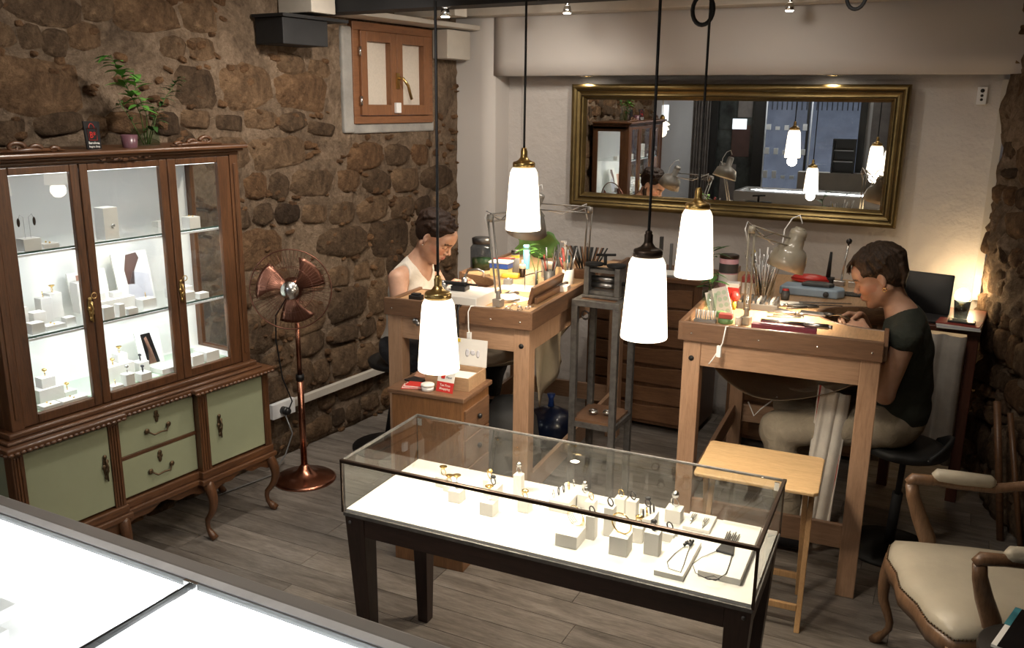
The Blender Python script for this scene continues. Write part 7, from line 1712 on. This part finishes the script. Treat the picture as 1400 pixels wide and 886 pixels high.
for s_ in 'LR':
    hp, kn, an = PB['hip'+s_], PB['kn'+s_], PB['an'+s_]
    F.caps(hp, kn, 0.104, 0.074, 0.05); F.caps(kn, kn+(an-kn)*0.4, 0.072, 0.070, 0.03); F.caps(kn+(an-kn)*0.4, an+uB*0.02, 0.068, 0.052, 0.03)
F.ripple(0.0028, (40, 38, 55), 1.3)
F.half(PB['pelvis']+uB*0.085, (0.1*fB[0], 0.1*fB[1], 1)); F.half(PB['anL']-uB*0.01, (0, 0, -1))
me, _ = F.mesh('trousers'); tr = putB(me, 'trousers', 'beige_cotton')
q = MB(Matrix.Translation(-Vector((-0.480, 3.90, 0))))
p0 = Vector(PB['pelvis']+uB*0.065+lB*0.155+fB*0.05)
q.tube([p0, p0+Vector(fB)*0.03+Vector((0, 0, 0.012)), p0+Vector(fB)*0.07-Vector((0, 0, 0.01)), p0+Vector(fB)*0.11-Vector((0, 0, 0.045))], 0.005, 6)
q.tube([p0, p0+Vector(fB)*0.02-Vector((0, 0, 0.03)), p0+Vector(fB)*0.03-Vector((0, 0, 0.06))], 0.005, 6)
P('waist_tie', q, 'beige_cotton', tr)
# shoes
def shoes(lo, hi, P_, f_, u_, put, mat):
    for s_ in 'LR':
        F = Field(P_['an'+s_]-0.25, P_['an'+s_]+0.25, 0.006); F.caps(P_['an'+s_]-f_*0.035-u_*0.060, P_['an'+s_]+f_*0.15-u_*0.075, 0.044, 0.036, 0.02)
        F.half((0, 0, 0.004), (0, 0, -1)); me, _ = F.mesh('shoe'); put(me, 'shoe', mat)
shoes(loB, hiB, PB, fB, uB, putB, 'dark_denim')
def hair(H, locks, base, mat, put, lo, hi, h=0.0034, name='hair', cut=True, sub=()):
    F = Field(H.c-0.19, H.c+0.19, h)
    for c, r in base: F.ell(H.w(c), r, 0.02, R=H.R)
    for c, r in sub: F.ell(H.w(c), r, 0.008, 'sub', R=H.R)
    for pts, r0, r1 in locks:
        n = len(pts)-1
        for i in range(n): F.caps(H.w(pts[i]), H.w(pts[i+1]), r0+(r1-r0)*i/n, r0+(r1-r0)*(i+1)/n, 0.006)
    me, _ = F.mesh(name); return put(me, name, mat)
rn = random.Random(17); locks = []
def scalp(az, el, off=0.0):
    # az from the forehead (0) round to the nape (pi), el height angle
    x, y, z = math.cos(az)*math.cos(el), math.sin(az)*math.cos(el), math.sin(el)
    return (-0.014+x*(0.108+off), y*(0.084+off), 0.038+z*(0.096+off))
for k in range(120):
    q = rn.choice((-1, 1)); az = rn.uniform(0.35, PI); e0 = rn.uniform(0.55, 1.35)
    az1 = az+rn.uniform(-0.1, 0.30)
    lowlim = 0.50 if az1 < 0.9 else (-0.10 if az1 < 1.75 else -0.62 if az1 < 2.4 else -0.72)
    pts = [scalp(q*az, e0, 0.004), scalp(q*(az+az1)/2, (e0+lowlim)/2+0.2, 0.002+rn.uniform(0, 0.007)), scalp(q*az1, lowlim+0.15, -0.002+rn.uniform(0, 0.007)), scalp(q*(az1+0.05), lowlim, rn.uniform(-0.008, 0.010))]
    locks.append((pts, 0.0085, 0.0028))
for k in range(9):
    y = -0.05+0.0125*k; locks.append(([(0.02, y*0.6, 0.122), (0.060, y*0.9, 0.112), (0.092, y*1.0, 0.092), (0.104, y*1.2, 0.064+rn.uniform(-.012, .008))], 0.010, 0.0025))
for k in range(10):
    y = -0.055+0.012*k; locks.append(([(-0.100, y, 0.02), (-0.098, y*0.95, -0.022), (-0.080, y*0.9, -0.052), (-0.068-rn.uniform(0, .012), y*0.85, -0.070)], 0.011, 0.004))
hB = hair(HB, locks, [((-0.022, 0, 0.052), (0.106, 0.084, 0.088)), ((-0.045, 0, 0.005), (0.070, 0.078, 0.075))], 'hair_brown', putB, loB, hiB, sub=[((0.090, 0, -0.022), (0.078, 0.12, 0.090))])
for q in (-1, 1):
    c = Vector(HB.w((-0.008, q*0.080, -0.047))) - Vector((-0.480, 3.90, 0))
    P('earring', MB().ring(c, 0.008, 0.0018, tuple(HB.R[:, 1]*0.9+HB.R[:, 0]*0.3), 16), 'gold', tB)
gp = Vector(PB['wrL']+fB*0.095-lB*0.03+uB*0.0)
S('small_ring_blank', MB().ring((0, 0, 0), 0.009, 0.0018, (0.3, 1, 0.2), 14), 'silver', 'small ring held in the fingers of the woman in the dark top', 'jewellery', gp)
# towel over her knees
m = MB()
m.sheet(lambda u, v: (0.125*u-0.05*v*(0.4)+0.004*math.sin(14*u+3*v), -0.015*math.sin(3.0*u)-0.03*v+0.006*math.sin(20*u+4*v), -0.60*v-0.03*u), 20, 14, 0.004)
tw = T('towel', 'white cloth with red stripes hanging over the knees of the woman in the dark top', 'towel', (-0.755, 3.675, 0.800), 0.16)
P('cloth', m, 'towel', tw)
for u0 in (0.03, 0.90):
    m = MB(); m.sheet(lambda u, v, u0=u0: (0.125*(u0+0.045*u)-0.05*v*0.4+0.004*math.sin(14*(u0+0.045*u)+3*v), -0.015*math.sin(3.0*(u0+0.045*u))-0.03*v+0.006*math.sin(20*(u0+0.045*u)+4*v)-0.0045, -0.60*v-0.03*u0), 2, 14, 0.0)
    P('red_stripe', m, 'towel_red', tw)

# --- the woman on the left, in a white sleeveless top
JA = dict(pelvis=(0, 0, 0.70), waist=(0.010, 0, 0.845), chest=(0.035, 0, 0.985), upper=(0.068, 0, 1.080), neck=(0.102, 0, 1.150), head=(0.187, -0.01, 1.275),
          shL=(0.055, 0.165, 1.075), shR=(0.055, -0.165, 1.080), elL=(0.15, 0.23, 0.88), elR=(0.105, -0.225, 0.865), wrL=(0.31, 0.09, 1.04), wrR=(0.29, -0.075, 1.035),
          hipL=(0.03, 0.095, 0.69), hipR=(0.03, -0.095, 0.69), knL=(0.45, 0.13, 0.62), knR=(0.45, -0.13, 0.62), anL=(0.38, 0.13, 0.12), anR=(0.36, -0.13, 0.12))
OA = (-2.812, 3.504, 0)
tA, bodyA, PA, HA, torsoA, putA, (fA, lA, uA, RA_), (loA, hiA) = person('woman in a white sleeveless top working at the left bench by the stone wall', OA, 0.155, JA, 0.62, 0.05, 0.0, (0.50, 0.30, 0.215), (0.40, 0.15, 0.12), (0.03, 0.014, 0.009), 0.005)
F = Field(loA, hiA, 0.0055); torsoA(F, 0.007, 0.05); F.ripple(0.0015)
F.half(PA['pelvis']+uA*0.03, (0, 0, -1))
F.ell(PA['neck']+uA*0.02+fA*0.04, (0.105, 0.085, 0.10), 0.005, 'sub', R=RA_)
for s_ in 'LR': F.caps(PA['sh'+s_]+uA*0.06, PA['sh'+s_]-uA*0.055, 0.062, 0.050, 0.006, 'sub')
me, _ = F.mesh('tank_top'); putA(me, 'tank_top', 'white_jersey')
F = Field(loA, hiA, 0.007); F.ell(PA['pelvis'], (0.125, 0.168, 0.10), 0.04, R=RA_)
for s_ in 'LR':
    hp, kn, an = PA['hip'+s_], PA['kn'+s_], PA['an'+s_]; F.caps(hp, kn, 0.095, 0.066, 0.05); F.caps(kn, an, 0.062, 0.044, 0.03)
F.half(PA['pelvis']+uA*0.07, (0, 0, 1)); me, _ = F.mesh('trousers'); putA(me, 'trousers', 'dark_denim')
shoes(loA, hiA, PA, fA, uA, putA, 'black_plastic')
rn = random.Random(23); locks = []
for k in range(60):
    q = rn.choice((-1, 1)); az = rn.uniform(0.30, PI); e0 = rn.uniform(0.5, 1.35)
    pts = [scalp(q*az, e0, 0.0), scalp(q*(az+(2.9-az)*0.4), (e0-0.3)/2+0.1, 0.004+rn.uniform(0, 0.004)), scalp(q*2.7, -0.35, 0.002)]
    locks.append((pts, 0.009, 0.005))
for k in range(12):
    a = rn.uniform(-1, 1); b = rn.uniform(0.10, 0.19); locks.append(([(-0.02, 0.060, -0.02), (0.00+0.01*a, 0.072, -0.06), (0.00+b*0.45+0.012*a, 0.068, -0.05-b*0.6), (0.01+b*0.75+0.015*a, 0.055, -0.05-b)], 0.010, 0.003))
hair(HA, locks, [((-0.020, 0, 0.050), (0.102, 0.081, 0.084)), ((-0.045, 0, 0.010), (0.068, 0.076, 0.072))], 'hair_dark', putA, loA, hiA, sub=[((0.085, 0, -0.030), (0.075, 0.12, 0.080))])
c = Vector(HA.w((-0.008, -0.080, -0.044))) - Vector(OA)
P('earring', MB().ell(c, 0.0035, 8, 6), 'silver', tA)
